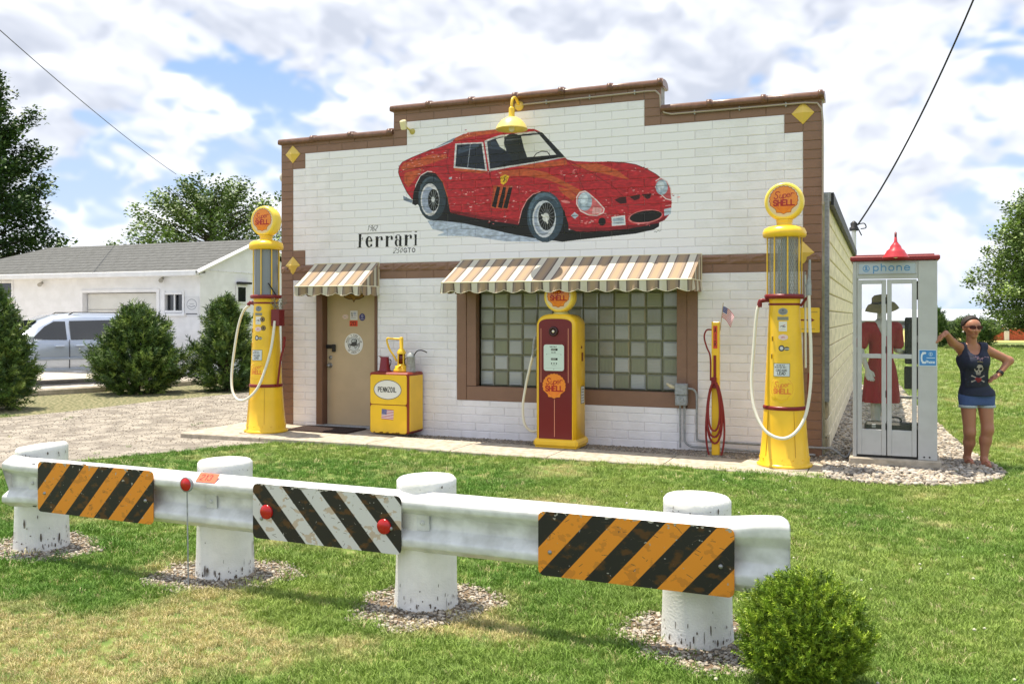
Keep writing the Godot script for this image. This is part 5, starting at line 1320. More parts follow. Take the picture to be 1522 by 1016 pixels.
func build_rail() -> void:
	var dirv := (POSTS[3] - POSTS[0]).normalized()
	var nrm := Vector3(-dirv.z, 0, dirv.x)
	if nrm.z < 0: nrm = -nrm
	var yaw := -atan2(dirv.z, dirv.x)
	var post_lbl := ["white painted log post behind the curled end of the rail", "white painted log post behind the orange number sticker", "white painted log post beside the black and white hazard panel", "white painted log post behind the wide hazard panel next to the round bush"]
	M.post_paint = tmat(c8(232, 232, 230), 0.7, "soft", 2.5, "bump", 1.0, 0.3)
	var bare := mat(c8(92, 82, 72), 0.9)
	for i in 4:
		var rng := RandomNumberGenerator.new(); rng.seed = 40 + i
		var n := FastNoiseLite.new(); n.seed = 50 + i; n.frequency = 1.0
		var p := thing("guard_post", post_lbl[i], "post", POSTS[i], 0.0, "posts of the guard rail")
		var mb := MB.new(true); var rings := []
		var hs := [-0.04, 0.0, 0.03, 0.12, 0.25, 0.4, 0.55, 0.64, 0.668, 0.682]
		var tilt: float = [0.10, 0.0, 0.02, -0.02][i]
		for q in hs.size():
			var y: float = hs[q]
			var ring := []
			for k in 40:
				var a := -TAU * k / 40
				var r := 0.158 + 0.014 * exp(-y * 6.0)
				r += 0.0045 * n.get_noise_2d(cos(a) * 3.0, sin(a) * 3.0 + y * 0.6) + 0.003 * n.get_noise_3d(cos(a) * 14.0, y * 3.0, sin(a) * 14.0)
				if q == hs.size() - 1: r -= 0.012
				ring.append(Vector3(cos(a) * r, y + (tilt * cos(a) * r if y > 0.6 else 0.0), sin(a) * r))
			rings.append(ring)
		mb.loft(rings); obj("log", mb, M.post_paint, p)
		# bare wood where the paint has flaked, and drying cracks
		mb = MB.new()
		var flakes := 80 if i != 2 else 60
		for k in flakes:
			var a := rng.randf_range(-0.3, PI + 0.3); var y := absf(rng.randfn(0.0, 0.055)) + 0.012
			if rng.randf() < 0.14: y = rng.randf_range(0.05, 0.6)
			if rng.randf() < 0.2: y = rng.randf_range(0.62, 0.655)
			var hw := rng.randf_range(0.001, 0.004) * (1.0 + 2.0 * pow(rng.randf(), 4.0)); var hh := rng.randf_range(0.003, 0.012) * (1.0 + 3.0 * pow(rng.randf(), 3.0)) * (1.0 if y < 0.6 else 0.4)
			var r := 0.1635 + 0.014 * exp(-y * 6.0)
			var P := func(da: float, dy: float) -> Vector3: return Vector3(cos(a + da / r) * r, y + dy, sin(a + da / r) * r)
			var o := []
			for m in 6: o.append(P.call(cos(TAU * m / 6) * hw * rng.randf_range(0.5, 1.2), -sin(TAU * m / 6) * hh * rng.randf_range(0.6, 1.2)))
			mb.fan(o, false)
		tag(obj("bare_wood_flakes", mb, bare, p), "", "", "", "stuff")
	# W-shaped rail in front of the posts
	var face := POSTS[0] + nrm * 0.175
	var g := thing("guard_rail", "long white corrugated steel guard rail bolted across the four log posts", "guard rail", face, yaw)
	# profile: height, out
	var prof := [[0.295, 0.0], [0.297, 0.010], [0.300, 0.018], [0.333, 0.072], [0.338, 0.079], [0.346, 0.083], [0.374, 0.083], [0.382, 0.080], [0.388, 0.074], [0.424, 0.020], [0.430, 0.013], [0.438, 0.010], [0.492, 0.010], [0.500, 0.013], [0.506, 0.020], [0.542, 0.074], [0.548, 0.080], [0.556, 0.083], [0.584, 0.083], [0.592, 0.079], [0.597, 0.072], [0.630, 0.018], [0.633, 0.010], [0.635, 0.0]]
	var mb := MB.new(true)
	var xs: Array[float] = []
	var x := -0.02
	var x1 := 4.83
	while x < x1 - 0.05:
		xs.append(x); x += 0.06
	for k in 6: xs.append(x1 - 0.05 + 0.05 * sin(PI / 2 * (k + 1) / 6.0))
	var rings := []; var back := []
	for q in xs:
		var ring := []; var bk := []
		var t := smoothstep(4.42, 4.8, q)       # flared end: the corrugation opens out
		var l := smoothstep(0.22, -0.02, q)
		var wave := 0.002 * sin(q * 2.1)
		var n := prof.size()
		for e in prof:
			var y: float = 0.4725 + (e[0] - 0.465) * 0.925 + wave; var z: float = e[1]
			y = lerpf(y, 0.488 + (e[0] - 0.465) * 1.06, t); z = lerpf(z, z * 0.35 + 0.045, t)
			if q > x1 - 0.05:
				var e2: float = 0.05 - (x1 - q)
				var half := 0.18 - (0.05 - sqrt(maxf(0.0, 0.0025 - e2 * e2)))
				y = 0.488 + clampf(y - 0.488, -half, half)
			y += l * l * (0.012 if e[0] > 0.46 else -0.006)
			z += l * 0.02
			ring.append(Vector3(q, y, z)); 
		for k in range(n - 1, -1, -1): ring.append(ring[k] - Vector3(0, 0, 0.006))
		ring.reverse()
		rings.append(ring)
	mb.loft(rings); obj("beam", mb, M.rail_paint, g)
	# bolt plates at the posts
	for i in 4:
		var px: float = (POSTS[i] - POSTS[0]).dot(dirv)
		mb = MB.new(); mb.cbox(Vector3.ZERO, Vector3(0.075, 0.085, 0.01), 0.003)
		var o := obj("bolt_plate", mb, M.rail_paint, g); o.position = Vector3([0.165, 1.614, 3.0, 4.70][i], 0.474, 0.022); o.rotation.z = 0.03
		mb = MB.new(true); mb.lathe([Vector2(0, 0.012), Vector2(0.009, 0.010), Vector2(0.012, 0.003), Vector2(0.012, 0)], 10, Transform3D(Basis(Vector3.RIGHT, PI / 2), Vector3(0, 0, 0.005))); obj("bolt_head", mb, M.rail_paint, o)
		if i == 3: o.visible = true
	# number sticker lying on the upper slope
	var cv := CV.new(160, 96, c8(232, 112, 78)); cv.text("213", 24, 76, 56, 7, c8(96, 34, 30), 0.1, 0.42, 0.32)
	sign_plate("number_sticker", cv, 0.14, 0.062, rrect(0.14, 0.062, 0.003), g, Vector3(1.615, 0.6135, 0.0565), Basis(Vector3.RIGHT, -0.78))
	# painted slots and scratches
	mb = MB.new()
	for q in [[0.21, 0.604, 0.055], [0.62, 0.622, 0.03], [0.2, 0.332, 0.04]]: mb.cbox(Vector3(q[0], q[1], q[2] + 0.002), Vector3(0.03, 0.008, 0.008), 0.003, Basis(Vector3.RIGHT, -0.7))
	obj("slot", mb, M.black, g)
	# hazard panels
	var panels := [[0.29, 1.24, 0.632, 0.318, "orange and black striped hazard panel near the curled end of the rail", 0], [1.965, 2.91, 0.615, 0.313, "black and white striped hazard panel with two red reflectors", 1], [3.668, 4.598, 0.605, 0.298, "wide orange and black striped hazard panel with rusty stains near the round bush", 2]]
	for q in panels:
		var pw: float = q[1] - q[0]; var ph: float = q[2] - q[3]
		var c: Vector3 = face + dirv * ((q[0] + q[1]) / 2) + nrm * 0.088 + Vector3(0, (q[2] + q[3]) / 2, 0)
		var t := thing("hazard_panel", q[4], "hazard sign", c, yaw, "striped panels on the guard rail")
		var hc: CV
		if q[5] == 1: hc = hazard_canvas(c8(206, 206, 208), c8(26, 24, 22), -190.0, 71, c8(176, 174, 168))
		else: hc = hazard_canvas(c8(226, 142, 36), c8(24, 22, 22), 190.0, 60 + q[5] * 7, c8(168, 164, 156))
		sign_plate("plate", hc, pw, ph, rrect(pw, ph, 0.03), t, Vector3.ZERO, Basis(), 0.004, 0.55)
		mb = MB.new(true)
		for b in [[-pw / 2 + 0.06, -0.04], [pw / 2 - 0.06, -0.02]]: mb.lathe([Vector2(0, 0.009), Vector2(0.008, 0.007), Vector2(0.011, 0.0)], 10, Transform3D(Basis(Vector3.RIGHT, PI / 2), Vector3(b[0], b[1], 0.004)))
		obj("bolts", mb, M.steel, t)
		if q[5] == 1:
			for b in [[-pw / 2 + 0.095, 0.0], [pw / 2 - 0.10, -0.012]]:
				mb = MB.new(true); mb.lathe([Vector2(0, 0.014), Vector2(0.036, 0.013), Vector2(0.04, 0.008), Vector2(0.041, 0.0)], 20, Transform3D(Basis(Vector3.RIGHT, PI / 2), Vector3(b[0], b[1], 0.004))); obj("red_reflector", mb, M.reflector, t)
	# reflector on a thin rod stuck in the grass
	var gp := face + dirv * 1.535 + nrm * 0.135
	var t := thing("reflector_stake", "round red reflector on a thin metal rod stuck in front of the rail", "reflector", Vector3(gp.x, 0, gp.z), yaw)
	mb = MB.new(true); mb.tube([Vector3(0.02, -0.05, 0.01), Vector3(0.0, 0.55, 0.0)], 0.004, 8); obj("rod", mb, M.galv, t)
	mb = MB.new(true); mb.lathe([Vector2(0, 0.008), Vector2(0.036, 0.007), Vector2(0.038, 0.0)], 22, Transform3D(Basis(Vector3.RIGHT, PI / 2), Vector3(0, 0.585, 0.006))); obj("lens", mb, M.reflector, t)
	mb = MB.new(true); mb.lathe([Vector2(0.0385, 0.006), Vector2(0.044, 0.004), Vector2(0.044, -0.01), Vector2(0, -0.012)], 22, Transform3D(Basis(Vector3.RIGHT, PI / 2), Vector3(0, 0.585, 0.006))); obj("rim", mb, M.galv, t)
# ---------------------------------------------------------------- phone booth
func build_booth() -> void:
	var s0 := 7.40; var w := 0.79; var d := 0.80; var y0 := 0.10; var H := 2.0
	var g := at_wall("phone_booth", "grey metal phone booth with red roof and folding glass doors", "phone booth", s0, 0.0, 0.40)
	var alu := tmat(c8(188, 190, 192), 0.42, "soft", 1.5); var alu2 := mat(c8(172, 174, 176), 0.38, 0.2)
	var mb := MB.new(); mb.cbox(Vector3(w / 2, 0.045, -d / 2 + 0.01), Vector3(w + 0.07, 0.11, d + 0.08), 0.012); obj("plinth", mb, M.concrete, g)
	mb = MB.new(); mb.box(Vector3(w / 2, y0 + 0.012, -d / 2), Vector3(w - 0.02, 0.02, d - 0.02)); obj("booth_floor", mb, M.dark_metal, g)
	# front: left stile, header, wide right panel
	mb = MB.new(); mb.cbox(Vector3(0.018, y0 + H / 2, -0.03), Vector3(0.036, H, 0.06), 0.004); obj("corner_post", mb, alu, g)
	mb = MB.new(); mb.cbox(Vector3(w - 0.088, y0 + H / 2, -0.03), Vector3(0.176, H, 0.06), 0.004); var panel := obj("wide_panel", mb, alu, g)
	mb = MB.new(); mb.cbox(Vector3(0.036 + (w - 0.212) / 2, y0 + H - 0.088, -0.032), Vector3(w - 0.213, 0.176, 0.05), 0.003); obj("header", mb, alu, g)
	for x in [0.018, w - 0.018]:
		mb = MB.new(); mb.cbox(Vector3(x, y0 + H / 2, -d + 0.02), Vector3(0.036, H, 0.036), 0.004); obj("corner_post", mb, alu, g)
	# sign over the door
	var cv := CV.new(512, 96, c8(176, 190, 204)); var blue := c8(88, 140, 190)
	cv.ell(Vector2(66, 48), 32, 32, blue); cv.ell(Vector2(66, 48), 25, 25, c8(176, 190, 204)); cv.poly(PackedVector2Array([Vector2(50, 66), Vector2(50, 58), Vector2(60, 52), Vector2(54, 34), Vector2(66, 24), Vector2(78, 34), Vector2(72, 52), Vector2(82, 58), Vector2(82, 66)]), blue)
	cv.text("phone", 130, 68, 60, 11, blue, 0.0, 0.8, 0.38)
	sign_plate("phone_sign", cv, 0.53, 0.105, rrect(0.53, 0.105, 0.004), g, Vector3(0.325, y0 + H - 0.072, -0.006), Basis(), 0.004, 0.25)
	mb = MB.new()
	for q in [[0.325, 0.056, 0.55, 0.008], [0.325, -0.056, 0.55, 0.008]]: mb.cbox(Vector3(q[0], y0 + H - 0.072 + q[1], -0.003), Vector3(q[2], q[3], 0.012), 0.002)
	obj("sign_frame", mb, alu2, g)
	# two folding leaves
	for i in 2:
		var x0: float = 0.042 + i * 0.284; var lw := 0.276
		var leaf := Node3D.new(); leaf.name = "door_leaf"; g.add_child(leaf, true)
		var top := y0 + H - 0.185; var bot := y0 + 0.025
		mb = MB.new()
		for x in [x0 + 0.022, x0 + lw - 0.022]: mb.cbox(Vector3(x, (top + bot) / 2, -0.02), Vector3(0.044, top - bot, 0.034), 0.004)
		for q in [[top - 0.022, 0.044], [1.135, 0.045], [bot + 0.13, 0.26]]: mb.cbox(Vector3(x0 + lw / 2, q[0], -0.021), Vector3(lw - 0.088, q[1], 0.03), 0.003)
		obj("leaf_frame", mb, alu, leaf)
		for q in [[1.158, top - 0.044], [bot + 0.26, 1.112]]:
			mb = MB.new(); mb.box(Vector3(x0 + lw / 2, (q[0] + q[1]) / 2, -0.022), Vector3(lw - 0.088, q[1] - q[0], 0.005)); obj("pane", mb, M.booth_glass, leaf)
		mb = MB.new()
		for y in [0.42, 0.75, 1.2, 1.7]: mb.cbox(Vector3(x0 + lw - 0.002 if i == 0 else x0 + 0.0, y, -0.006), Vector3(0.01, 0.07, 0.012), 0.002)
		if i == 0: obj("hinge", mb, M.dark_metal, leaf)
	# glazed sides and back with two rails each
	for side in 3:
		var fr := MB.new(); var gl := MB.new()
		for q in [[y0 + 0.06, 0.12], [0.66, 0.03], [1.46, 0.035], [y0 + H - 0.05, 0.1]]:
			if side == 2: fr.cbox(Vector3(w / 2, q[0], -d + 0.02), Vector3(w - 0.072, q[1], 0.03), 0.003)
			else: fr.cbox(Vector3(0.018 if side == 0 else w - 0.018, q[0], -d / 2 - 0.01), Vector3(0.03, q[1], d - 0.10), 0.003)
		for q in [[y0 + 0.12, 0.645], [0.675, 1.442], [1.478, y0 + H - 0.1]]:
			if side == 2: gl.box(Vector3(w / 2, (q[0] + q[1]) / 2, -d + 0.02), Vector3(w - 0.072, q[1] - q[0], 0.005))
			else: gl.box(Vector3(0.018 if side == 0 else w - 0.018, (q[0] + q[1]) / 2, -d / 2 - 0.01), Vector3(0.005, q[1] - q[0], d - 0.10))
		obj("side_frame" if side < 2 else "back_frame", fr, alu2, g); obj("glazing", gl, M.booth_glass, g)
	mb = MB.new(); mb.cbox(Vector3(w / 2, y0 + H - 0.005, -d / 2), Vector3(w - 0.02, 0.02, d - 0.02), 0.004); obj("ceiling", mb, alu2, g)
	mb = MB.new(); mb.cbox(Vector3(w / 2, y0 + H + 0.03, -d / 2), Vector3(w + 0.05, 0.048, d + 0.05), 0.01); mb.cbox(Vector3(w / 2, y0 + H + 0.062, -d / 2), Vector3(w - 0.05, 0.018, d - 0.05), 0.005); obj("roof", mb, mat(c8(132, 24, 30), 0.4), g)
	# blue notice with a handset on the wide panel
	cv = CV.new(192, 192, c8(200, 214, 226)); cv.im.fill_rect(Rect2i(8, 8, 176, 176), c8(58, 130, 196))
	cv.line(PackedVector2Array([Vector2(56, 44), Vector2(34, 58), Vector2(30, 96), Vector2(34, 134), Vector2(56, 150)]), 18, c8(214, 224, 234)); cv.line(PackedVector2Array([Vector2(46, 40), Vector2(68, 40)]), 24, c8(214, 224, 234)); cv.line(PackedVector2Array([Vector2(46, 152), Vector2(68, 152)]), 24, c8(214, 224, 234))
	cv.ell(Vector2(128, 52), 22, 22, c8(170, 200, 226)); cv.ell(Vector2(128, 52), 16, 16, c8(58, 130, 196)); cv.line(PackedVector2Array([Vector2(128, 40), Vector2(128, 62)]), 8, c8(190, 212, 232)); cv.line(PackedVector2Array([Vector2(86, 96), Vector2(170, 96)]), 9, c8(190, 212, 232)); cv.text("Phone", 78, 158, 30, 7, c8(206, 220, 234), 0.0, 0.5, 0.14)
	sign_plate("blue_notice", cv, 0.165, 0.165, rrect(0.165, 0.165, 0.006), panel, Vector3(w - 0.088, 1.125, 0.001))
	mb = MB.new(true)
	for x in [w - 0.12, w - 0.07]: mb.lathe([Vector2(0, 0.006), Vector2(0.008, 0.004), Vector2(0.009, 0)], 8, Transform3D(Basis(Vector3.RIGHT, PI / 2), Vector3(x, y0 + 0.03, 0)))
	obj("screw", mb, M.dark_metal, g)
	# red barn lamp above the door
	var L := at_wall("red_barn_lamp", "red bell shaped lamp over the phone booth sign", "lamp", s0 + 0.405, y0 + H - 0.02, 0.40)
	mb = MB.new(true); mb.lathe([Vector2(0.0, 0.255), Vector2(0.012, 0.25), Vector2(0.016, 0.205), Vector2(0.03, 0.185), Vector2(0.05, 0.16), Vector2(0.058, 0.135), Vector2(0.085, 0.115), Vector2(0.09, 0.10), Vector2(0.125, 0.05), Vector2(0.128, 0.042), Vector2(0.12, 0.045), Vector2(0.08, 0.09), Vector2(0.0, 0.12)], 30, Transform3D(Basis(), Vector3(0, 0, 0.15))); obj("shade", mb, mat(c8(190, 52, 62), 0.3), L)
	mb = MB.new(true); mb.tube(curve([Vector3(0, 0.24, 0.15), Vector3(0, 0.285, 0.145), Vector3(0, 0.295, 0.10), Vector3(0, 0.26, 0.04), Vector3(0, 0.17, 0.0), Vector3(0, 0.12, -0.02), Vector3(0, 0.105, -0.05)], 4), 0.011, 8); obj("arm", mb, mat(c8(120, 40, 40), 0.4), L)
	mb = MB.new(true); mb.lathe([Vector2(0, 0.035), Vector2(0.025, 0.05), Vector2(0.028, 0.075), Vector2(0.015, 0.115)], 12, Transform3D(Basis(), Vector3(0, 0, 0.15))); obj("bulb", mb, mat(c8(220, 214, 180), 0.3), L)
	# pay phone on the back right corner, with its handset and shelf
	var P := at_wall("pay_phone", "black pay phone on the back wall inside the booth", "pay phone", s0 + w - 0.19, y0 + 0.9, 0.40 - d + 0.045)
	mb = MB.new(); mb.cbox(Vector3(0, 0.28, 0.08), Vector3(0.19, 0.5, 0.14), 0.012); obj("phone_body", mb, M.black, P)
	mb = MB.new(); mb.cbox(Vector3(0.06, 0.82, 0.03), Vector3(0.1, 0.2, 0.05), 0.01); obj("upper_box", mb, M.black, P)
	mb = MB.new(true); mb.tube(curve([Vector3(-0.06, 0.46, 0.17), Vector3(-0.06, 0.40, 0.19), Vector3(-0.06, 0.28, 0.19), Vector3(-0.06, 0.22, 0.17)], 4), 0.018, 8); obj("handset", mb, M.dark_metal, P)
	mb = MB.new(); mb.lathe([Vector2(0, 0.01), Vector2(0.035, 0.008), Vector2(0.038, 0)], 16, Transform3D(Basis(Vector3.RIGHT, PI / 2), Vector3(0.035, 0.3, 0.15))); obj("dial", mb, M.steel, P)
	mb = MB.new(); mb.cbox(Vector3(0, -0.12, 0.06), Vector3(0.2, 0.24, 0.10), 0.01); obj("directory_holder", mb, M.black, P)
	# suitcase on the floor
	var S := at_wall("suitcase", "dark suitcase with a handle standing on the booth floor", "suitcase", s0 + 0.40, y0 + 0.024, 0.25)
	mb = MB.new(); mb.cbox(Vector3(0, 0.165, 0), Vector3(0.58, 0.33, 0.15), 0.025); obj("case", mb, mat(c8(36, 36, 24), 0.55), S)
	mb = MB.new(true); mb.tube(curve([Vector3(-0.06, 0.325, 0), Vector3(-0.055, 0.365, 0), Vector3(0.0, 0.38, 0), Vector3(0.055, 0.365, 0), Vector3(0.06, 0.325, 0)], 4), 0.009, 7); obj("handle", mb, M.black, S)
	mb = MB.new()
	for x in [-0.2, 0.2]: mb.cbox(Vector3(x, 0.29, 0.078), Vector3(0.04, 0.04, 0.01), 0.003)
	obj("clasp", mb, M.steel, S)

# ---------------------------------------------------------------- bodies: tapered capsules joined smoothly, meshed as surface nets
# prims: [a, b, radius a, radius b, depth flattening (1 = round)]
func body_mesh(prims: Array, cell: float, k: float, clip = null) -> ArrayMesh:
	var lo := Vector3(INF, INF, INF); var hi := -lo
	for p in prims:
		var r: float = maxf(p[2], p[3]) + 3.0 * cell + k
		for q in 2: lo = lo.min(p[q] - Vector3.ONE * r); hi = hi.max(p[q] + Vector3.ONE * r)
	var n := Vector3i(((hi - lo) / cell).ceil()) + Vector3i.ONE
	var f := PackedFloat32Array(); f.resize(n.x * n.y * n.z); f.fill(1.0)
	for p in prims:
		var a: Vector3 = p[0]; var b: Vector3 = p[1]; var ra: float = p[2]; var rb: float = p[3]; var fl: float = p[4] if p.size() > 4 else 1.0
		var m := maxf(ra, rb) + 2.5 * cell + k
		var i0 := Vector3i(((a.min(b) - Vector3.ONE * m - lo) / cell).floor()).clamp(Vector3i.ZERO, n - Vector3i.ONE)
		var i1 := Vector3i(((a.max(b) + Vector3.ONE * m - lo) / cell).ceil()).clamp(Vector3i.ZERO, n - Vector3i.ONE)
		var ab := b - a; var S := Vector3(1, 1, fl)
		var abs_ := ab * S; var l2 := maxf(abs_.length_squared(), 1e-8)
		for z in range(i0.z, i1.z + 1):
			for y in range(i0.y, i1.y + 1):
				for x in range(i0.x, i1.x + 1):
					var q := (lo + Vector3(x, y, z) * cell - a) * S
					var t := clampf(q.dot(abs_) / l2, 0.0, 1.0)
					var dd := (q - abs_ * t).length() - lerpf(ra, rb, t)
					var id := (z * n.y + y) * n.x + x
					var e := f[id]
					var h := clampf(0.5 + 0.5 * (e - dd) / k, 0.0, 1.0)
					f[id] = lerpf(e, dd, h) - k * h * (1.0 - h)
	if clip != null:
		for z in n.z:
			for y in n.y:
				for x in n.x:
					var id := (z * n.y + y) * n.x + x
					if f[id] < 0.06: f[id] = clip.call(lo + Vector3(x, y, z) * cell, f[id])
	var vid := PackedInt32Array(); vid.resize(n.x * n.y * n.z); vid.fill(-1)
	var verts := PackedVector3Array()
	var sy := n.x; var sz := n.x * n.y
	var off := [0, 1, sy, sy + 1, sz, sz + 1, sz + sy, sz + sy + 1]
	var edges := [[0, 1], [2, 3], [4, 5], [6, 7], [0, 2], [1, 3], [4, 6], [5, 7], [0, 4], [1, 5], [2, 6], [3, 7]]
	for z in n.z - 1:
		for y in n.y - 1:
			for x in n.x - 1:
				var id := z * sz + y * sy + x
				var c := 0
				for q in 8:
					if f[id + off[q]] < 0.0: c += 1
				if c == 0 or c == 8: continue
				var s := Vector3.ZERO; var m := 0
				for e in edges:
					var va := f[id + off[e[0]]]; var vb := f[id + off[e[1]]]
					if (va < 0.0) == (vb < 0.0): continue
					var t := va / (va - vb)
					var pa := Vector3(e[0] & 1, (e[0] >> 1) & 1, e[0] >> 2); var pb := Vector3(e[1] & 1, (e[1] >> 1) & 1, e[1] >> 2)
					s += pa.lerp(pb, t); m += 1
				vid[id] = verts.size()
				verts.append(lo + (Vector3(x, y, z) + s / m) * cell)
	var st := SurfaceTool.new(); st.begin(Mesh.PRIMITIVE_TRIANGLES); st.set_smooth_group(0)
	for v in verts: st.add_vertex(v)
	for z in range(1, n.z - 1):
		for y in range(1, n.y - 1):
			for x in range(1, n.x - 1):
				var id := z * sz + y * sy + x
				var ins := f[id] < 0.0
				for ax in 3:
					var st1: int = [1, sy, sz][ax]
					if (f[id + st1] < 0.0) == ins: continue
					var u: int = [sy, sz, 1][ax]; var v: int = [sz, 1, sy][ax]
					var q := [vid[id], vid[id - u], vid[id - u - v], vid[id - v]]
					if q.min() < 0: continue
					if ins: q.reverse()
					for w in [0, 1, 2, 0, 2, 3]: st.add_index(q[w])
	st.generate_normals()
	return st.commit()

func hand_prims(wrist: Vector3, dir: Vector3, side: Vector3, nrm: Vector3, curl: float) -> Array:
	# palm, four fingers of unequal length with bends, thumb from the side of the palm
	var o := []
	var L := 0.075
	var pal := wrist + dir * L
	o.append([wrist, pal + side * 0.018, 0.021, 0.018]); o.append([wrist, pal - side * 0.018, 0.021, 0.017])
	var ln := [0.058, 0.068, 0.063, 0.05]
	for k in 4:
		var b := pal + side * (0.029 - k * 0.019)
		var d1 := (dir * cos(curl) + nrm * sin(curl)).normalized(); var d2 := (dir * cos(curl * 2.1) + nrm * sin(curl * 2.1)).normalized()
		var m: Vector3 = b + d1 * ln[k] * 0.55; var e: Vector3 = m + d2 * ln[k] * 0.5
		o.append([b - dir * 0.01, m, 0.0092, 0.0085]); o.append([m, e, 0.0085, 0.007])
	var tb := wrist + dir * 0.022 + side * 0.02; var tm := tb + side * 0.028 + dir * 0.026; var te := tm + dir * 0.032 + nrm * 0.012
	o.append([tb, tm, 0.013, 0.0105]); o.append([tm, te, 0.0105, 0.008])
	return o

func build_people() -> void:
	M.skin = mat(c8(166, 114, 88), 0.5); M.skin.subsurf_scatter_enabled = true; M.skin.subsurf_scatter_strength = 0.1
	var V := func(x: float, y: float, z: float) -> Vector3: return Vector3(x, y, z)
	# woman leaning with one hand against the booth, the other on her hip
	var g := thing("person", "person in dark tank top and denim shorts leaning one hand on the phone booth", "person", Vector3(4.802, 0.012, -9.35))
	g.scale = Vector3.ONE * 1.022
	var hipL := Vector3(-0.092, 0.66, 0.0); var hipR := Vector3(0.058, 0.665, 0.0)
	var limbs := [
		[hipL + Vector3(-0.01, 0, 0), Vector3(-0.10, 0.33, 0.03), 0.079, 0.053], [Vector3(-0.10, 0.335, 0.03), Vector3(-0.08, 0.22, -0.02), 0.053, 0.053], [Vector3(-0.08, 0.22, -0.02), Vector3(-0.07, 0.075, -0.08), 0.052, 0.031],
		[hipR + Vector3(0.01, 0, 0), Vector3(0.07, 0.36, 0.05), 0.08, 0.054], [Vector3(0.07, 0.365, 0.05), Vector3(0.058, 0.25, 0.03), 0.054, 0.055], [Vector3(0.058, 0.25, 0.03), Vector3(0.04, 0.075, 0.04), 0.054, 0.032],
		[Vector3(-0.07, 0.06, -0.09), Vector3(-0.075, 0.03, -0.03), 0.034, 0.03, 1.0], [Vector3(-0.075, 0.03, -0.04), Vector3(-0.082, 0.022, 0.05), 0.032, 0.022],
		[Vector3(0.04, 0.06, 0.03), Vector3(0.035, 0.03, 0.09), 0.034, 0.031], [Vector3(0.035, 0.03, 0.08), Vector3(0.022, 0.022, 0.175), 0.033, 0.022],
		[Vector3(-0.07, 0.69, 0.0), Vector3(0.04, 0.69, 0.0), 0.098, 0.098, 1.3], [Vector3(-0.03, 0.71, 0.0), Vector3(-0.045, 0.86, 0.0), 0.108, 0.1, 1.35], [Vector3(-0.045, 0.86, 0.0), Vector3(-0.055, 1.02, 0.0), 0.1, 0.116, 1.3], [Vector3(-0.11, 1.06, 0.01), Vector3(0.0, 1.06, 0.01), 0.096, 0.096, 1.25],
		[Vector3(-0.105, 1.03, 0.07), Vector3(-0.105, 1.03, 0.07), 0.062, 0.062], [Vector3(0.0, 1.03, 0.07), Vector3(0.0, 1.03, 0.07), 0.062, 0.062],
		[Vector3(-0.165, 1.17, -0.01), Vector3(0.06, 1.17, -0.01), 0.05, 0.05], [Vector3(-0.06, 1.16, -0.01), Vector3(-0.068, 1.28, 0.01), 0.05, 0.046],
		[Vector3(0.07, 1.165, -0.01), Vector3(0.315, 1.05, 0.0), 0.05, 0.038], [Vector3(0.315, 1.05, 0.0), Vector3(0.175, 0.915, 0.06), 0.038, 0.025],
		[Vector3(-0.17, 1.17, -0.01), Vector3(-0.32, 1.235, 0.13), 0.05, 0.039], [Vector3(-0.32, 1.235, 0.13), Vector3(-0.455, 1.335, 0.27), 0.039, 0.026]]
	mi("body", body_mesh(limbs, 0.0115, 0.028), M.skin, g)
	mi("hand", body_mesh(hand_prims(Vector3(-0.455, 1.337, 0.27), Vector3(-0.62, -0.45, 0.25).normalized(), Vector3(0.5, 0.35, 0.79).normalized(), Vector3(-0.3, -0.85, -0.3).normalized(), 0.55), 0.0045, 0.006), M.skin, g)
	mi("hand", body_mesh(hand_prims(Vector3(0.178, 0.918, 0.06), Vector3(-0.80, -0.45, 0.1).normalized(), Vector3(0.1, 0.1, 1.0).normalized(), Vector3(-0.3, -0.7, 0.3).normalized(), 0.35), 0.0045, 0.006), M.skin, g)
	# head
	var hc := Vector3(-0.068, 1.385, 0.01)
	var head := [[hc + Vector3(0, 0.02, -0.012), hc + Vector3(0, 0.015, 0.0), 0.082, 0.08, 0.94], [hc + Vector3(0, -0.03, 0.022), hc + Vector3(0, -0.075, 0.04), 0.062, 0.038, 0.95], [hc + Vector3(0, -0.085, 0.052), hc + Vector3(0, -0.088, 0.055), 0.022, 0.02],
		[hc + Vector3(0, 0.0, 0.082), hc + Vector3(0, -0.035, 0.094), 0.009, 0.013], [hc + Vector3(-0.009, -0.04, 0.086), hc + Vector3(0.009, -0.04, 0.086), 0.009, 0.009], [hc + Vector3(-0.016, -0.062, 0.076), hc + Vector3(0.016, -0.062, 0.076), 0.009, 0.009], [hc + Vector3(-0.032, -0.03, 0.062), hc + Vector3(-0.04, -0.025, 0.05), 0.024, 0.02], [hc + Vector3(0.032, -0.03, 0.062), hc + Vector3(0.04, -0.025, 0.05), 0.024, 0.02],
		[hc + Vector3(-0.078, 0.0, -0.005), hc + Vector3(-0.08, -0.03, 0.0), 0.014, 0.01], [hc + Vector3(0.078, 0.0, -0.005), hc + Vector3(0.08, -0.03, 0.0), 0.014, 0.01], [hc + Vector3(0, -0.05, -0.01), hc + Vector3(0.0, -0.14, -0.015), 0.046, 0.046]]
	mi("head", body_mesh(head, 0.005, 0.014), M.skin, g)
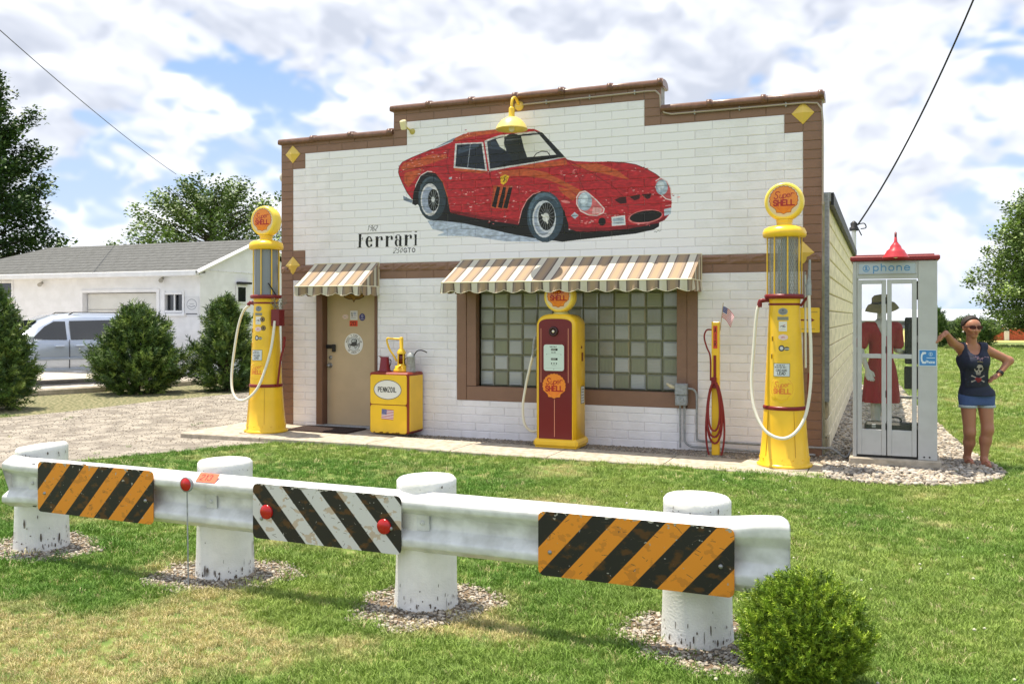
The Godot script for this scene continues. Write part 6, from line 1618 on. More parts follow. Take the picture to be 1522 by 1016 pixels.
	var mb := MB.new(true); mb.tube([hc + Vector3(-0.02, -0.062, 0.082), hc + Vector3(-0.006, -0.059, 0.086), hc + Vector3(0.006, -0.059, 0.086), hc + Vector3(0.02, -0.062, 0.082)], [0.002, 0.0045, 0.0045, 0.002], 6); mb.tube([hc + Vector3(-0.017, -0.067, 0.081), hc + Vector3(0, -0.069, 0.085), hc + Vector3(0.017, -0.067, 0.081)], [0.002, 0.005, 0.002], 6); obj("lips", mb, mat(c8(150, 78, 70), 0.45), g)
	# hair drawn back, its line above the brow
	var hair := [[hc + Vector3(0, 0.03, -0.02), hc + Vector3(0, 0.025, -0.012), 0.091, 0.091, 0.94], [hc + Vector3(0, 0.0, -0.06), hc + Vector3(0, -0.05, -0.055), 0.055, 0.04], [hc + Vector3(0.0, 0.02, -0.09), hc + Vector3(0.0, 0.03, -0.1), 0.035, 0.03]]
	mi("hair", body_mesh(hair, 0.006, 0.02, func(p: Vector3, d: float) -> float:
		var q := p - hc
		return maxf(d, (q.z * 0.95 - q.y * 0.55 + 0.004) * 0.8)), mat(c8(34, 24, 20), 0.75), g)
	# sunglasses
	var sg := Node3D.new(); sg.name = "sunglasses"; g.add_child(sg)
	for sx in [-1.0, 1.0]:
		mb = MB.new(); mb.plate(rrect(0.062, 0.036, 0.015), -0.002, 0.002, Transform3D(Basis(Vector3.UP, sx * 0.22), hc + Vector3(sx * 0.035, 0.0, 0.088))); obj("lens", mb, mat(c8(60, 10, 18), 0.08), sg)
	mb = MB.new(true); mb.tube([hc + Vector3(-0.008, 0.01, 0.094), hc + Vector3(0.008, 0.01, 0.094)], 0.003, 6)
	for sx in [-1.0, 1.0]: mb.tube([hc + Vector3(sx * 0.066, 0.01, 0.082), hc + Vector3(sx * 0.085, 0.008, 0.05), hc + Vector3(sx * 0.088, 0.0, -0.01)], 0.003, 6)
	obj("spectacle_frame", mb, M.black, sg)
	# tank top: the torso's own shape let out a little, cut at neck, arms and hem
	var torso := []
	for i in range(10, 17): torso.append([limbs[i][0], limbs[i][1], limbs[i][2] + 0.016, limbs[i][3] + 0.016, limbs[i][4] if limbs[i].size() > 4 else 1.0])
	torso.append([Vector3(-0.03, 0.72, 0.0), Vector3(-0.018, 0.69, 0.0), 0.158, 0.180, 1.28])
	var cut := func(p: Vector3, d: float) -> float:
		d = maxf(d, 0.70 - p.y)
		d = maxf(d, p.y - 1.243)
		var e := Vector3((p.x + 0.062) / 0.068, (p.y - 1.20) / 0.09, 0.0).length() - 1.0     # neckline
		if p.z > -0.03: d = maxf(d, -e * 0.07)
		elif p.y > 1.17: d = maxf(d, -(Vector3((p.x + 0.062) / 0.068, (p.y - 1.24) / 0.07, 0.0).length() - 1.0) * 0.07)
		d = maxf(d, 0.075 - (p - Vector3(-0.225, 1.16, -0.01)).length())
		d = maxf(d, 0.082 - (p - Vector3(0.125, 1.15, -0.01)).length())
		return d
	var tm := body_mesh(torso, 0.009, 0.03, cut)
	var top := mi("tank_top", tm, M.shirt, g)
	# printed skull, bones, roses and studs on the chest: drawn on a patch that follows the front of the shirt
	shirt_print(g)
	# denim shorts with turned-up white cuffs
	var sh := [[hipL + Vector3(-0.012, 0.02, 0.0), hipL + Vector3(-0.014, -0.10, 0.012), 0.088, 0.086, 1.08], [hipR + Vector3(0.012, 0.02, 0), hipR + Vector3(0.015, -0.10, 0.012), 0.088, 0.086, 1.08], [Vector3(-0.078, 0.69, 0), Vector3(0.046, 0.69, 0), 0.116, 0.116, 1.2], [Vector3(-0.07, 0.645, 0.004), Vector3(0.04, 0.645, 0.004), 0.108, 0.108, 1.15]]
	mi("denim_shorts", body_mesh(sh, 0.01, 0.015, func(p: Vector3, d: float) -> float: return maxf(maxf(d, 0.606 - p.y), p.y - 0.76)), tmat(c8(78, 104, 164), 0.85, "grain", 6.0), g)
	var cu := [[hipL + Vector3(-0.016, 0.0, 0.01), hipL + Vector3(-0.014, -0.12, 0.012), 0.089, 0.089, 1.06], [hipR + Vector3(0.018, 0.0, 0.01), hipR + Vector3(0.015, -0.12, 0.012), 0.089, 0.089, 1.06]]
	mi("shorts_cuff", body_mesh(cu, 0.009, 0.004, func(p: Vector3, d: float) -> float: return maxf(maxf(d, 0.578 - p.y), p.y - 0.607)), tmat(c8(190, 206, 222), 0.85, "grain", 6.0), g)
	# watch, earring, flip-flops
	mb = MB.new(true); var wd := (Vector3(0.178, 0.918, 0.06) - Vector3(0.315, 1.05, 0.0)).normalized(); mb.tube([Vector3(0.2, 0.938, 0.05), Vector3(0.2, 0.938, 0.05) + wd * 0.026], 0.034, 14); obj("watch", mb, M.black, g)
	mb = MB.new(true); mb.lathe([Vector2(0, 0.012), Vector2(0.012, 0), Vector2(0, -0.012)], 8, Transform3D(Basis(), hc + Vector3(-0.088, -0.045, 0.0))); obj("earring", mb, mat(c8(232, 228, 220), 0.2), g)
	for q in [[Vector3(-0.079, 0.006, -0.03), -0.05], [Vector3(0.03, 0.006, 0.09), -0.1]]:
		mb = MB.new(); mb.plate(oval(0.042, 0.125, Vector2.ZERO, 18), -0.006, 0.006, Transform3D(Basis(Vector3.UP, q[1]) * Basis(Vector3.RIGHT, -PI / 2), q[0])); var ff := obj("flip_flop", mb, mat(c8(140, 70, 60), 0.7), g)
		mb = MB.new(true); mb.tube(curve([q[0] + Vector3(-0.036, 0.02, -0.01), q[0] + Vector3(-0.018, 0.05, 0.035), q[0] + Vector3(0.0, 0.034, 0.075), q[0] + Vector3(0.018, 0.05, 0.035), q[0] + Vector3(0.036, 0.02, -0.01)], 3), 0.006, 6); obj("strap", mb, mat(c8(196, 130, 110), 0.6), ff)
	mannequin()

func shirt_print(g: Node3D) -> void:
	var cv := CV.new(256, 320, c8(24, 28, 42)); var bone := c8(160, 152, 148); var K := c8(22, 24, 36)
	var rng := RandomNumberGenerator.new(); rng.seed = 14
	for k in 90:   # teal and violet flecks round the figure
		var p := Vector2(rng.randf_range(0, 256), rng.randf_range(60, 300)); cv.line(PackedVector2Array([p, p + Vector2(rng.randf_range(-14, 14), rng.randf_range(-18, 18))]), rng.randf_range(2, 4), [c8(40, 70, 96), c8(30, 52, 80), c8(70, 60, 86)][k % 3])
	for k in 60:
		var p := Vector2(rng.randf_range(10, 246), rng.randf_range(4, 50)); cv.ell(p, rng.randf_range(4, 12), rng.randf_range(2, 6), [c8(150, 116, 130), c8(126, 100, 124), c8(90, 84, 110)][k % 3])
	for k in 22: cv.ell(Vector2(12 + k * 11, 60 + 6 * sin(k * 0.5)), 3.5, 3, c8(206, 180, 110))
	cv.ell(Vector2(122, 128), 48, 42, bone); cv.poly(PackedVector2Array([Vector2(92, 150), Vector2(152, 150), Vector2(144, 192), Vector2(100, 192)]), bone); cv.ell(Vector2(100, 132), 17, 15, K); cv.ell(Vector2(144, 132), 17, 15, K); cv.poly(PackedVector2Array([Vector2(122, 146), Vector2(132, 164), Vector2(112, 164)]), K)
	for k in 5: cv.line(PackedVector2Array([Vector2(104 + k * 9, 172), Vector2(104 + k * 9, 190)]), 3, K)
	cv.line(PackedVector2Array([Vector2(60, 204), Vector2(186, 262)]), 10, bone); cv.line(PackedVector2Array([Vector2(186, 204), Vector2(60, 262)]), 10, bone)
	for q in [[60, 204], [186, 204], [60, 262], [186, 262]]: cv.ell(Vector2(q[0], q[1]), 10, 8, bone)
	cv.ell(Vector2(108, 236), 20, 18, c8(112, 26, 34)); cv.ell(Vector2(140, 240), 20, 18, c8(126, 30, 36)); cv.ell(Vector2(124, 258), 18, 14, c8(96, 22, 30))
	var m := mat(Color.WHITE, 0.8); m.albedo_texture = tex(cv)
	var mb := MB.new(true); var nx := 10; var ny := 12
	var P := func(u: float, v: float) -> Vector3:
		var x := lerpf(-0.168, 0.066, u); var y := lerpf(1.10, 0.79, v)
		var c := -0.05; var w := 0.14 + 0.012 * smoothstep(0.9, 1.05, y)
		var bulge := 0.098 + 0.036 * exp(-pow((y - 1.03) / 0.06, 2.0)) * (1.0 - 0.35 * exp(-pow((x + 0.052) / 0.025, 2.0))) 
		return Vector3(x, y, 0.017 + bulge * sqrt(maxf(0.0, 1.0 - pow((x - c) / w, 2.0))))
	for i in nx:
		for j in ny:
			var a := float(i) / nx; var b := float(i + 1) / nx; var c := float(j) / ny; var d := float(j + 1) / ny
			mb.quad_uv(P.call(a, d), P.call(b, d), P.call(b, c), P.call(a, c), Vector2(a, d), Vector2(b, d), Vector2(b, c), Vector2(a, c))
	obj("shirt_print", mb, m, g)

func mannequin() -> void:
	# shop dummy in a red dress and floppy hat inside the booth, turned towards the phone
	var g := at_wall("mannequin", "pale mannequin in a red dress and floppy hat inside the phone booth", "mannequin", 7.40 + 0.27, 0.126, 0.40 - 0.46)
	g.rotation.y = FYAW + 0.45
	var pale := mat(c8(196, 200, 190), 0.4)
	var red := mat(c8(150, 16, 26), 0.7)
	var body := [[Vector3(0.0, 0.75, 0), Vector3(0, 1.28, 0), 0.10, 0.11, 1.25], [Vector3(-0.14, 1.30, 0), Vector3(0.14, 1.30, 0), 0.05, 0.05], [Vector3(0, 1.3, 0), Vector3(0, 1.46, 0), 0.045, 0.04], [Vector3(0.0, 1.53, 0.0), Vector3(0.015, 1.5, 0.03), 0.08, 0.06],
		[Vector3(-0.06, 0.8, 0), Vector3(-0.06, 0.42, 0.0), 0.075, 0.05], [Vector3(-0.06, 0.42, 0), Vector3(-0.06, 0.06, 0), 0.05, 0.03], [Vector3(0.06, 0.8, 0), Vector3(0.06, 0.42, 0), 0.075, 0.05], [Vector3(0.06, 0.42, 0), Vector3(0.06, 0.06, 0), 0.05, 0.03], [Vector3(-0.06, 0.03, -0.03), Vector3(-0.05, 0.025, 0.1), 0.03, 0.024], [Vector3(0.06, 0.03, -0.03), Vector3(0.07, 0.025, 0.1), 0.03, 0.024],
		[Vector3(-0.16, 1.29, 0), Vector3(-0.24, 1.06, 0.02), 0.045, 0.036], [Vector3(-0.24, 1.06, 0.02), Vector3(-0.20, 0.86, 0.1), 0.036, 0.024], [Vector3(0.16, 1.29, 0), Vector3(0.19, 1.06, -0.02), 0.045, 0.036], [Vector3(0.19, 1.06, -0.02), Vector3(0.30, 1.02, -0.12), 0.034, 0.024]]
	mi("dummy", body_mesh(body, 0.013, 0.02), pale, g)
	var hd := hand_prims(Vector3(0.30, 1.02, -0.12), Vector3(0.9, 0.0, -0.3).normalized(), Vector3(0, 1, 0), Vector3(0.2, -0.3, -0.8).normalized(), 0.4)
	mi("hand", body_mesh(hd, 0.006, 0.006), pale, g)
	mi("hand", body_mesh(hand_prims(Vector3(-0.20, 0.86, 0.1), Vector3(0.1, -0.9, 0.3).normalized(), Vector3(0.9, 0.1, 0.2).normalized(), Vector3(0.2, -0.2, 0.9).normalized(), 0.4), 0.006, 0.006), pale, g)
	# dress: bodice with sleeves, skirt with folds
	var dr := [[Vector3(0, 0.86, 0), Vector3(0, 1.06, 0), 0.135, 0.115, 1.2], [Vector3(0, 1.06, 0), Vector3(0, 1.22, 0), 0.12, 0.14, 1.25], [Vector3(-0.15, 1.29, 0), Vector3(0.15, 1.29, 0), 0.068, 0.068], [Vector3(-0.16, 1.28, 0), Vector3(-0.22, 1.12, 0.015), 0.066, 0.062], [Vector3(0.16, 1.28, 0), Vector3(0.19, 1.12, -0.015), 0.066, 0.062]]
	mi("bodice", body_mesh(dr, 0.011, 0.03, func(p: Vector3, d: float) -> float:
		d = maxf(d, -(Vector3(p.x / 0.07, (p.y - 1.36) / 0.16, 0).length() - 1.0) * 0.07) if p.z > -0.02 else maxf(d, p.y - 1.36)
		return d), red, g)
	var mb := MB.new(true); var rings := []
	for q in [[0.98, 0.118, 0.0], [0.88, 0.15, 0.004], [0.75, 0.17, 0.008], [0.6, 0.18, 0.012], [0.5, 0.186, 0.015]]:
		var r := []
		for k in 40:
			var a := -TAU * k / 40
			var rr: float = q[1] + q[2] * sin(a * 9.0)
			r.append(Vector3(cos(a) * rr, q[0], sin(a) * rr * 0.82))
		rings.append(r)
	rings.reverse()
	mb.loft(rings, true, false, false); obj("skirt", mb, red, g)
	# hat
	mb = MB.new(true)
	var hx := Transform3D(Basis(Vector3(0, 0, 1), 0.12), Vector3(0.0, 1.55, 0))
	mb.lathe([Vector2(0, 0.1), Vector2(0.06, 0.095), Vector2(0.088, 0.07), Vector2(0.095, 0.0)], 28, hx); obj("hat_crown", mb, mat(c8(120, 112, 70), 0.9), g)
	mb = MB.new(true); rings = []
	for q in [[0.093, 0.004], [0.13, -0.01], [0.155, -0.045], [0.172, -0.08]]:
		var r := []
		for k in 28:
			var a := -TAU * k / 28
			r.append(hx * Vector3(cos(a) * q[0], q[1] + 0.02 * sin(a * 2.0 + 1.0) * q[0] * 5.0, sin(a) * q[0]))
		rings.append(r)
	mb.loft(rings, true, false, false); obj("hat_brim", mb, mat(c8(126, 118, 76), 0.9), g)
	mb = MB.new(true); mb.lathe([Vector2(0.096, 0.0), Vector2(0.098, 0.012), Vector2(0.093, 0.026)], 28, hx); obj("hat_band", mb, mat(c8(48, 44, 30), 0.8), g)
# ---------------------------------------------------------------- white shed, van, far things
func build_shed() -> void:
	var C := Vector3(-7.77, 0, -22.6)
	# local x runs left along the front from the right-hand corner, z towards the viewer
	var g := thing("white_shed", "long white garage with grey shingle roof and a panelled roll up door", "garage", C, FYAW)
	var wp := tmat(c8(236, 236, 238), 0.75, "soft", 0.8); var L := 12.0; var D := 4.4; var E := 2.62; var R := 3.62
	var mb := MB.new()
	var seg := func(a: float, b: float, y0: float, y1: float) -> void: mb.box(Vector3(-(a + b) / 2, (y0 + y1) / 2, -0.1), Vector3(b - a, y1 - y0, 0.2))
	seg.call(0.0, 0.53, 0, E); seg.call(0.53, 1.11, 0, 1.68); seg.call(0.53, 1.11, 2.1, E); seg.call(1.11, 1.36, 0, E); seg.call(1.36, 3.9, 2.16, E); seg.call(3.9, 6.51, 0, E); seg.call(6.51, 7.2, 0, 2.06); seg.call(6.51, 7.2, 2.47, E); seg.call(7.2, L, 0, E)
	mb.box(Vector3(-L / 2, E / 2, -D), Vector3(L, E, 0.2)); mb.box(Vector3(-L + 0.1, E / 2, -D / 2), Vector3(0.2, E, D - 0.2))
	obj("wall", mb, wp, g)
	# gable end with its small window
	mb = MB.new(); var o := PackedVector2Array([Vector2(0.2, 0), Vector2(D - 0.1, 0), Vector2(D - 0.1, E), Vector2(D / 2, R - 0.06), Vector2(0.2, E + 0.08)])
	mb.plate(o, -0.2, -0.001, Transform3D(Basis(Vector3(0, 0, -1), Vector3.UP, Vector3(1, 0, 0)), Vector3(0, 0, 0)))
	obj("gable_wall", mb, wp, g)
	mb = MB.new()
	for k in 12: mb.box(Vector3(0.008, 2.7 + 0.0, -0.5 - k * 0.3), Vector3(0.014, 0.02, 0.28))
	obj("gable_board", mb, wp, g)
	var gw := Node3D.new(); gw.name = "window"; g.add_child(gw, true)
	mb = MB.new(); mb.box(Vector3(0.02, 2.12, -1.55), Vector3(0.03, 0.5, 0.42)); obj("window_frame", mb, wp, gw)
	mb = MB.new(); mb.box(Vector3(0.04, 2.12, -1.55), Vector3(0.01, 0.38, 0.3)); obj("pane", mb, M.dark_glass, gw)
	mb = MB.new(); mb.cbox(Vector3(0.08, 2.42, -1.6), Vector3(0.12, 0.06, 0.5), 0.01); obj("hood", mb, M.dark_metal, g)
	# roof slopes with courses of shingles, hipped at the far left
	var sh := tmat(c8(98, 100, 100), 0.95, "mottle", 0.8, "bump", 1.0, 0.6)
	var n := 11
	for k in n:
		var t0 := float(k) / n; var t1 := float(k + 1) / n
		mb = MB.new()
		var P := func(t: float, x: float, lift: float) -> Vector3: return Vector3(x, lerpf(E + 0.02, R, t) + lift, lerpf(0.32, -D / 2, t))
		var l0 := -(7.6 + (1.0 - t0) * 2.4); var l1 := -(7.6 + (1.0 - t1) * 2.4)
		mb.quad(P.call(t0, l0, 0.011), P.call(t0, 0.18, 0.011), P.call(t1, 0.18, 0.004), P.call(t1, l1, 0.004))
		mb.quad(P.call(t0, l0, -0.03), P.call(t0, 0.18, -0.03), P.call(t0, 0.18, 0.011), P.call(t0, l0, 0.011))
		obj("shingle_course", mb, sh, g)
	mb = MB.new()
	mb.quad(Vector3(-7.6, R, -D / 2), Vector3(0.18, R, -D / 2), Vector3(0.18, E, -D - 0.3), Vector3(-10.0, E, -D - 0.3)); mb.tri(Vector3(-10.0, E + 0.02, 0.32), Vector3(-7.6, R, -D / 2), Vector3(-10.0, E, -D - 0.3)); mb.quad(Vector3(-L, E + 0.03, 0.3), Vector3(-10.0, E + 0.03, 0.32), Vector3(-10.0, E + 0.03, -D), Vector3(-L, E + 0.03, -D))
	obj("roof_back", mb, sh, g)
	mb = MB.new(); mb.cbox(Vector3(-4.9, E - 0.01, 0.3), Vector3(10.1, 0.13, 0.05), 0.01); mb.box(Vector3(-4.9, E - 0.06, 0.12), Vector3(10.0, 0.03, 0.34)); obj("fascia", mb, wp, g)
	mb = MB.new(); mb.tube([Vector3(0.17, E + 0.0, 0.3), Vector3(0.17, R - 0.02, -D / 2), Vector3(0.17, E, -D - 0.3)], 0.06, 4); obj("barge_board", mb, wp, g)
	# roll-up door, panel by panel, set back
	var door := Node3D.new(); door.name = "garage_door"; g.add_child(door)
	for k in 5:
		mb = MB.new(); mb.cbox(Vector3(-2.63, 0.215 + k * 0.43, -0.15), Vector3(2.5, 0.42, 0.04), 0.012); obj("panel", mb, tmat(c8(216, 216, 212), 0.6, "soft", 0.7), door)
	mb = MB.new(); mb.cbox(Vector3(-1.33, 1.08, 0.015), Vector3(0.09, 2.2, 0.03), 0.005); mb.cbox(Vector3(-3.94, 1.08, 0.015), Vector3(0.09, 2.2, 0.03), 0.005); mb.cbox(Vector3(-2.63, 2.2, 0.016), Vector3(2.7, 0.08, 0.03), 0.005); obj("door_trim", mb, wp, door)
	# front windows
	for q in [[0.82, 1.89, 0.58, 0.42, 2], [6.855, 2.265, 0.69, 0.41, 1]]:
		var w := Node3D.new(); w.name = "window"; g.add_child(w, true)
		mb = MB.new(); var fx := Vector3(-q[0], q[1], -0.02)
		for s in [-1.0, 1.0]: mb.cbox(fx + Vector3(s * (q[2] / 2 + 0.02), 0, 0.03), Vector3(0.06, q[3] + 0.16, 0.05), 0.006); mb.cbox(fx + Vector3(0, s * (q[3] / 2 + 0.02), 0.03), Vector3(q[2] - 0.03, 0.06, 0.05), 0.006)
		if q[4] == 2: mb.cbox(fx + Vector3(0, 0, 0.0), Vector3(0.04, q[3], 0.04), 0.006)
		obj("window_frame", mb, wp, w)
		for k in q[4]:
			mb = MB.new(); mb.box(fx + Vector3((k - (q[4] - 1) / 2.0) * q[2] / q[4], 0, -0.06), Vector3(q[2] / q[4] - 0.02, q[3], 0.01)); obj("pane", mb, M.dark_glass, w)
		mb = MB.new(); mb.cbox(fx + Vector3(0, -q[3] / 2 - 0.1, 0.05), Vector3(q[2] + 0.2, 0.07, 0.1), 0.01); obj("window_sill", mb, wp, w)
	for q in [[5.39, 2.45], [1.2, 2.5]]:
		mb = MB.new(true); mb.tube([Vector3(-q[0], q[1], 0.0), Vector3(-q[0] + 0.05, q[1] - 0.03, 0.12), Vector3(-q[0] + 0.12, q[1] - 0.06, 0.18)], [0.04, 0.03, 0.06], 8); obj("flood_light", mb, mat(c8(170, 166, 156), 0.5), g)
	# painted notice
	var sg := thing("shed_sign", "square white notice with a drawn oval beside the shed window", "sign", C + Basis(Vector3.UP, FYAW) * Vector3(-0.25, 1.79, 0.003), FYAW)
	var cv := CV.new(128, 150, c8(216, 216, 218)); var K := c8(120, 124, 136)
	cv.ell(Vector2(64, 60), 46, 40, K); cv.ell(Vector2(64, 60), 42, 36, c8(216, 216, 218)); cv.line(PackedVector2Array([Vector2(34, 72), Vector2(60, 78), Vector2(94, 72)]), 5, K); cv.line(PackedVector2Array([Vector2(44, 58), Vector2(84, 58)]), 3, K); cv.line(PackedVector2Array([Vector2(16, 132), Vector2(112, 132)]), 9, c8(96, 98, 104))
	sign_plate("sign_face", cv, 0.44, 0.5, rrect(0.44, 0.5, 0.01), sg, Vector3.ZERO, Basis(), 0.01)
	minivan()

func minivan() -> void:
	# silver blue van: x along its length (nose at -x), z = near side
	var g := thing("minivan", "silver blue minivan parked on the road slab between the shrubs", "minivan", Vector3(-10.23, 0.072, -20.3), 0.75)
	var paint := mat(c8(176, 186, 202), 0.22, 0.35); paint.clearcoat_enabled = true; paint.clearcoat = 0.6; paint.clearcoat_roughness = 0.08
	# section: height -> half width, per station along x
	var top := [[-2.45, 0.62, 0.80], [-2.3, 0.80, 0.88], [-1.6, 0.92, 0.93], [-1.15, 0.99, 0.95], [-0.55, 1.36, 0.97], [-0.2, 1.50, 0.97], [0.4, 1.55, 0.97], [1.4, 1.54, 0.97], [2.05, 1.47, 0.96], [2.3, 1.05, 0.95], [2.38, 0.75, 0.9]]
	var mb := MB.new(true); var rings := []
	for s in top:
		var r := []; var H: float = s[1]; var hw: float = s[2]
		var prof := [[0.30, hw * 0.90], [0.36, hw * 0.985], [0.62, hw], [0.86, hw * 0.985], [0.95, hw * 0.95]]
		for e in prof: r.append(Vector3(s[0], minf(e[0], H - 0.06), e[1]))
		r.append(Vector3(s[0], maxf(H - 0.13, 0.56), lerpf(hw * 0.95, hw * 0.76, clampf((H - 1.0) / 0.5, 0, 1)))); r.append(Vector3(s[0], H - 0.03, hw * 0.66)); r.append(Vector3(s[0], H, hw * 0.4))
		var m := r.duplicate(); m.reverse()
		for p in m: r.append(Vector3(p.x, p.y, -p.z))
		rings.append(r)
	rings.reverse()
	mb.loft(rings); obj("body", mb, paint, g)
	# glass set a little proud of the flanks, pane by pane
	var zs := func(y: float) -> float: return lerpf(0.927, 0.755, clampf((y - 0.95) / 0.47, 0, 1)) + 0.008
	for q in [["front_window", [[-0.72, 0.99], [-0.02, 0.965], [-0.02, 1.36], [-0.25, 1.36], [-0.45, 1.25]]], ["door_window", [[0.06, 0.965], [1.06, 0.97], [1.06, 1.39], [0.06, 1.37]]], ["rear_window", [[1.12, 0.975], [1.98, 1.0], [1.88, 1.36], [1.12, 1.39]]]]:
		mb = MB.new(); var pts := []
		for p in q[1]: pts.append(Vector3(p[0], p[1], zs.call(p[1])))
		mb.fan(pts, false); obj(q[0], mb, M.dark_glass, g)
	mb = MB.new(); mb.quad(Vector3(-1.12, 1.0, 0.78), Vector3(-1.12, 1.0, -0.78), Vector3(-0.52, 1.385, -0.6), Vector3(-0.52, 1.385, 0.6)); obj("windscreen", mb, M.dark_glass, g)
	mb = MB.new()
	for x in [-0.95, 0.02, 1.09]: mb.box(Vector3(x, 0.66, 0.972), Vector3(0.012, 0.62, 0.01))
	obj("door_seam", mb, M.dark_metal, g)
	for x in [-0.18, 0.24]:
		mb = MB.new(); mb.cbox(Vector3(x, 0.83, 0.985), Vector3(0.2, 0.035, 0.04), 0.012); obj("door_handle", mb, paint, g)
	mb = MB.new(); mb.cbox(Vector3(0.0, 0.56, 0.98), Vector3(3.0, 0.05, 0.025), 0.008); mb.cbox(Vector3(0.0, 0.32, 0.94), Vector3(2.9, 0.07, 0.06), 0.015); obj("side_moulding", mb, paint, g)
	for z in [0.62, -0.62]:
		mb = MB.new(true); mb.tube([Vector3(0.1, 1.50, z), Vector3(0.2, 1.555, z), Vector3(1.6, 1.55, z), Vector3(1.7, 1.49, z)], 0.014, 6); obj("roof_rail", mb, M.black, g)
	mb = MB.new(); mb.cbox(Vector3(-0.78, 1.0, 1.07), Vector3(0.1, 0.14, 0.16), 0.03); obj("wing_mirror", mb, paint, g)
	for x in [-1.5, 1.55]:
		for z in [0.86, -0.86]:
			var w := Node3D.new(); w.name = "wheel"; w.position = Vector3(x, 0.32, z); g.add_child(w, true)
			mb = MB.new(true); mb.lathe([Vector2(0.2, 0.12), Vector2(0.3, 0.12), Vector2(0.32, 0.09), Vector2(0.32, -0.09), Vector2(0.3, -0.12), Vector2(0.2, -0.12)], 24, Transform3D(Basis(Vector3.RIGHT, PI / 2), Vector3.ZERO)); obj("tyre", mb, M.black, w)
			mb = MB.new(true); mb.lathe([Vector2(0, 0.1), Vector2(0.06, 0.11), Vector2(0.2, 0.115)], 20, Transform3D(Basis(Vector3.RIGHT, PI / 2 if z > 0 else -PI / 2), Vector3.ZERO)); obj("rim", mb, M.steel, w)
	for z in [0.66, -0.66]:
		mb = MB.new(); mb.cbox(Vector3(-2.4, 0.68, z), Vector3(0.12, 0.14, 0.34), 0.04); obj("headlight", mb, mat(c8(210, 214, 216), 0.1), g)

func build_far() -> void:
	# service mast at the back of the station and the wires
	var m0 := W(NB * BW + 0.06, 0, -9.55)
	var g := thing("service_mast", "thin white service mast with an insulator at the back corner of the station", "mast", Vector3(m0.x, 0.0, m0.z))
	var mb := MB.new(true); mb.tube([Vector3(0, 0, 0), Vector3(0, 3.38, 0)], 0.045, 10); obj("mast_pipe", mb, mat(c8(206, 208, 206), 0.5), g)
	mb = MB.new(true); mb.lathe([Vector2(0.09, 3.3), Vector2(0.09, 3.36), Vector2(0.06, 3.38), Vector2(0.07, 3.45), Vector2(0.02, 3.5), Vector2(0, 3.5)], 10); mb.tube(curve([Vector3(0.05, 3.42, 0), Vector3(0.2, 3.45, 0.02), Vector3(0.24, 3.36, 0.02), Vector3(0.14, 3.34, 0)], 4), 0.012, 6); mb.tube([Vector3(0.06, 3.4, 0), Vector3(0.16, 3.2, 0)], 0.012, 6); obj("weather_head", mb, M.dark_metal, g)
	var a := Vector3(m0.x + 0.08, 3.42, m0.z)
	var pts := []
	var b := Vector3(7.75, 7.6, -14.4)
	for k in 25:
		var t := k / 24.0
		pts.append(a.lerp(b, t) - Vector3(0, 0.62 * 4.0 * t * (1.0 - t) * 0.55, 0))
	mb = MB.new(true); mb.tube(pts, 0.017, 6); var w := obj("service_cable", mb, M.black); tag(w, "black service cable sagging from the mast up over the phone booth", "cable")
	pts = []
	a = Vector3(-14.8, 7.8, -40); b = Vector3(-10.6, 8.0, -16)
	for k in 25:
		var t := k / 24.0
		pts.append(a.lerp(b, t) - Vector3(0, 0.5 * 4.0 * t * (1.0 - t) * 0.4, 0))
	mb = MB.new(true); mb.tube(pts, 0.011, 6); w = obj("overhead_wire", mb, mat(c8(70, 72, 78), 0.6)); tag(w, "thin overhead wire slanting down behind the round topped tree", "wire")
	# low farm building far across the field
	g = thing("far_shed", "long low pale building with a grey roof far beyond the lawn", "building", Vector3(62, 0, -122), 0.0)
	mb = MB.new(); mb.box(Vector3(0, 0.55, 0), Vector3(54, 1.1, 12)); obj("wall", mb, mat(c8(206, 206, 204), 0.8), g)
	mb = MB.new(); mb.quad(Vector3(-28, 1.0, 6.5), Vector3(28, 1.0, 6.5), Vector3(28, 2.5, 0), Vector3(-28, 2.5, 0)); mb.quad(Vector3(28, 1.0, -6.5), Vector3(-28, 1.0, -6.5), Vector3(-28, 2.5, 0), Vector3(28, 2.5, 0)); mb.tri(Vector3(28, 1.0, 6.5), Vector3(28, 1.0, -6.5), Vector3(28, 2.5, 0)); mb.tri(Vector3(-28, 1.0, -6.5), Vector3(-28, 1.0, 6.5), Vector3(-28, 2.5, 0)); obj("roof", mb, mat(c8(176, 182, 194), 0.7), g)
	for k in 9:
		mb = MB.new(); mb.box(Vector3(-24 + k * 6.0, 0.5, 6.03), Vector3(2.4, 0.8, 0.06)); obj("door", mb, mat(c8(150, 156, 164), 0.7), g)
	g = thing("brick_wall", "low orange red brick wall with white piers across the field", "wall", Vector3(33.2, 0, -58), -0.1)
	mb = MB.new(); mb.box(Vector3(0, 0.42, 0), Vector3(6.4, 0.84, 0.3)); obj("brickwork", mb, tmat(c8(186, 92, 64), 0.9, "mottle", 1.0), g)
	for x in [-3.1, -1.6, 3.3]:
		mb = MB.new(); mb.cbox(Vector3(x, 0.5, 0.05), Vector3(0.3, 1.0, 0.42), 0.03); obj("pier", mb, mat(c8(226, 220, 210), 0.8), g)
	# dry field behind the lawn
	sheet("field", PackedVector2Array([Vector2(14, -54), Vector2(120, -54), Vector2(200, -100), Vector2(20, -100)]), 0.01, tmat(c8(186, 176, 104), 1.0, "mottle", 0.05))
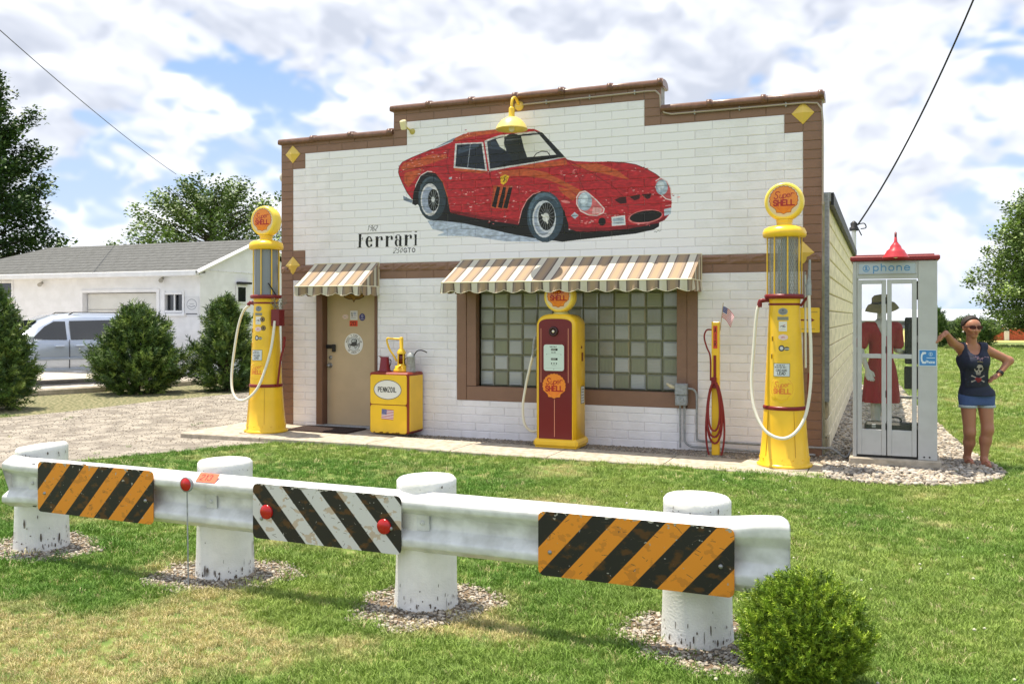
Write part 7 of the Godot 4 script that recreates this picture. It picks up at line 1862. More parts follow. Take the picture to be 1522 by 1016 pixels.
# ---------------------------------------------------------------- trees, shrubs, grass
func leaf_mesh(n: int, spread: float, lw: float, ll: float, seed_: int) -> ArrayMesh:
	var rng := RandomNumberGenerator.new(); rng.seed = seed_
	var mb := MB.new()
	for k in n:
		var c := Vector3(rng.randfn(0, 0.42), rng.randfn(0, 0.3), rng.randfn(0, 0.42)) * spread
		var b := Basis.from_euler(Vector3(rng.randf_range(-0.9, 0.5), rng.randf() * TAU, rng.randf_range(-0.6, 0.6)))
		var s := rng.randf_range(0.7, 1.25)
		var t := c + b * Vector3(0, 0, ll * s); var m := c + b * Vector3(0, 0.12 * ll, ll * 0.45 * s)
		mb.tri(c, m + b * Vector3(lw * s, -0.02, 0), t); mb.tri(c, t, m - b * Vector3(lw * s, 0.02, 0))
	return mb.done()
# feathery sprig of scale leaves pointing along +y
func sprig_mesh(n: int, len: float, w: float, seed_: int) -> ArrayMesh:
	var rng := RandomNumberGenerator.new(); rng.seed = seed_
	var mb := MB.new()
	for k in n:
		var t := (k + 0.5) / n
		var base := Vector3(0, t * len * 0.8, 0)
		var a := rng.randf() * TAU; var up := rng.randf_range(0.5, 1.1)
		var d := Vector3(cos(a), up, sin(a)).normalized()
		var l := len * rng.randf_range(0.22, 0.42) * (1.15 - 0.6 * t)
		var s := d.cross(Vector3(sin(a * 3.0), 0.3, cos(a * 2.0))).normalized() * w
		mb.tri(base - s, base + s, base + d * l + s * 0.2); mb.tri(base - s, base + d * l + s * 0.2, base + d * l - s * 0.2)
	mb.tri(Vector3(-w, 0, 0), Vector3(w, 0, 0), Vector3(0, len, 0))
	return mb.done()
func scatter(called: String, mesh: Mesh, xf: Array, cs: Array, rough: float, parent: Node, glow := 0.0) -> MultiMeshInstance3D:
	var mm := MultiMesh.new(); mm.transform_format = MultiMesh.TRANSFORM_3D; mm.use_colors = true; mm.mesh = mesh; mm.instance_count = xf.size()
	for i in xf.size():
		mm.set_instance_transform(i, xf[i]); mm.set_instance_color(i, cs[i])
	var m := mat(Color.WHITE, rough); m.vertex_color_use_as_albedo = true
	if glow > 0.0:
		m.backlight_enabled = true; m.backlight = Color(glow, glow, glow * 0.5)
	var o := MultiMeshInstance3D.new(); o.name = called if parent != self else numbered(called); o.multimesh = mm; o.material_override = m
	parent.add_child(o, true)
	return o

# the same joined into one real mesh, for the crowns of things
func join(called: String, mesh: ArrayMesh, xf: Array, cs: Array, rough: float, parent: Node, glow := 0.0) -> void:
	var src := mesh.surface_get_arrays(0)
	var v0: PackedVector3Array = src[Mesh.ARRAY_VERTEX]; var n0: PackedVector3Array = src[Mesh.ARRAY_NORMAL]
	var V := PackedVector3Array(); var N := PackedVector3Array(); var C := PackedColorArray()
	var cc := PackedColorArray(); cc.resize(v0.size())
	for i in xf.size():
		var t: Transform3D = xf[i]
		V.append_array(t * v0); N.append_array(Transform3D(t.basis.orthonormalized(), Vector3.ZERO) * n0)
		cc.fill(cs[i]); C.append_array(cc)
	var a := []; a.resize(Mesh.ARRAY_MAX); a[Mesh.ARRAY_VERTEX] = V; a[Mesh.ARRAY_NORMAL] = N; a[Mesh.ARRAY_COLOR] = C
	var am := ArrayMesh.new(); am.add_surface_from_arrays(Mesh.PRIMITIVE_TRIANGLES, a)
	var m := mat(Color.WHITE, rough); m.vertex_color_use_as_albedo = true
	m.backlight_enabled = true; m.backlight = Color(glow, glow, glow * 0.5)
	mi(called, am, m, parent)

# tapered trunk, limbs reaching out to radius R(h), leaf clumps along the outer part of each limb
func tree(called: String, label: String, at: Vector3, H: float, base: float, prof: Array, limbs: int, per: int, mesh: ArrayMesh, csize: float, col: Array, seed_: int, rise: float) -> void:
	var rng := RandomNumberGenerator.new(); rng.seed = seed_
	var g := thing(called, label, "tree", at)
	var tr := MB.new(true)
	tr.tube([Vector3(0, -0.1, 0), Vector3(0.05, H * 0.3, 0), Vector3(-0.05, H * 0.65, 0.05), Vector3(0.0, H * 0.93, 0)], [0.26 * H / 9, 0.18 * H / 9, 0.1 * H / 9, 0.02], 9)
	var xf := []; var cs := []
	var R := func(t: float) -> float:
		var k := t * (prof.size() - 1); var i := mini(int(k), prof.size() - 2)
		return lerpf(prof[i], prof[i + 1], k - i)
	for i in limbs:
		var t := pow((i + rng.randf()) / limbs, 0.9)
		var a := i * 2.39996 + rng.randf_range(-0.3, 0.3)
		var r: float = R.call(t) * rng.randf_range(0.72, 1.12)
		var y0 := lerpf(base, H * 0.9, t * 0.9)
		var p0 := Vector3(0, y0 * 0.92, 0); var p1 := Vector3(cos(a) * r, lerpf(base, H, t) + rise * r * rng.randf_range(0.1, 0.5), sin(a) * r)
		var mid := p0.lerp(p1, 0.5) + Vector3(0, rise * r * 0.15, 0)
		tr.tube([p0, mid, p1], [0.05 * H / 9, 0.03 * H / 9, 0.008], 5, false)
		for k in per:
			var u := lerpf(0.35, 1.03, pow((k + rng.randf()) / per, 0.75))
			var q := p0.lerp(mid, u * 2.0) if u < 0.5 else mid.lerp(p1, u * 2.0 - 1.0)
			q += Vector3(rng.randfn(0, 0.16), rng.randfn(0, 0.09) - 0.04, rng.randfn(0, 0.16)) * csize * 2.2
			var s := csize * rng.randf_range(0.7, 1.3)
			xf.append(Transform3D(Basis.from_euler(Vector3(rng.randf_range(-0.4, 0.4), rng.randf() * TAU, rng.randf_range(-0.4, 0.4))).scaled(Vector3.ONE * s), q))
			var v := rng.randf_range(0.75, 1.25); var c: Color = col[rng.randi() % col.size()]
			cs.append(Color(c.r * v, c.g * v, c.b * v))
	obj("trunk", tr, tmat(c8(92, 80, 68), 0.95, "grain", 1.0), g)
	join("crown", mesh, xf, cs, 0.6, g, 0.3)

func conifer(called: String, label: String, at: Vector3, H: float, R: float, shape: float, n: int, mesh: ArrayMesh, sz: float, col: Array, seed_: int, lump: float, tufts: int, group := "") -> void:
	var rng := RandomNumberGenerator.new(); rng.seed = seed_
	var nz := FastNoiseLite.new(); nz.seed = seed_; nz.frequency = 1.0
	var g := thing(called, label, "shrub", at, 0.0, group)
	var mb := MB.new(true); mb.tube([Vector3(0, -0.05, 0), Vector3(0.01, H * 0.4, 0), Vector3(0, H * 0.75, 0)], [0.05 * R + 0.02, 0.03 * R + 0.01, 0.008], 7)
	for k in 14:
		var a := k * 2.4; var y := H * (0.08 + 0.6 * k / 14.0)
		mb.tube([Vector3(0, y, 0), Vector3(cos(a) * R * 0.6, y + H * 0.1, sin(a) * R * 0.6)], [0.02 * R + 0.006, 0.003], 5, false)
	obj("stem", mb, mat(c8(70, 54, 40), 0.9), g)
	var xf := []; var cs := []
	var boughs := []
	for k in tufts: boughs.append([acos(1.0 - 2.0 * rng.randf()) / PI, rng.randf() * TAU, rng.randf_range(0.85, 1.5 if shape < 0.9 else 1.2)])
	for i in n:
		var v := rng.randf(); var a := rng.randf() * TAU
		var bl := 1.0
		if tufts > 0 and i % 3 > 0:
			var q: Array = boughs[i % tufts]
			var e := pow(rng.randf(), 0.6)
			v = clampf(1.0 - q[0] + rng.randfn(0, 0.035) + 0.05 * e, 0.01, 0.99); a = q[1] + rng.randfn(0, 0.14) * (1.3 - 0.7 * e)
			bl = lerpf(0.6, q[2], e)
		# outline: egg (shape 1) to cone (shape 0)
		var pr := lerpf(pow(1.0 - v, 0.75) * (0.55 + 0.45 * smoothstep(0.0, 0.2, v)) * 1.15, sqrt(maxf(0.0, 1.0 - pow(v * 2.0 - 1.0, 2.0))), shape)
		var lp := 1.0 + lump * nz.get_noise_3d(cos(a) * 2.2, v * 4.5, sin(a) * 2.2) + lump * 0.5 * nz.get_noise_3d(cos(a) * 6.0, v * 11.0, sin(a) * 6.0)
		var dep := 1.0 - 0.45 * pow(rng.randf(), 2.2)
		var r := R * pr * lp * dep * bl
		var p := Vector3(cos(a) * r, H * v * (0.95 + 0.06 * lp) * (0.9 + 0.1 * dep) * (0.85 + 0.15 * bl), sin(a) * r)
		var out := Vector3(cos(a) * (0.85 - 0.3 * v), 0.32 + 0.85 * v, sin(a) * (0.85 - 0.3 * v)).normalized()
		out = (out + Vector3(rng.randfn(0, 0.24), rng.randfn(0, 0.24), rng.randfn(0, 0.24))).normalized()
		var x := out.cross(Vector3(rng.randf() - 0.5, rng.randf() - 0.5, rng.randf() - 0.5)).normalized()
		var s := sz * rng.randf_range(0.7, 1.35)
		xf.append(Transform3D(Basis(x, out, x.cross(out)).scaled(Vector3.ONE * s), p))
		var q := rng.randf_range(0.7, 1.3); var c: Color = col[rng.randi() % col.size()]
		cs.append(Color(c.r * q, c.g * q, c.b * q))
	join("foliage", mesh, xf, cs, 0.55, g, 0.16)

func build_plants() -> void:
	var jun := sprig_mesh(22, 1.0, 0.028, 3)
	var dark := [Color(0.065, 0.13, 0.022), Color(0.10, 0.18, 0.03), Color(0.045, 0.095, 0.025), Color(0.18, 0.26, 0.05)]
	var row := "shrubs along the road edge"
	conifer("juniper_shrub", "tall dark green juniper shrub hiding the nose of the minivan", Vector3(-8.55, 0.0, -14.9), 1.82, 0.50, 0.16, 3600, jun, 0.25, dark, 4, 0.5, 52, row)
	conifer("juniper_shrub", "broad dark green juniper shrub before the tail of the minivan", Vector3(-7.50, 0.0, -18.2), 1.62, 0.66, 0.3, 3600, jun, 0.26, dark, 5, 0.55, 46, row)
	conifer("juniper_shrub", "dark green juniper shrub in front of the white shed corner", Vector3(-5.95, 0.0, -18.9), 1.74, 0.58, 0.14, 3200, jun, 0.25, dark, 6, 0.55, 44, row)
	conifer("globe_bush", "round bright green clipped bush beside the flared end of the rail", Vector3(1.21, -0.02, -3.76), 0.46, 0.226, 0.92, 9000, sprig_mesh(26, 1.0, 0.03, 7), 0.058, [Color(0.16, 0.26, 0.02), Color(0.22, 0.34, 0.026), Color(0.09, 0.165, 0.016), Color(0.34, 0.46, 0.04)], 9, 0.28, 120)
	var lm := leaf_mesh(34, 1.0, 0.14, 0.34, 2)
	tree("maple_tree", "tall dark maple tree with tiered branches behind the shed", Vector3(-18.8, 0, -31.5), 10.3, 1.5, [2.4, 3.0, 3.2, 3.1, 2.8, 2.4, 2.1, 1.5, 0.5], 78, 24, lm, 0.37, [Color(0.03, 0.07, 0.016), Color(0.045, 0.10, 0.02), Color(0.075, 0.14, 0.03)], 3, 0.28)
	tree("locust_tree", "round topped light green tree rising behind the shed roof", Vector3(-15.2, 0, -46), 8.4, 2.5, [3.0, 4.2, 4.7, 4.4, 3.2, 1.2], 96, 9, lm, 0.44, [Color(0.13, 0.20, 0.055), Color(0.17, 0.25, 0.07), Color(0.09, 0.15, 0.04)], 8, 0.2)
	tree("willow_tree", "light green tree with low hanging foliage at the lawn's far edge", Vector3(27.1, 0, -45), 8.2, 0.6, [3.0, 3.7, 3.9, 3.6, 3.0, 2.2, 1.0], 150, 13, lm, 0.42, [Color(0.18, 0.27, 0.07), Color(0.25, 0.34, 0.10), Color(0.12, 0.19, 0.05)], 13, 0.12)
	conifer("far_bush", "low dark bush on the lawn behind the leaning person", Vector3(22.3, 0, -44), 1.25, 1.0, 0.8, 1500, jun, 0.4, dark, 15, 0.4, 20)
	conifer("far_conifer", "narrow dark conifer far behind the phone booth", Vector3(20.6, 0, -44), 1.7, 0.42, 0.5, 900, jun, 0.35, dark, 16, 0.3, 20)
	conifer("field_bush", "rounded green bush at the back of the lawn seen through the booth", Vector3(18.3, 0, -45), 1.0, 0.7, 0.9, 900, jun, 0.35, [Color(0.08, 0.15, 0.04), Color(0.1, 0.18, 0.05)], 17, 0.4, 20)

func build_grass() -> void:
	# mown turf: tufts of bent blades, thinner and strawy where it has dried
	var rng := RandomNumberGenerator.new(); rng.seed = 77
	var meshes := []
	for v in 3:
		var mb := MB.new()
		for k in 16:
			var a := rng.randf() * TAU; var r := sqrt(rng.randf()) * 0.55
			var b := Vector3(cos(a) * r, 0, sin(a) * r)
			var l := rng.randf_range(0.45, 1.0); var d := Vector3(rng.randfn(0, 0.45), 0, rng.randfn(0, 0.45)) * l
			var s := Vector3(-sin(a * 5.0), 0, cos(a * 5.0)) * 0.035
			var m := b + d * 0.4 + Vector3(0, l * 0.62, 0); var t := b + d + Vector3(0, l * 0.92, 0)
			mb.tri(b - s, b + s, m + s * 0.7); mb.tri(b - s, m + s * 0.7, m - s * 0.7); mb.tri(m - s * 0.7, m + s * 0.7, t)
		meshes.append(mb.done())
	var dry := FastNoiseLite.new(); dry.seed = 5; dry.frequency = 0.55; dry.fractal_octaves = 4
	var tone := FastNoiseLite.new(); tone.seed = 9; tone.frequency = 0.28; tone.fractal_octaves = 3
	var xf := [[], [], []]; var cs := [[], [], []]
	var foot := PackedVector2Array([xz(W(-0.05, 0, 0.05)), xz(W(7.2, 0, 0.05)), xz(W(7.2, 0, -10)), xz(W(-0.05, 0, -10))])
	var bands := [[2.9, 5.2, 1700.0, 0.034], [5.2, 8.5, 800.0, 0.04], [8.5, 14.0, 330.0, 0.046], [14.0, 26.0, 70.0, 0.07], [26.0, 48.0, 16.0, 0.11]]
	for b in bands:
		var z0: float = b[0]; var z1: float = b[1]
		var xl: float = -0.62 * z1 - 0.6; var xr: float = 0.62 * z1 + 0.6
		if z0 > 13.0: xl = 3.0
		var n := int((z1 - z0) * (xr - xl) * b[2])
		for i in n:
			var p := Vector2(rng.randf_range(xl, xr), -rng.randf_range(z0, z1))
			if absf(p.x) > 0.60 * -p.y + 0.5: continue
			p += Vector2(rng.randfn(0, 0.03), rng.randfn(0, 0.03))
			if inside(p, DRIVE) and (rng.randf() > 0.012 or dry.get_noise_2d(p.x * 1.5, p.y) < 0.1): continue
			if inside(p, PAD) or inside(p, STRIP) or inside(p, foot): continue
			if inside(p, ROCKS) and rng.randf() > 0.012: continue
			if inside(p, KERB_ROAD): continue
			var skip := false
			for r in RINGS:
				if inside(p, r) and rng.randf() > 0.045: skip = true
			if skip: continue
			# straw patches on the near left, fainter elsewhere
			var dv := dry.get_noise_2d(p.x, p.y * 1.1)
			var near := exp(-pow((p.y + 4.2) / 0.8, 2.0)) * smoothstep(0.9, -0.6, p.x)
			var st := smoothstep(0.12, 0.5, dv * (0.8 + near * 0.9) + near * 0.6 - 0.05)
			if inside(p, SHRUB_BED):
				st = maxf(st, smoothstep(-0.2, 0.3, dv)); if rng.randf() < 0.5: continue
			p += Vector2(rng.randfn(0, 0.025), rng.randfn(0, 0.025))
			var tn := tone.get_noise_2d(p.x, p.y * 1.3)
			var g := Color(0.105, 0.235, 0.022).lerp(Color(0.25, 0.345, 0.062), clampf(0.5 + tn * 1.2 + (p.x - 0.5) * 0.08, 0.0, 1.0))
			var c := g.lerp(Color(0.66, 0.53, 0.28), st * rng.randf_range(0.45, 1.0))
			if rng.randf() < 0.02: c = Color(0.54, 0.48, 0.26)
			var q := rng.randf_range(0.72, 1.25)
			var h: float = b[3] * rng.randf_range(0.75, 1.3) * (0.8 if st > 0.5 else 1.0)
			for q3 in POSTS:
				if p.distance_to(xz(q3)) < 0.5: h *= rng.randf_range(0.9, 1.5)
			var k := rng.randi() % 3
			xf[k].append(Transform3D(Basis.from_euler(Vector3(rng.randfn(0, 0.12), rng.randf() * TAU, rng.randfn(0, 0.12))).scaled(Vector3(h * 1.25, h, h * 1.25)), Vector3(p.x, 0, p.y)))
			cs[k].append(Color(c.r * q, c.g * q, c.b * q))
	for k in 3:
		tag(scatter("lawn_grass", meshes[k], xf[k], cs[k], 0.7, self, 0.3), ["short mown lawn grass with dry straw coloured patches", "mown lawn grass mixed through the turf", "fine lawn grass between the other blades"][k], "grass", "", "stuff")
	# scattered clover heads and a dandelion
	var cl := MB.new(true); cl.lathe([Vector2(0, 0.011), Vector2(0.009, 0.006), Vector2(0.01, 0), Vector2(0, -0.008)], 6)
	var fx := []; var fc := []
	for i in 120:
		var p := Vector2(rng.randf_range(0.8, 5.5), -rng.randf_range(3.6, 8.6))
		if inside(p, ROCKS) or inside(p, PAD): continue
		fx.append(Transform3D(Basis().scaled(Vector3.ONE * rng.randf_range(0.5, 0.9)), Vector3(p.x, 0.04, p.y))); fc.append(Color(0.5, 0.5, 0.36) if rng.randf() < 0.93 else Color(0.75, 0.55, 0.05))
	tag(scatter("clover_heads", cl.done(), fx, fc, 0.8, self), "tiny pale clover heads dotted over the lawn", "clover", "", "stuff")
# the painted car and its lettering: [colour, line width in mm (0 = filled), x, y, x, y ...] in mm on the front wall
const MURAL := [
[11319500,0,2266,2770,2600,2769,3080,2656,3410,2568,3733,2502,3812,2450,3355,2469,2884,2548,2403,2572,2513,2612,2339,2662],
[789776,0,2484,2911,2614,2867,3024,2772,3532,2689,3679,2683,4152,2586,4409,2567,4908,2576,5223,2616,5287,2626,5283,2581,5223,2548,5005,2508,4660,2484,4307,2459,4100,2441,3733,2497,3410,2563,3080,2646,2799,2712,2571,2747,2368,2768],
[7766678,0,1913,3106,2050,3041,2038,3005,1919,3048],
[11543598,0,1841,3417,1853,3490,1901,3545,2044,3596,2222,3650,2339,3684,2484,3736,2643,3794,2757,3835,2884,3858,3024,3863,3191,3865,3355,3860,3733,3833,3825,3786,3970,3622,4121,3466,4165,3429,4255,3404,4459,3383,4660,3373,4859,3350,5005,3317,5127,3262,5247,3189,5330,3125,5390,3051,5428,2967,5432,2873,5425,2768,5402,2710,5354,2661,5271,2626,5127,2596,4908,2571,4660,2554,4409,2555,4281,2560,4199,2595,4100,2569,3626,2655,3532,2672,3355,2701,3024,2760,2799,2812,2600,2860,2513,2988,2222,3211,2118,3164,2074,3048,2044,3057,1970,3145,1910,3254,1859,3363],
[8424610,0,2327,3679,2513,3752,2643,3802,2674,3805,2600,3746,2426,3693],
[14803430,6,2339,3684,2513,3729,2628,3764],
[12211248,0,2651,3786,2757,3829,2884,3853,3024,3858,3191,3860,3355,3855,3355,3825,3024,3809,2799,3790,2674,3758],
[12211248,0,1871,3462,1925,3530,2163,3581,2339,3616,2542,3602,2548,3555,2251,3484,1955,3423],
[12211248,0,1937,3406,2210,3442,2118,3342,1985,3210,1919,3293],
[12211248,0,2266,3402,2374,3379,2484,3269,2548,3110,2591,2906,2542,2986,2479,3166,2374,3314,2281,3380],
[12211248,0,3246,3342,3626,3359,3891,3294,4152,3155,4370,3029,4312,2976,4152,3096,3891,3209,3626,3265,3301,3274],
[12211248,0,4035,3113,4178,3075,4286,2977,4235,2926,4100,3023],
[12211248,0,4204,3368,4535,3364,4785,3264,4937,3140,4710,3206,4409,3287],
[12211248,0,3825,3059,3949,3043,4074,2914,4111,2802,4048,2861,3944,3001],
[12211248,0,2643,3428,2856,3402,3135,3349,3024,3330,2657,3388],
[12211248,0,3491,3388,4147,3433,4165,3370,3786,3345],
[12211248,0,3191,3171,3451,3157,3388,2866,3157,2894],
[8001056,0,2600,2893,3024,2795,3532,2709,3540,2664,3024,2755,2614,2849],
[8001056,0,4165,2635,4281,2606,4660,2592,5030,2617,5271,2657,5366,2700,5354,2656,5271,2621,4908,2566,4409,2550,4199,2585],
[14584972,-1,2513,3597,2339,3595,2074,3534,2996,3551,2856,3484,2742,3080,2912,3122,2685,3289,3191,3323,3024,2964,2856,2920,3464,2943,3518,3116,4152,3278,4281,3221,4610,2888,4660,2742,4409,2679,4859,2733,5005,3013,5223,3001,5354,2912,4307,2659,5151,2614,5054,3259,1985,3461,3246,2725,3679,3032,2600,2984,2856,3830,4510,2796,2222,3407],
[7344154,5,2571,3657,2542,3504,2577,3347],
[7344154,5,3135,3352,3191,3108,3163,2805],
[7344154,5,4165,3424,4409,3287,4735,3075,4859,2948],
[7344154,5,4121,3461,4255,3321,4383,3033],
[7344154,5,2600,2880,3135,2791,3529,2709],
[7344154,5,1850,3416,2044,3457,2368,3463,2643,3420],
[1053208,0,2068,3035,2098,3238,2163,3345,2266,3394,2383,3371,2484,3248,2548,3064,2585,2907,2605,2764,2513,2755,2339,2767,2163,2952],
[2964036,0,2533,3044,2525,2965,2502,2893,2465,2833,2417,2792,2362,2771,2304,2774,2249,2799,2201,2844,2163,2908,2139,2983,2130,3064,2139,3144,2163,3216,2201,3276,2249,3317,2304,3336,2362,3333,2417,3307,2465,3261,2502,3198,2525,3124],
[4346462,0,2490,3067,2483,2995,2463,2930,2430,2877,2388,2840,2341,2821,2291,2823,2243,2846,2200,2887,2167,2944,2146,3011,2139,3084,2146,3156,2167,3221,2200,3275,2243,3312,2291,3330,2341,3327,2388,3304,2430,3262,2463,3205,2483,3139],
[2964036,0,2507,3045,2501,2974,2481,2909,2449,2856,2409,2818,2363,2800,2315,2802,2269,2824,2228,2865,2196,2922,2176,2989,2169,3062,2176,3134,2196,3199,2228,3252,2269,3290,2315,3307,2363,3305,2409,3282,2449,3240,2481,3184,2501,3117],
[13487056,0,2438,3030,2433,2972,2417,2919,2392,2875,2360,2845,2323,2829,2285,2831,2248,2849,2216,2883,2190,2929,2174,2984,2169,3043,2174,3102,2190,3155,2216,3199,2248,3230,2285,3244,2323,3242,2360,3223,2392,3190,2417,3144,2433,3089],
[9871542,0,2386,3028,2382,2979,2370,2935,2351,2899,2328,2874,2301,2861,2272,2862,2245,2877,2221,2905,2202,2943,2191,2988,2186,3037,2191,3086,2202,3130,2221,3166,2245,3191,2272,3204,2301,3202,2328,3187,2351,3159,2370,3121,2382,3076],
[1184790,0,2432,3025,2429,2986,2420,2950,2405,2921,2386,2900,2365,2889,2342,2890,2321,2903,2302,2925,2287,2956,2278,2993,2275,3033,2278,3072,2287,3109,2302,3138,2321,3159,2342,3169,2365,3168,2386,3155,2405,3133,2420,3102,2429,3065],
[9870240,4,2354,3029,2423,3026],
[9870240,4,2354,3029,2414,2961],
[9870240,4,2354,3029,2389,2915],
[9870240,4,2354,3029,2354,2899],
[9870240,4,2354,3029,2319,2918],
[9870240,4,2354,3029,2293,2967],
[9870240,4,2354,3029,2283,3033],
[9870240,4,2354,3029,2293,3097],
[9870240,4,2354,3029,2319,3144],
[9870240,4,2354,3029,2354,3159],
[9870240,4,2354,3029,2389,3140],
[9870240,4,2354,3029,2414,3091],
[13487826,0,2374,3036,2373,3026,2370,3018,2365,3011,2359,3006,2351,3004,2344,3004,2337,3007,2331,3012,2326,3020,2323,3029,2321,3038,2323,3048,2326,3057,2331,3064,2337,3069,2344,3071,2351,3071,2359,3067,2365,3062,2370,3054,2373,3046],
[14605534,8,2074,3061,2098,3238,2169,3355,2269,3401,2333,3395],
[789520,0,2068,3161,2121,3263,2139,2992,2092,2973,2044,2997],
[921364,0,3529,2664,3572,2838,3626,2960,3719,3038,3839,3066,3949,3043,4054,2939,4121,2813,4173,2664,4183,2566,4100,2446,3733,2502],
[3688792,0,4113,2740,4104,2654,4076,2575,4033,2511,3976,2465,3912,2443,3844,2445,3779,2472,3722,2521,3677,2590,3649,2671,3639,2760,3649,2847,3677,2927,3722,2991,3779,3036,3844,3058,3912,3054,3976,3026,4033,2976,4076,2908,4104,2827],
[5663870,0,4069,2776,4061,2703,4037,2637,3999,2582,3950,2543,3894,2524,3836,2526,3779,2549,3730,2592,3691,2650,3666,2719,3658,2794,3666,2868,3691,2935,3730,2990,3779,3028,3836,3046,3894,3043,3950,3019,3999,2977,4037,2919,4061,2850],
[3688792,0,4085,2731,4077,2658,4054,2592,4017,2537,3969,2498,3915,2479,3858,2481,3803,2504,3754,2546,3717,2604,3693,2673,3685,2748,3693,2822,3717,2889,3754,2944,3803,2982,3858,3001,3915,2998,3969,2974,4017,2932,4054,2874,4077,2805],
[13488344,0,4017,2719,4011,2656,3993,2598,3965,2550,3928,2516,3887,2499,3843,2501,3801,2521,3765,2557,3736,2607,3718,2667,3711,2732,3718,2796,3736,2855,3765,2902,3801,2936,3843,2952,3887,2950,3928,2930,3965,2893,3993,2843,4011,2784],
[9871540,0,3975,2716,3971,2662,3956,2613,3934,2572,3905,2544,3872,2529,3837,2530,3804,2547,3775,2578,3752,2620,3738,2671,3733,2726,3738,2780,3752,2830,3775,2871,3804,2899,3837,2913,3872,2912,3905,2895,3934,2864,3956,2821,3971,2771],
[12502222,0,4012,2744,4007,2692,3993,2644,3970,2604,3942,2576,3909,2563,3874,2564,3841,2580,3812,2610,3789,2652,3775,2701,3770,2754,3775,2807,3789,2856,3812,2895,3841,2923,3874,2936,3909,2935,3942,2918,3970,2888,3993,2846,4007,2797],
[658188,0,4004,2752,4000,2704,3987,2661,3967,2625,3941,2600,3912,2587,3881,2588,3852,2603,3826,2630,3806,2668,3793,2713,3788,2761,3793,2809,3806,2853,3826,2889,3852,2914,3881,2926,3912,2925,3941,2910,3967,2882,3987,2845,4000,2800],
[9211796,4,3897,2756,3996,2752],
[9211796,4,3897,2756,3990,2698],
[9211796,4,3897,2756,3973,2650],
[9211796,4,3897,2756,3947,2615],
[9211796,4,3897,2756,3914,2598],
[9211796,4,3897,2756,3879,2599],
[9211796,4,3897,2756,3847,2619],
[9211796,4,3897,2756,3820,2656],
[9211796,4,3897,2756,3802,2705],
[9211796,4,3897,2756,3796,2761],
[9211796,4,3897,2756,3802,2816],
[9211796,4,3897,2756,3820,2863],
[9211796,4,3897,2756,3847,2898],
[9211796,4,3897,2756,3879,2916],
[9211796,4,3897,2756,3914,2914],
[9211796,4,3897,2756,3947,2893],
[9211796,4,3897,2756,3973,2856],
[9211796,4,3897,2756,3990,2807],
[13553358,0,3931,2743,3929,2727,3924,2714,3915,2702,3905,2694,3892,2690,3880,2691,3868,2696,3857,2705,3848,2717,3843,2731,3841,2746,3843,2762,3848,2776,3857,2787,3868,2795,3880,2799,3892,2798,3905,2793,3915,2784,3924,2772,3929,2758],
[15131872,14,3833,2776,3891,2744,3907,2674],
[14849686,9,3529,2689,3572,2850,3636,2964,3719,3035,3812,3060],
[13487056,0,2663,3731,3052,3721,3108,3356,2640,3423],
[1975604,0,2688,3714,3030,3704,3080,3378,2665,3439],
[4082784,0,2703,3669,2940,3698,2996,3694,2996,3666,2703,3592],
[9870250,7,2875,3713,2836,3413],
[13487056,0,3069,3735,3163,3766,3273,3791,3733,3806,3823,3789,4132,3456,3133,3352],
[1975604,0,3105,3722,3177,3745,3279,3767,3727,3781,3807,3770,4100,3473,3146,3381],
[3424338,0,3113,3709,3204,3725,3355,3603,3246,3611,3119,3640],
[14803168,0,3224,3744,3333,3766,3366,3587,3279,3644],
[14803168,0,3561,3759,3796,3763,4028,3492,3642,3493,3599,3611],
[2501682,0,3572,3675,3567,3643,3553,3615,3531,3591,3503,3576,3470,3569,3436,3571,3404,3582,3375,3602,3353,3629,3338,3660,3333,3693,3338,3725,3353,3754,3375,3777,3404,3793,3436,3800,3470,3797,3503,3785,3531,3765,3553,3739,3567,3708],
[2501682,0,3350,3689,3567,3678,3636,3459,3464,3445,3388,3575],
[6317678,12,3369,3723,3551,3725],
[1184794,0,3146,3381,3464,3465,3679,3491,4080,3499,4111,3469,3626,3419],
[1842208,8,3727,3488,3764,3530,3833,3552,3907,3540,3944,3488],
[1974826,0,3743,3805,3839,3780,3986,3623,4137,3458,4064,3460,3891,3650,3802,3761],
[13486284,8,3135,3357,3464,3390,3839,3426,4126,3459],
[1444876,0,3240,3156,3284,3143,3226,2888,3171,2911],
[1444876,0,3322,3146,3363,3136,3309,2879,3251,2897],
[1444876,0,3399,3134,3448,3132,3380,2874,3322,2886],
[14594602,0,3284,3272,3350,3298,3407,3272,3372,3204,3328,3169,3292,3191],
[1314826,7,3322,3207,3344,3238,3333,3262,3366,3275],
[1314826,5,3344,3238,3366,3229,3361,3210],
[13396076,0,4281,2972,4319,3024,4383,3040,4434,3006,4535,2916,4625,2815,4613,2770,4535,2740,4434,2749,4332,2802,4281,2889],
[14864592,11,4281,2972,4319,3024,4383,3040,4434,3006,4535,2916,4625,2815,4613,2770,4535,2740,4434,2749,4332,2802,4281,2889,4281,2972],
[10531008,0,4474,2909,4471,2878,4460,2850,4443,2827,4421,2810,4396,2802,4370,2804,4345,2814,4323,2832,4306,2857,4295,2886,4291,2918,4295,2950,4306,2978,4323,3001,4345,3018,4370,3025,4396,3024,4421,3014,4443,2995,4460,2970,4471,2941],
[12898524,0,4424,2941,4421,2922,4415,2905,4404,2891,4391,2881,4376,2876,4360,2877,4345,2883,4331,2894,4321,2909,4314,2927,4312,2946,4314,2966,4321,2983,4331,2997,4345,3007,4360,3012,4376,3011,4391,3005,4404,2993,4415,2978,4421,2960],
[14065824,0,4485,2846,4598,2821,4585,2764,4472,2759],
[12473434,0,5247,3113,5307,3145,5378,3099,5420,3014,5432,2878,5366,2897,5283,2972,5240,3047],
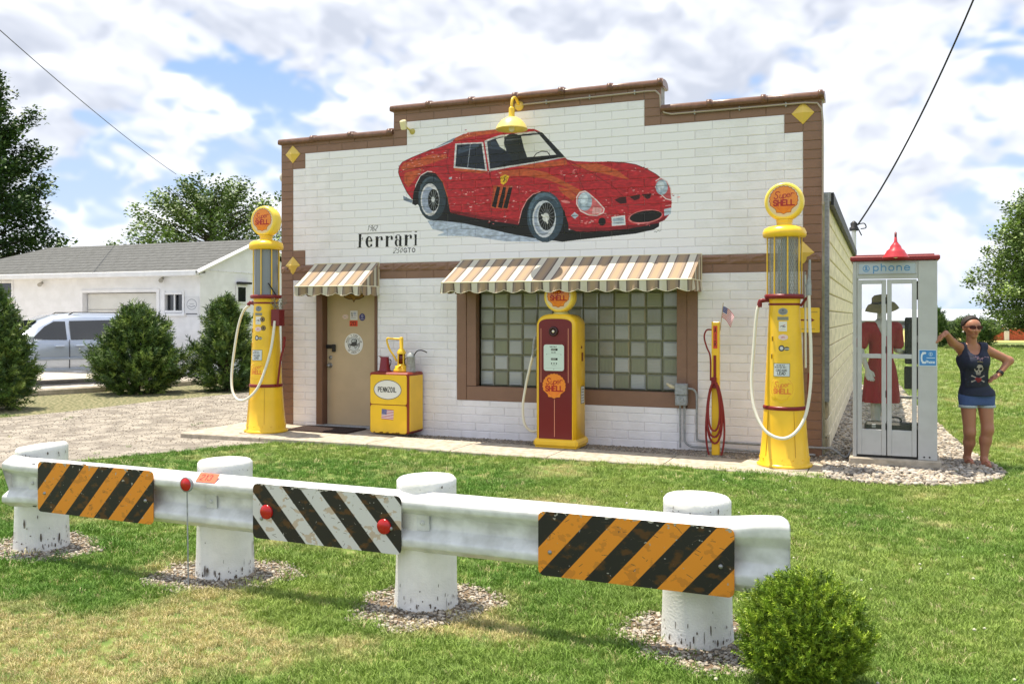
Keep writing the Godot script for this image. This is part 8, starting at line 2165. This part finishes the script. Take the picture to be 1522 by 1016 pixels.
[14603478,9,5247,3113,5307,3145,5378,3099,5420,3014,5432,2878,5366,2897,5283,2972,5240,3047],
[10531008,0,5387,3030,5384,3005,5376,2982,5363,2964,5346,2951,5326,2945,5306,2946,5286,2954,5269,2969,5256,2989,5247,3012,5244,3038,5247,3063,5256,3086,5269,3104,5286,3117,5306,3123,5326,3122,5346,3114,5363,3099,5376,3079,5384,3055],
[12898008,0,5347,3051,5345,3037,5340,3023,5332,3013,5322,3005,5310,3002,5298,3002,5286,3007,5276,3016,5268,3027,5263,3041,5261,3056,5263,3070,5268,3083,5276,3094,5286,3102,5298,3105,5310,3104,5322,3100,5332,3091,5340,3079,5345,3066],
[3804178,0,4747,2916,4822,2943,4890,2947,4898,2872,4822,2864],
[3804178,0,4927,2945,5059,2967,5054,2915,4993,2897],
[3804178,0,5078,2964,5194,2970,5180,2914,5139,2904],
[14055544,0,5326,2720,5321,2697,5300,2674,5264,2653,5217,2636,5162,2624,5104,2618,5047,2619,4995,2627,4954,2640,4926,2659,4915,2681,4920,2704,4941,2728,4978,2749,5026,2766,5081,2777,5140,2783,5197,2782,5247,2774,5288,2760,5315,2742],
[920590,0,5317,2724,5312,2704,5292,2685,5258,2668,5214,2653,5163,2643,5109,2637,5056,2637,5008,2643,4970,2654,4945,2669,4934,2687,4939,2706,4960,2726,4994,2743,5038,2758,5090,2768,5145,2773,5197,2773,5244,2767,5282,2756,5306,2741],
[920590,0,4643,2663,4641,2649,4636,2637,4627,2627,4616,2620,4604,2616,4591,2617,4579,2621,4568,2629,4560,2640,4554,2653,4553,2666,4554,2680,4560,2692,4568,2702,4579,2709,4591,2713,4604,2712,4616,2708,4627,2700,4636,2689,4641,2676],
[14211806,0,4710,2715,4878,2730,4886,2613,4718,2607],
[9873078,0,4732,2695,4863,2709,4866,2666,4735,2657],
[11187908,0,4735,2649,4866,2659,4866,2632,4737,2625],
[11582152,0,4255,2793,4307,2752,4260,2710,4206,2751],
[5923960,4,4224,2753,4286,2750],
[13531256,0,4200,2908,4196,2904,4188,2901,4176,2901,4161,2902,4144,2904,4127,2909,4111,2914,4097,2920,4086,2927,4080,2933,4078,2938,4082,2942,4090,2945,4102,2946,4118,2944,4134,2942,4152,2937,4168,2932,4182,2926,4192,2919,4199,2913],
[11583182,0,5342,2779,5428,2794,5420,2719,5347,2698],
[14595252,6,5361,2818,5418,2822],
[11186366,0,2617,3293,2616,3288,2613,3284,2609,3281,2603,3279,2597,3278,2591,3279,2584,3280,2579,3283,2574,3287,2572,3291,2571,3295,2572,3300,2574,3303,2579,3307,2584,3309,2591,3309,2597,3309,2603,3308,2609,3305,2613,3301,2616,3297],
[4606544,3,5223,2515,5237,2528,5252,2514,5271,2537,5290,2524,5309,2540],
[3936278,5,1841,3417,1853,3490,1901,3545,2044,3596,2339,3684],
[3936278,6,1841,3417,1859,3363,1910,3254,1970,3145,2044,3057],
[5509656,6,4660,3373,4859,3350,5005,3317,5127,3262,5247,3189,5295,3148],
[1053202,0,1246,2634,1285,2634,1277,2453,1242,2454],
[1053202,5,1229,2633,2040,2635],
[1053202,4,1276,2565,1306,2573],
[1053202,5,1304,2590,1303,2551],
[1053202,5,1223,2454,1290,2453],
[1053202,0,1452,2523,1450,2502,1444,2483,1434,2467,1422,2456,1408,2450,1393,2451,1379,2457,1366,2469,1357,2485,1350,2505,1348,2526,1350,2547,1357,2566,1366,2581,1379,2592,1393,2598,1408,2597,1422,2591,1434,2579,1444,2563,1450,2544],
[14803168,0,1428,2523,1427,2506,1424,2489,1420,2476,1415,2466,1410,2462,1404,2462,1398,2467,1393,2477,1389,2490,1387,2507,1386,2525,1387,2542,1389,2559,1393,2572,1398,2582,1404,2586,1410,2586,1415,2581,1420,2571,1424,2558,1427,2541],
[1053202,0,1378,2535,1449,2538,1449,2530,1378,2526],
[14803168,0,1395,2524,1458,2527,1458,2492,1407,2493],
[1053202,0,1450,2476,1450,2472,1448,2467,1445,2464,1442,2461,1438,2460,1434,2460,1430,2462,1426,2464,1424,2468,1422,2473,1421,2477,1422,2482,1424,2486,1426,2490,1430,2492,1434,2494,1438,2493,1442,2492,1445,2489,1448,2486,1450,2481],
[1053202,0,1503,2590,1543,2590,1541,2451,1503,2452],
[1053202,5,1493,2452,1552,2452],
[1053202,4,1495,2588,1527,2589],
[1053202,0,1610,2560,1609,2553,1607,2547,1604,2541,1600,2538,1595,2536,1590,2536,1585,2538,1581,2542,1578,2548,1575,2554,1575,2561,1575,2568,1578,2575,1581,2580,1585,2584,1590,2586,1595,2585,1600,2583,1604,2579,1607,2574,1609,2567],
[1053202,7,1539,2558,1559,2581,1589,2586,1600,2579],
[1053202,0,1655,2592,1694,2592,1693,2452,1655,2453],
[1053202,5,1645,2453,1704,2453],
[1053202,4,1647,2590,1678,2591],
[1053202,0,1761,2562,1760,2555,1758,2549,1755,2544,1751,2540,1746,2538,1741,2538,1736,2540,1732,2544,1729,2550,1727,2556,1726,2563,1727,2570,1729,2577,1732,2582,1736,2586,1741,2588,1746,2587,1751,2585,1755,2581,1758,2576,1760,2569],
[1053202,7,1690,2560,1710,2583,1740,2588,1751,2580],
[1053202,0,1938,2598,1977,2598,1976,2456,1938,2457],
[1053202,5,1929,2457,1987,2457],
[1053202,4,1931,2595,1962,2597],
[1053202,0,2043,2568,2042,2561,2040,2555,2037,2550,2033,2546,2028,2544,2023,2544,2019,2546,2015,2550,2011,2556,2009,2562,2009,2569,2009,2576,2011,2582,2015,2588,2019,2591,2023,2593,2028,2593,2033,2591,2037,2587,2040,2582,2042,2575],
[1053202,7,1974,2566,1993,2589,2023,2593,2034,2586],
[1053202,0,1855,2582,1888,2582,1886,2455,1856,2455],
[1053202,0,1861,2499,1859,2485,1855,2473,1848,2463,1840,2456,1830,2452,1820,2452,1810,2456,1801,2464,1794,2475,1790,2487,1788,2501,1790,2515,1794,2527,1801,2537,1810,2544,1820,2548,1830,2548,1840,2543,1848,2536,1855,2525,1859,2513],
[14803168,0,1854,2499,1853,2488,1851,2477,1848,2469,1844,2463,1839,2460,1834,2460,1829,2463,1825,2470,1822,2478,1820,2489,1819,2500,1820,2511,1822,2522,1825,2530,1829,2536,1834,2539,1839,2539,1844,2536,1848,2530,1851,2521,1853,2510],
[1053202,0,1855,2582,1888,2582,1886,2455,1856,2455],
[1053202,0,1828,2568,1827,2562,1825,2557,1822,2553,1818,2550,1813,2549,1808,2549,1803,2551,1799,2554,1796,2558,1794,2563,1793,2569,1794,2574,1796,2579,1799,2583,1803,2586,1808,2587,1813,2587,1818,2586,1822,2582,1825,2578,1827,2573],
[1053202,8,1803,2584,1821,2598,1856,2598,1876,2578],
[1053202,5,1852,2455,1899,2456],
[1053202,0,2081,2597,2112,2597,2109,2457,2082,2456],
[1053202,5,2067,2456,2123,2458],
[1053202,4,2071,2595,2098,2597],
[1053202,0,2119,2633,2118,2631,2116,2629,2112,2628,2107,2627,2102,2626,2097,2627,2091,2627,2087,2629,2083,2630,2081,2632,2080,2634,2081,2636,2083,2638,2087,2639,2091,2640,2097,2640,2102,2640,2107,2639,2112,2638,2116,2636,2118,2635],
[1053202,5,1389,2725,1407,2738,1382,2669],
[1053202,5,1452,2713,1437,2704,1426,2711,1434,2732,1450,2738,1458,2731,1446,2696,1421,2669],
[1053202,5,1498,2738,1474,2718,1455,2690,1453,2669,1467,2669,1481,2686,1480,2703,1461,2697],
[1053202,5,1509,2725,1524,2738,1535,2731,1529,2713,1487,2670,1516,2672],
[1053202,5,1785,2418,1802,2430,1816,2423,1810,2408,1763,2368,1798,2370],
[1053202,5,1870,2430,1843,2430,1829,2402,1850,2405,1852,2386,1834,2367,1813,2371],
[1053202,5,1901,2430,1880,2412,1870,2386,1876,2367,1896,2386,1906,2411,1901,2430],
[2632238,8,1965,2415,1948,2424,1931,2419,1923,2398,1931,2376,1948,2370,1965,2378,1965,2394,1948,2394],
[2632238,8,1984,2424,2026,2423],
[2632238,8,2005,2424,2005,2370],
[2632238,8,2066,2423,2049,2413,2045,2397,2049,2381,2066,2370,2083,2380,2087,2396,2083,2412,2066,2423]]
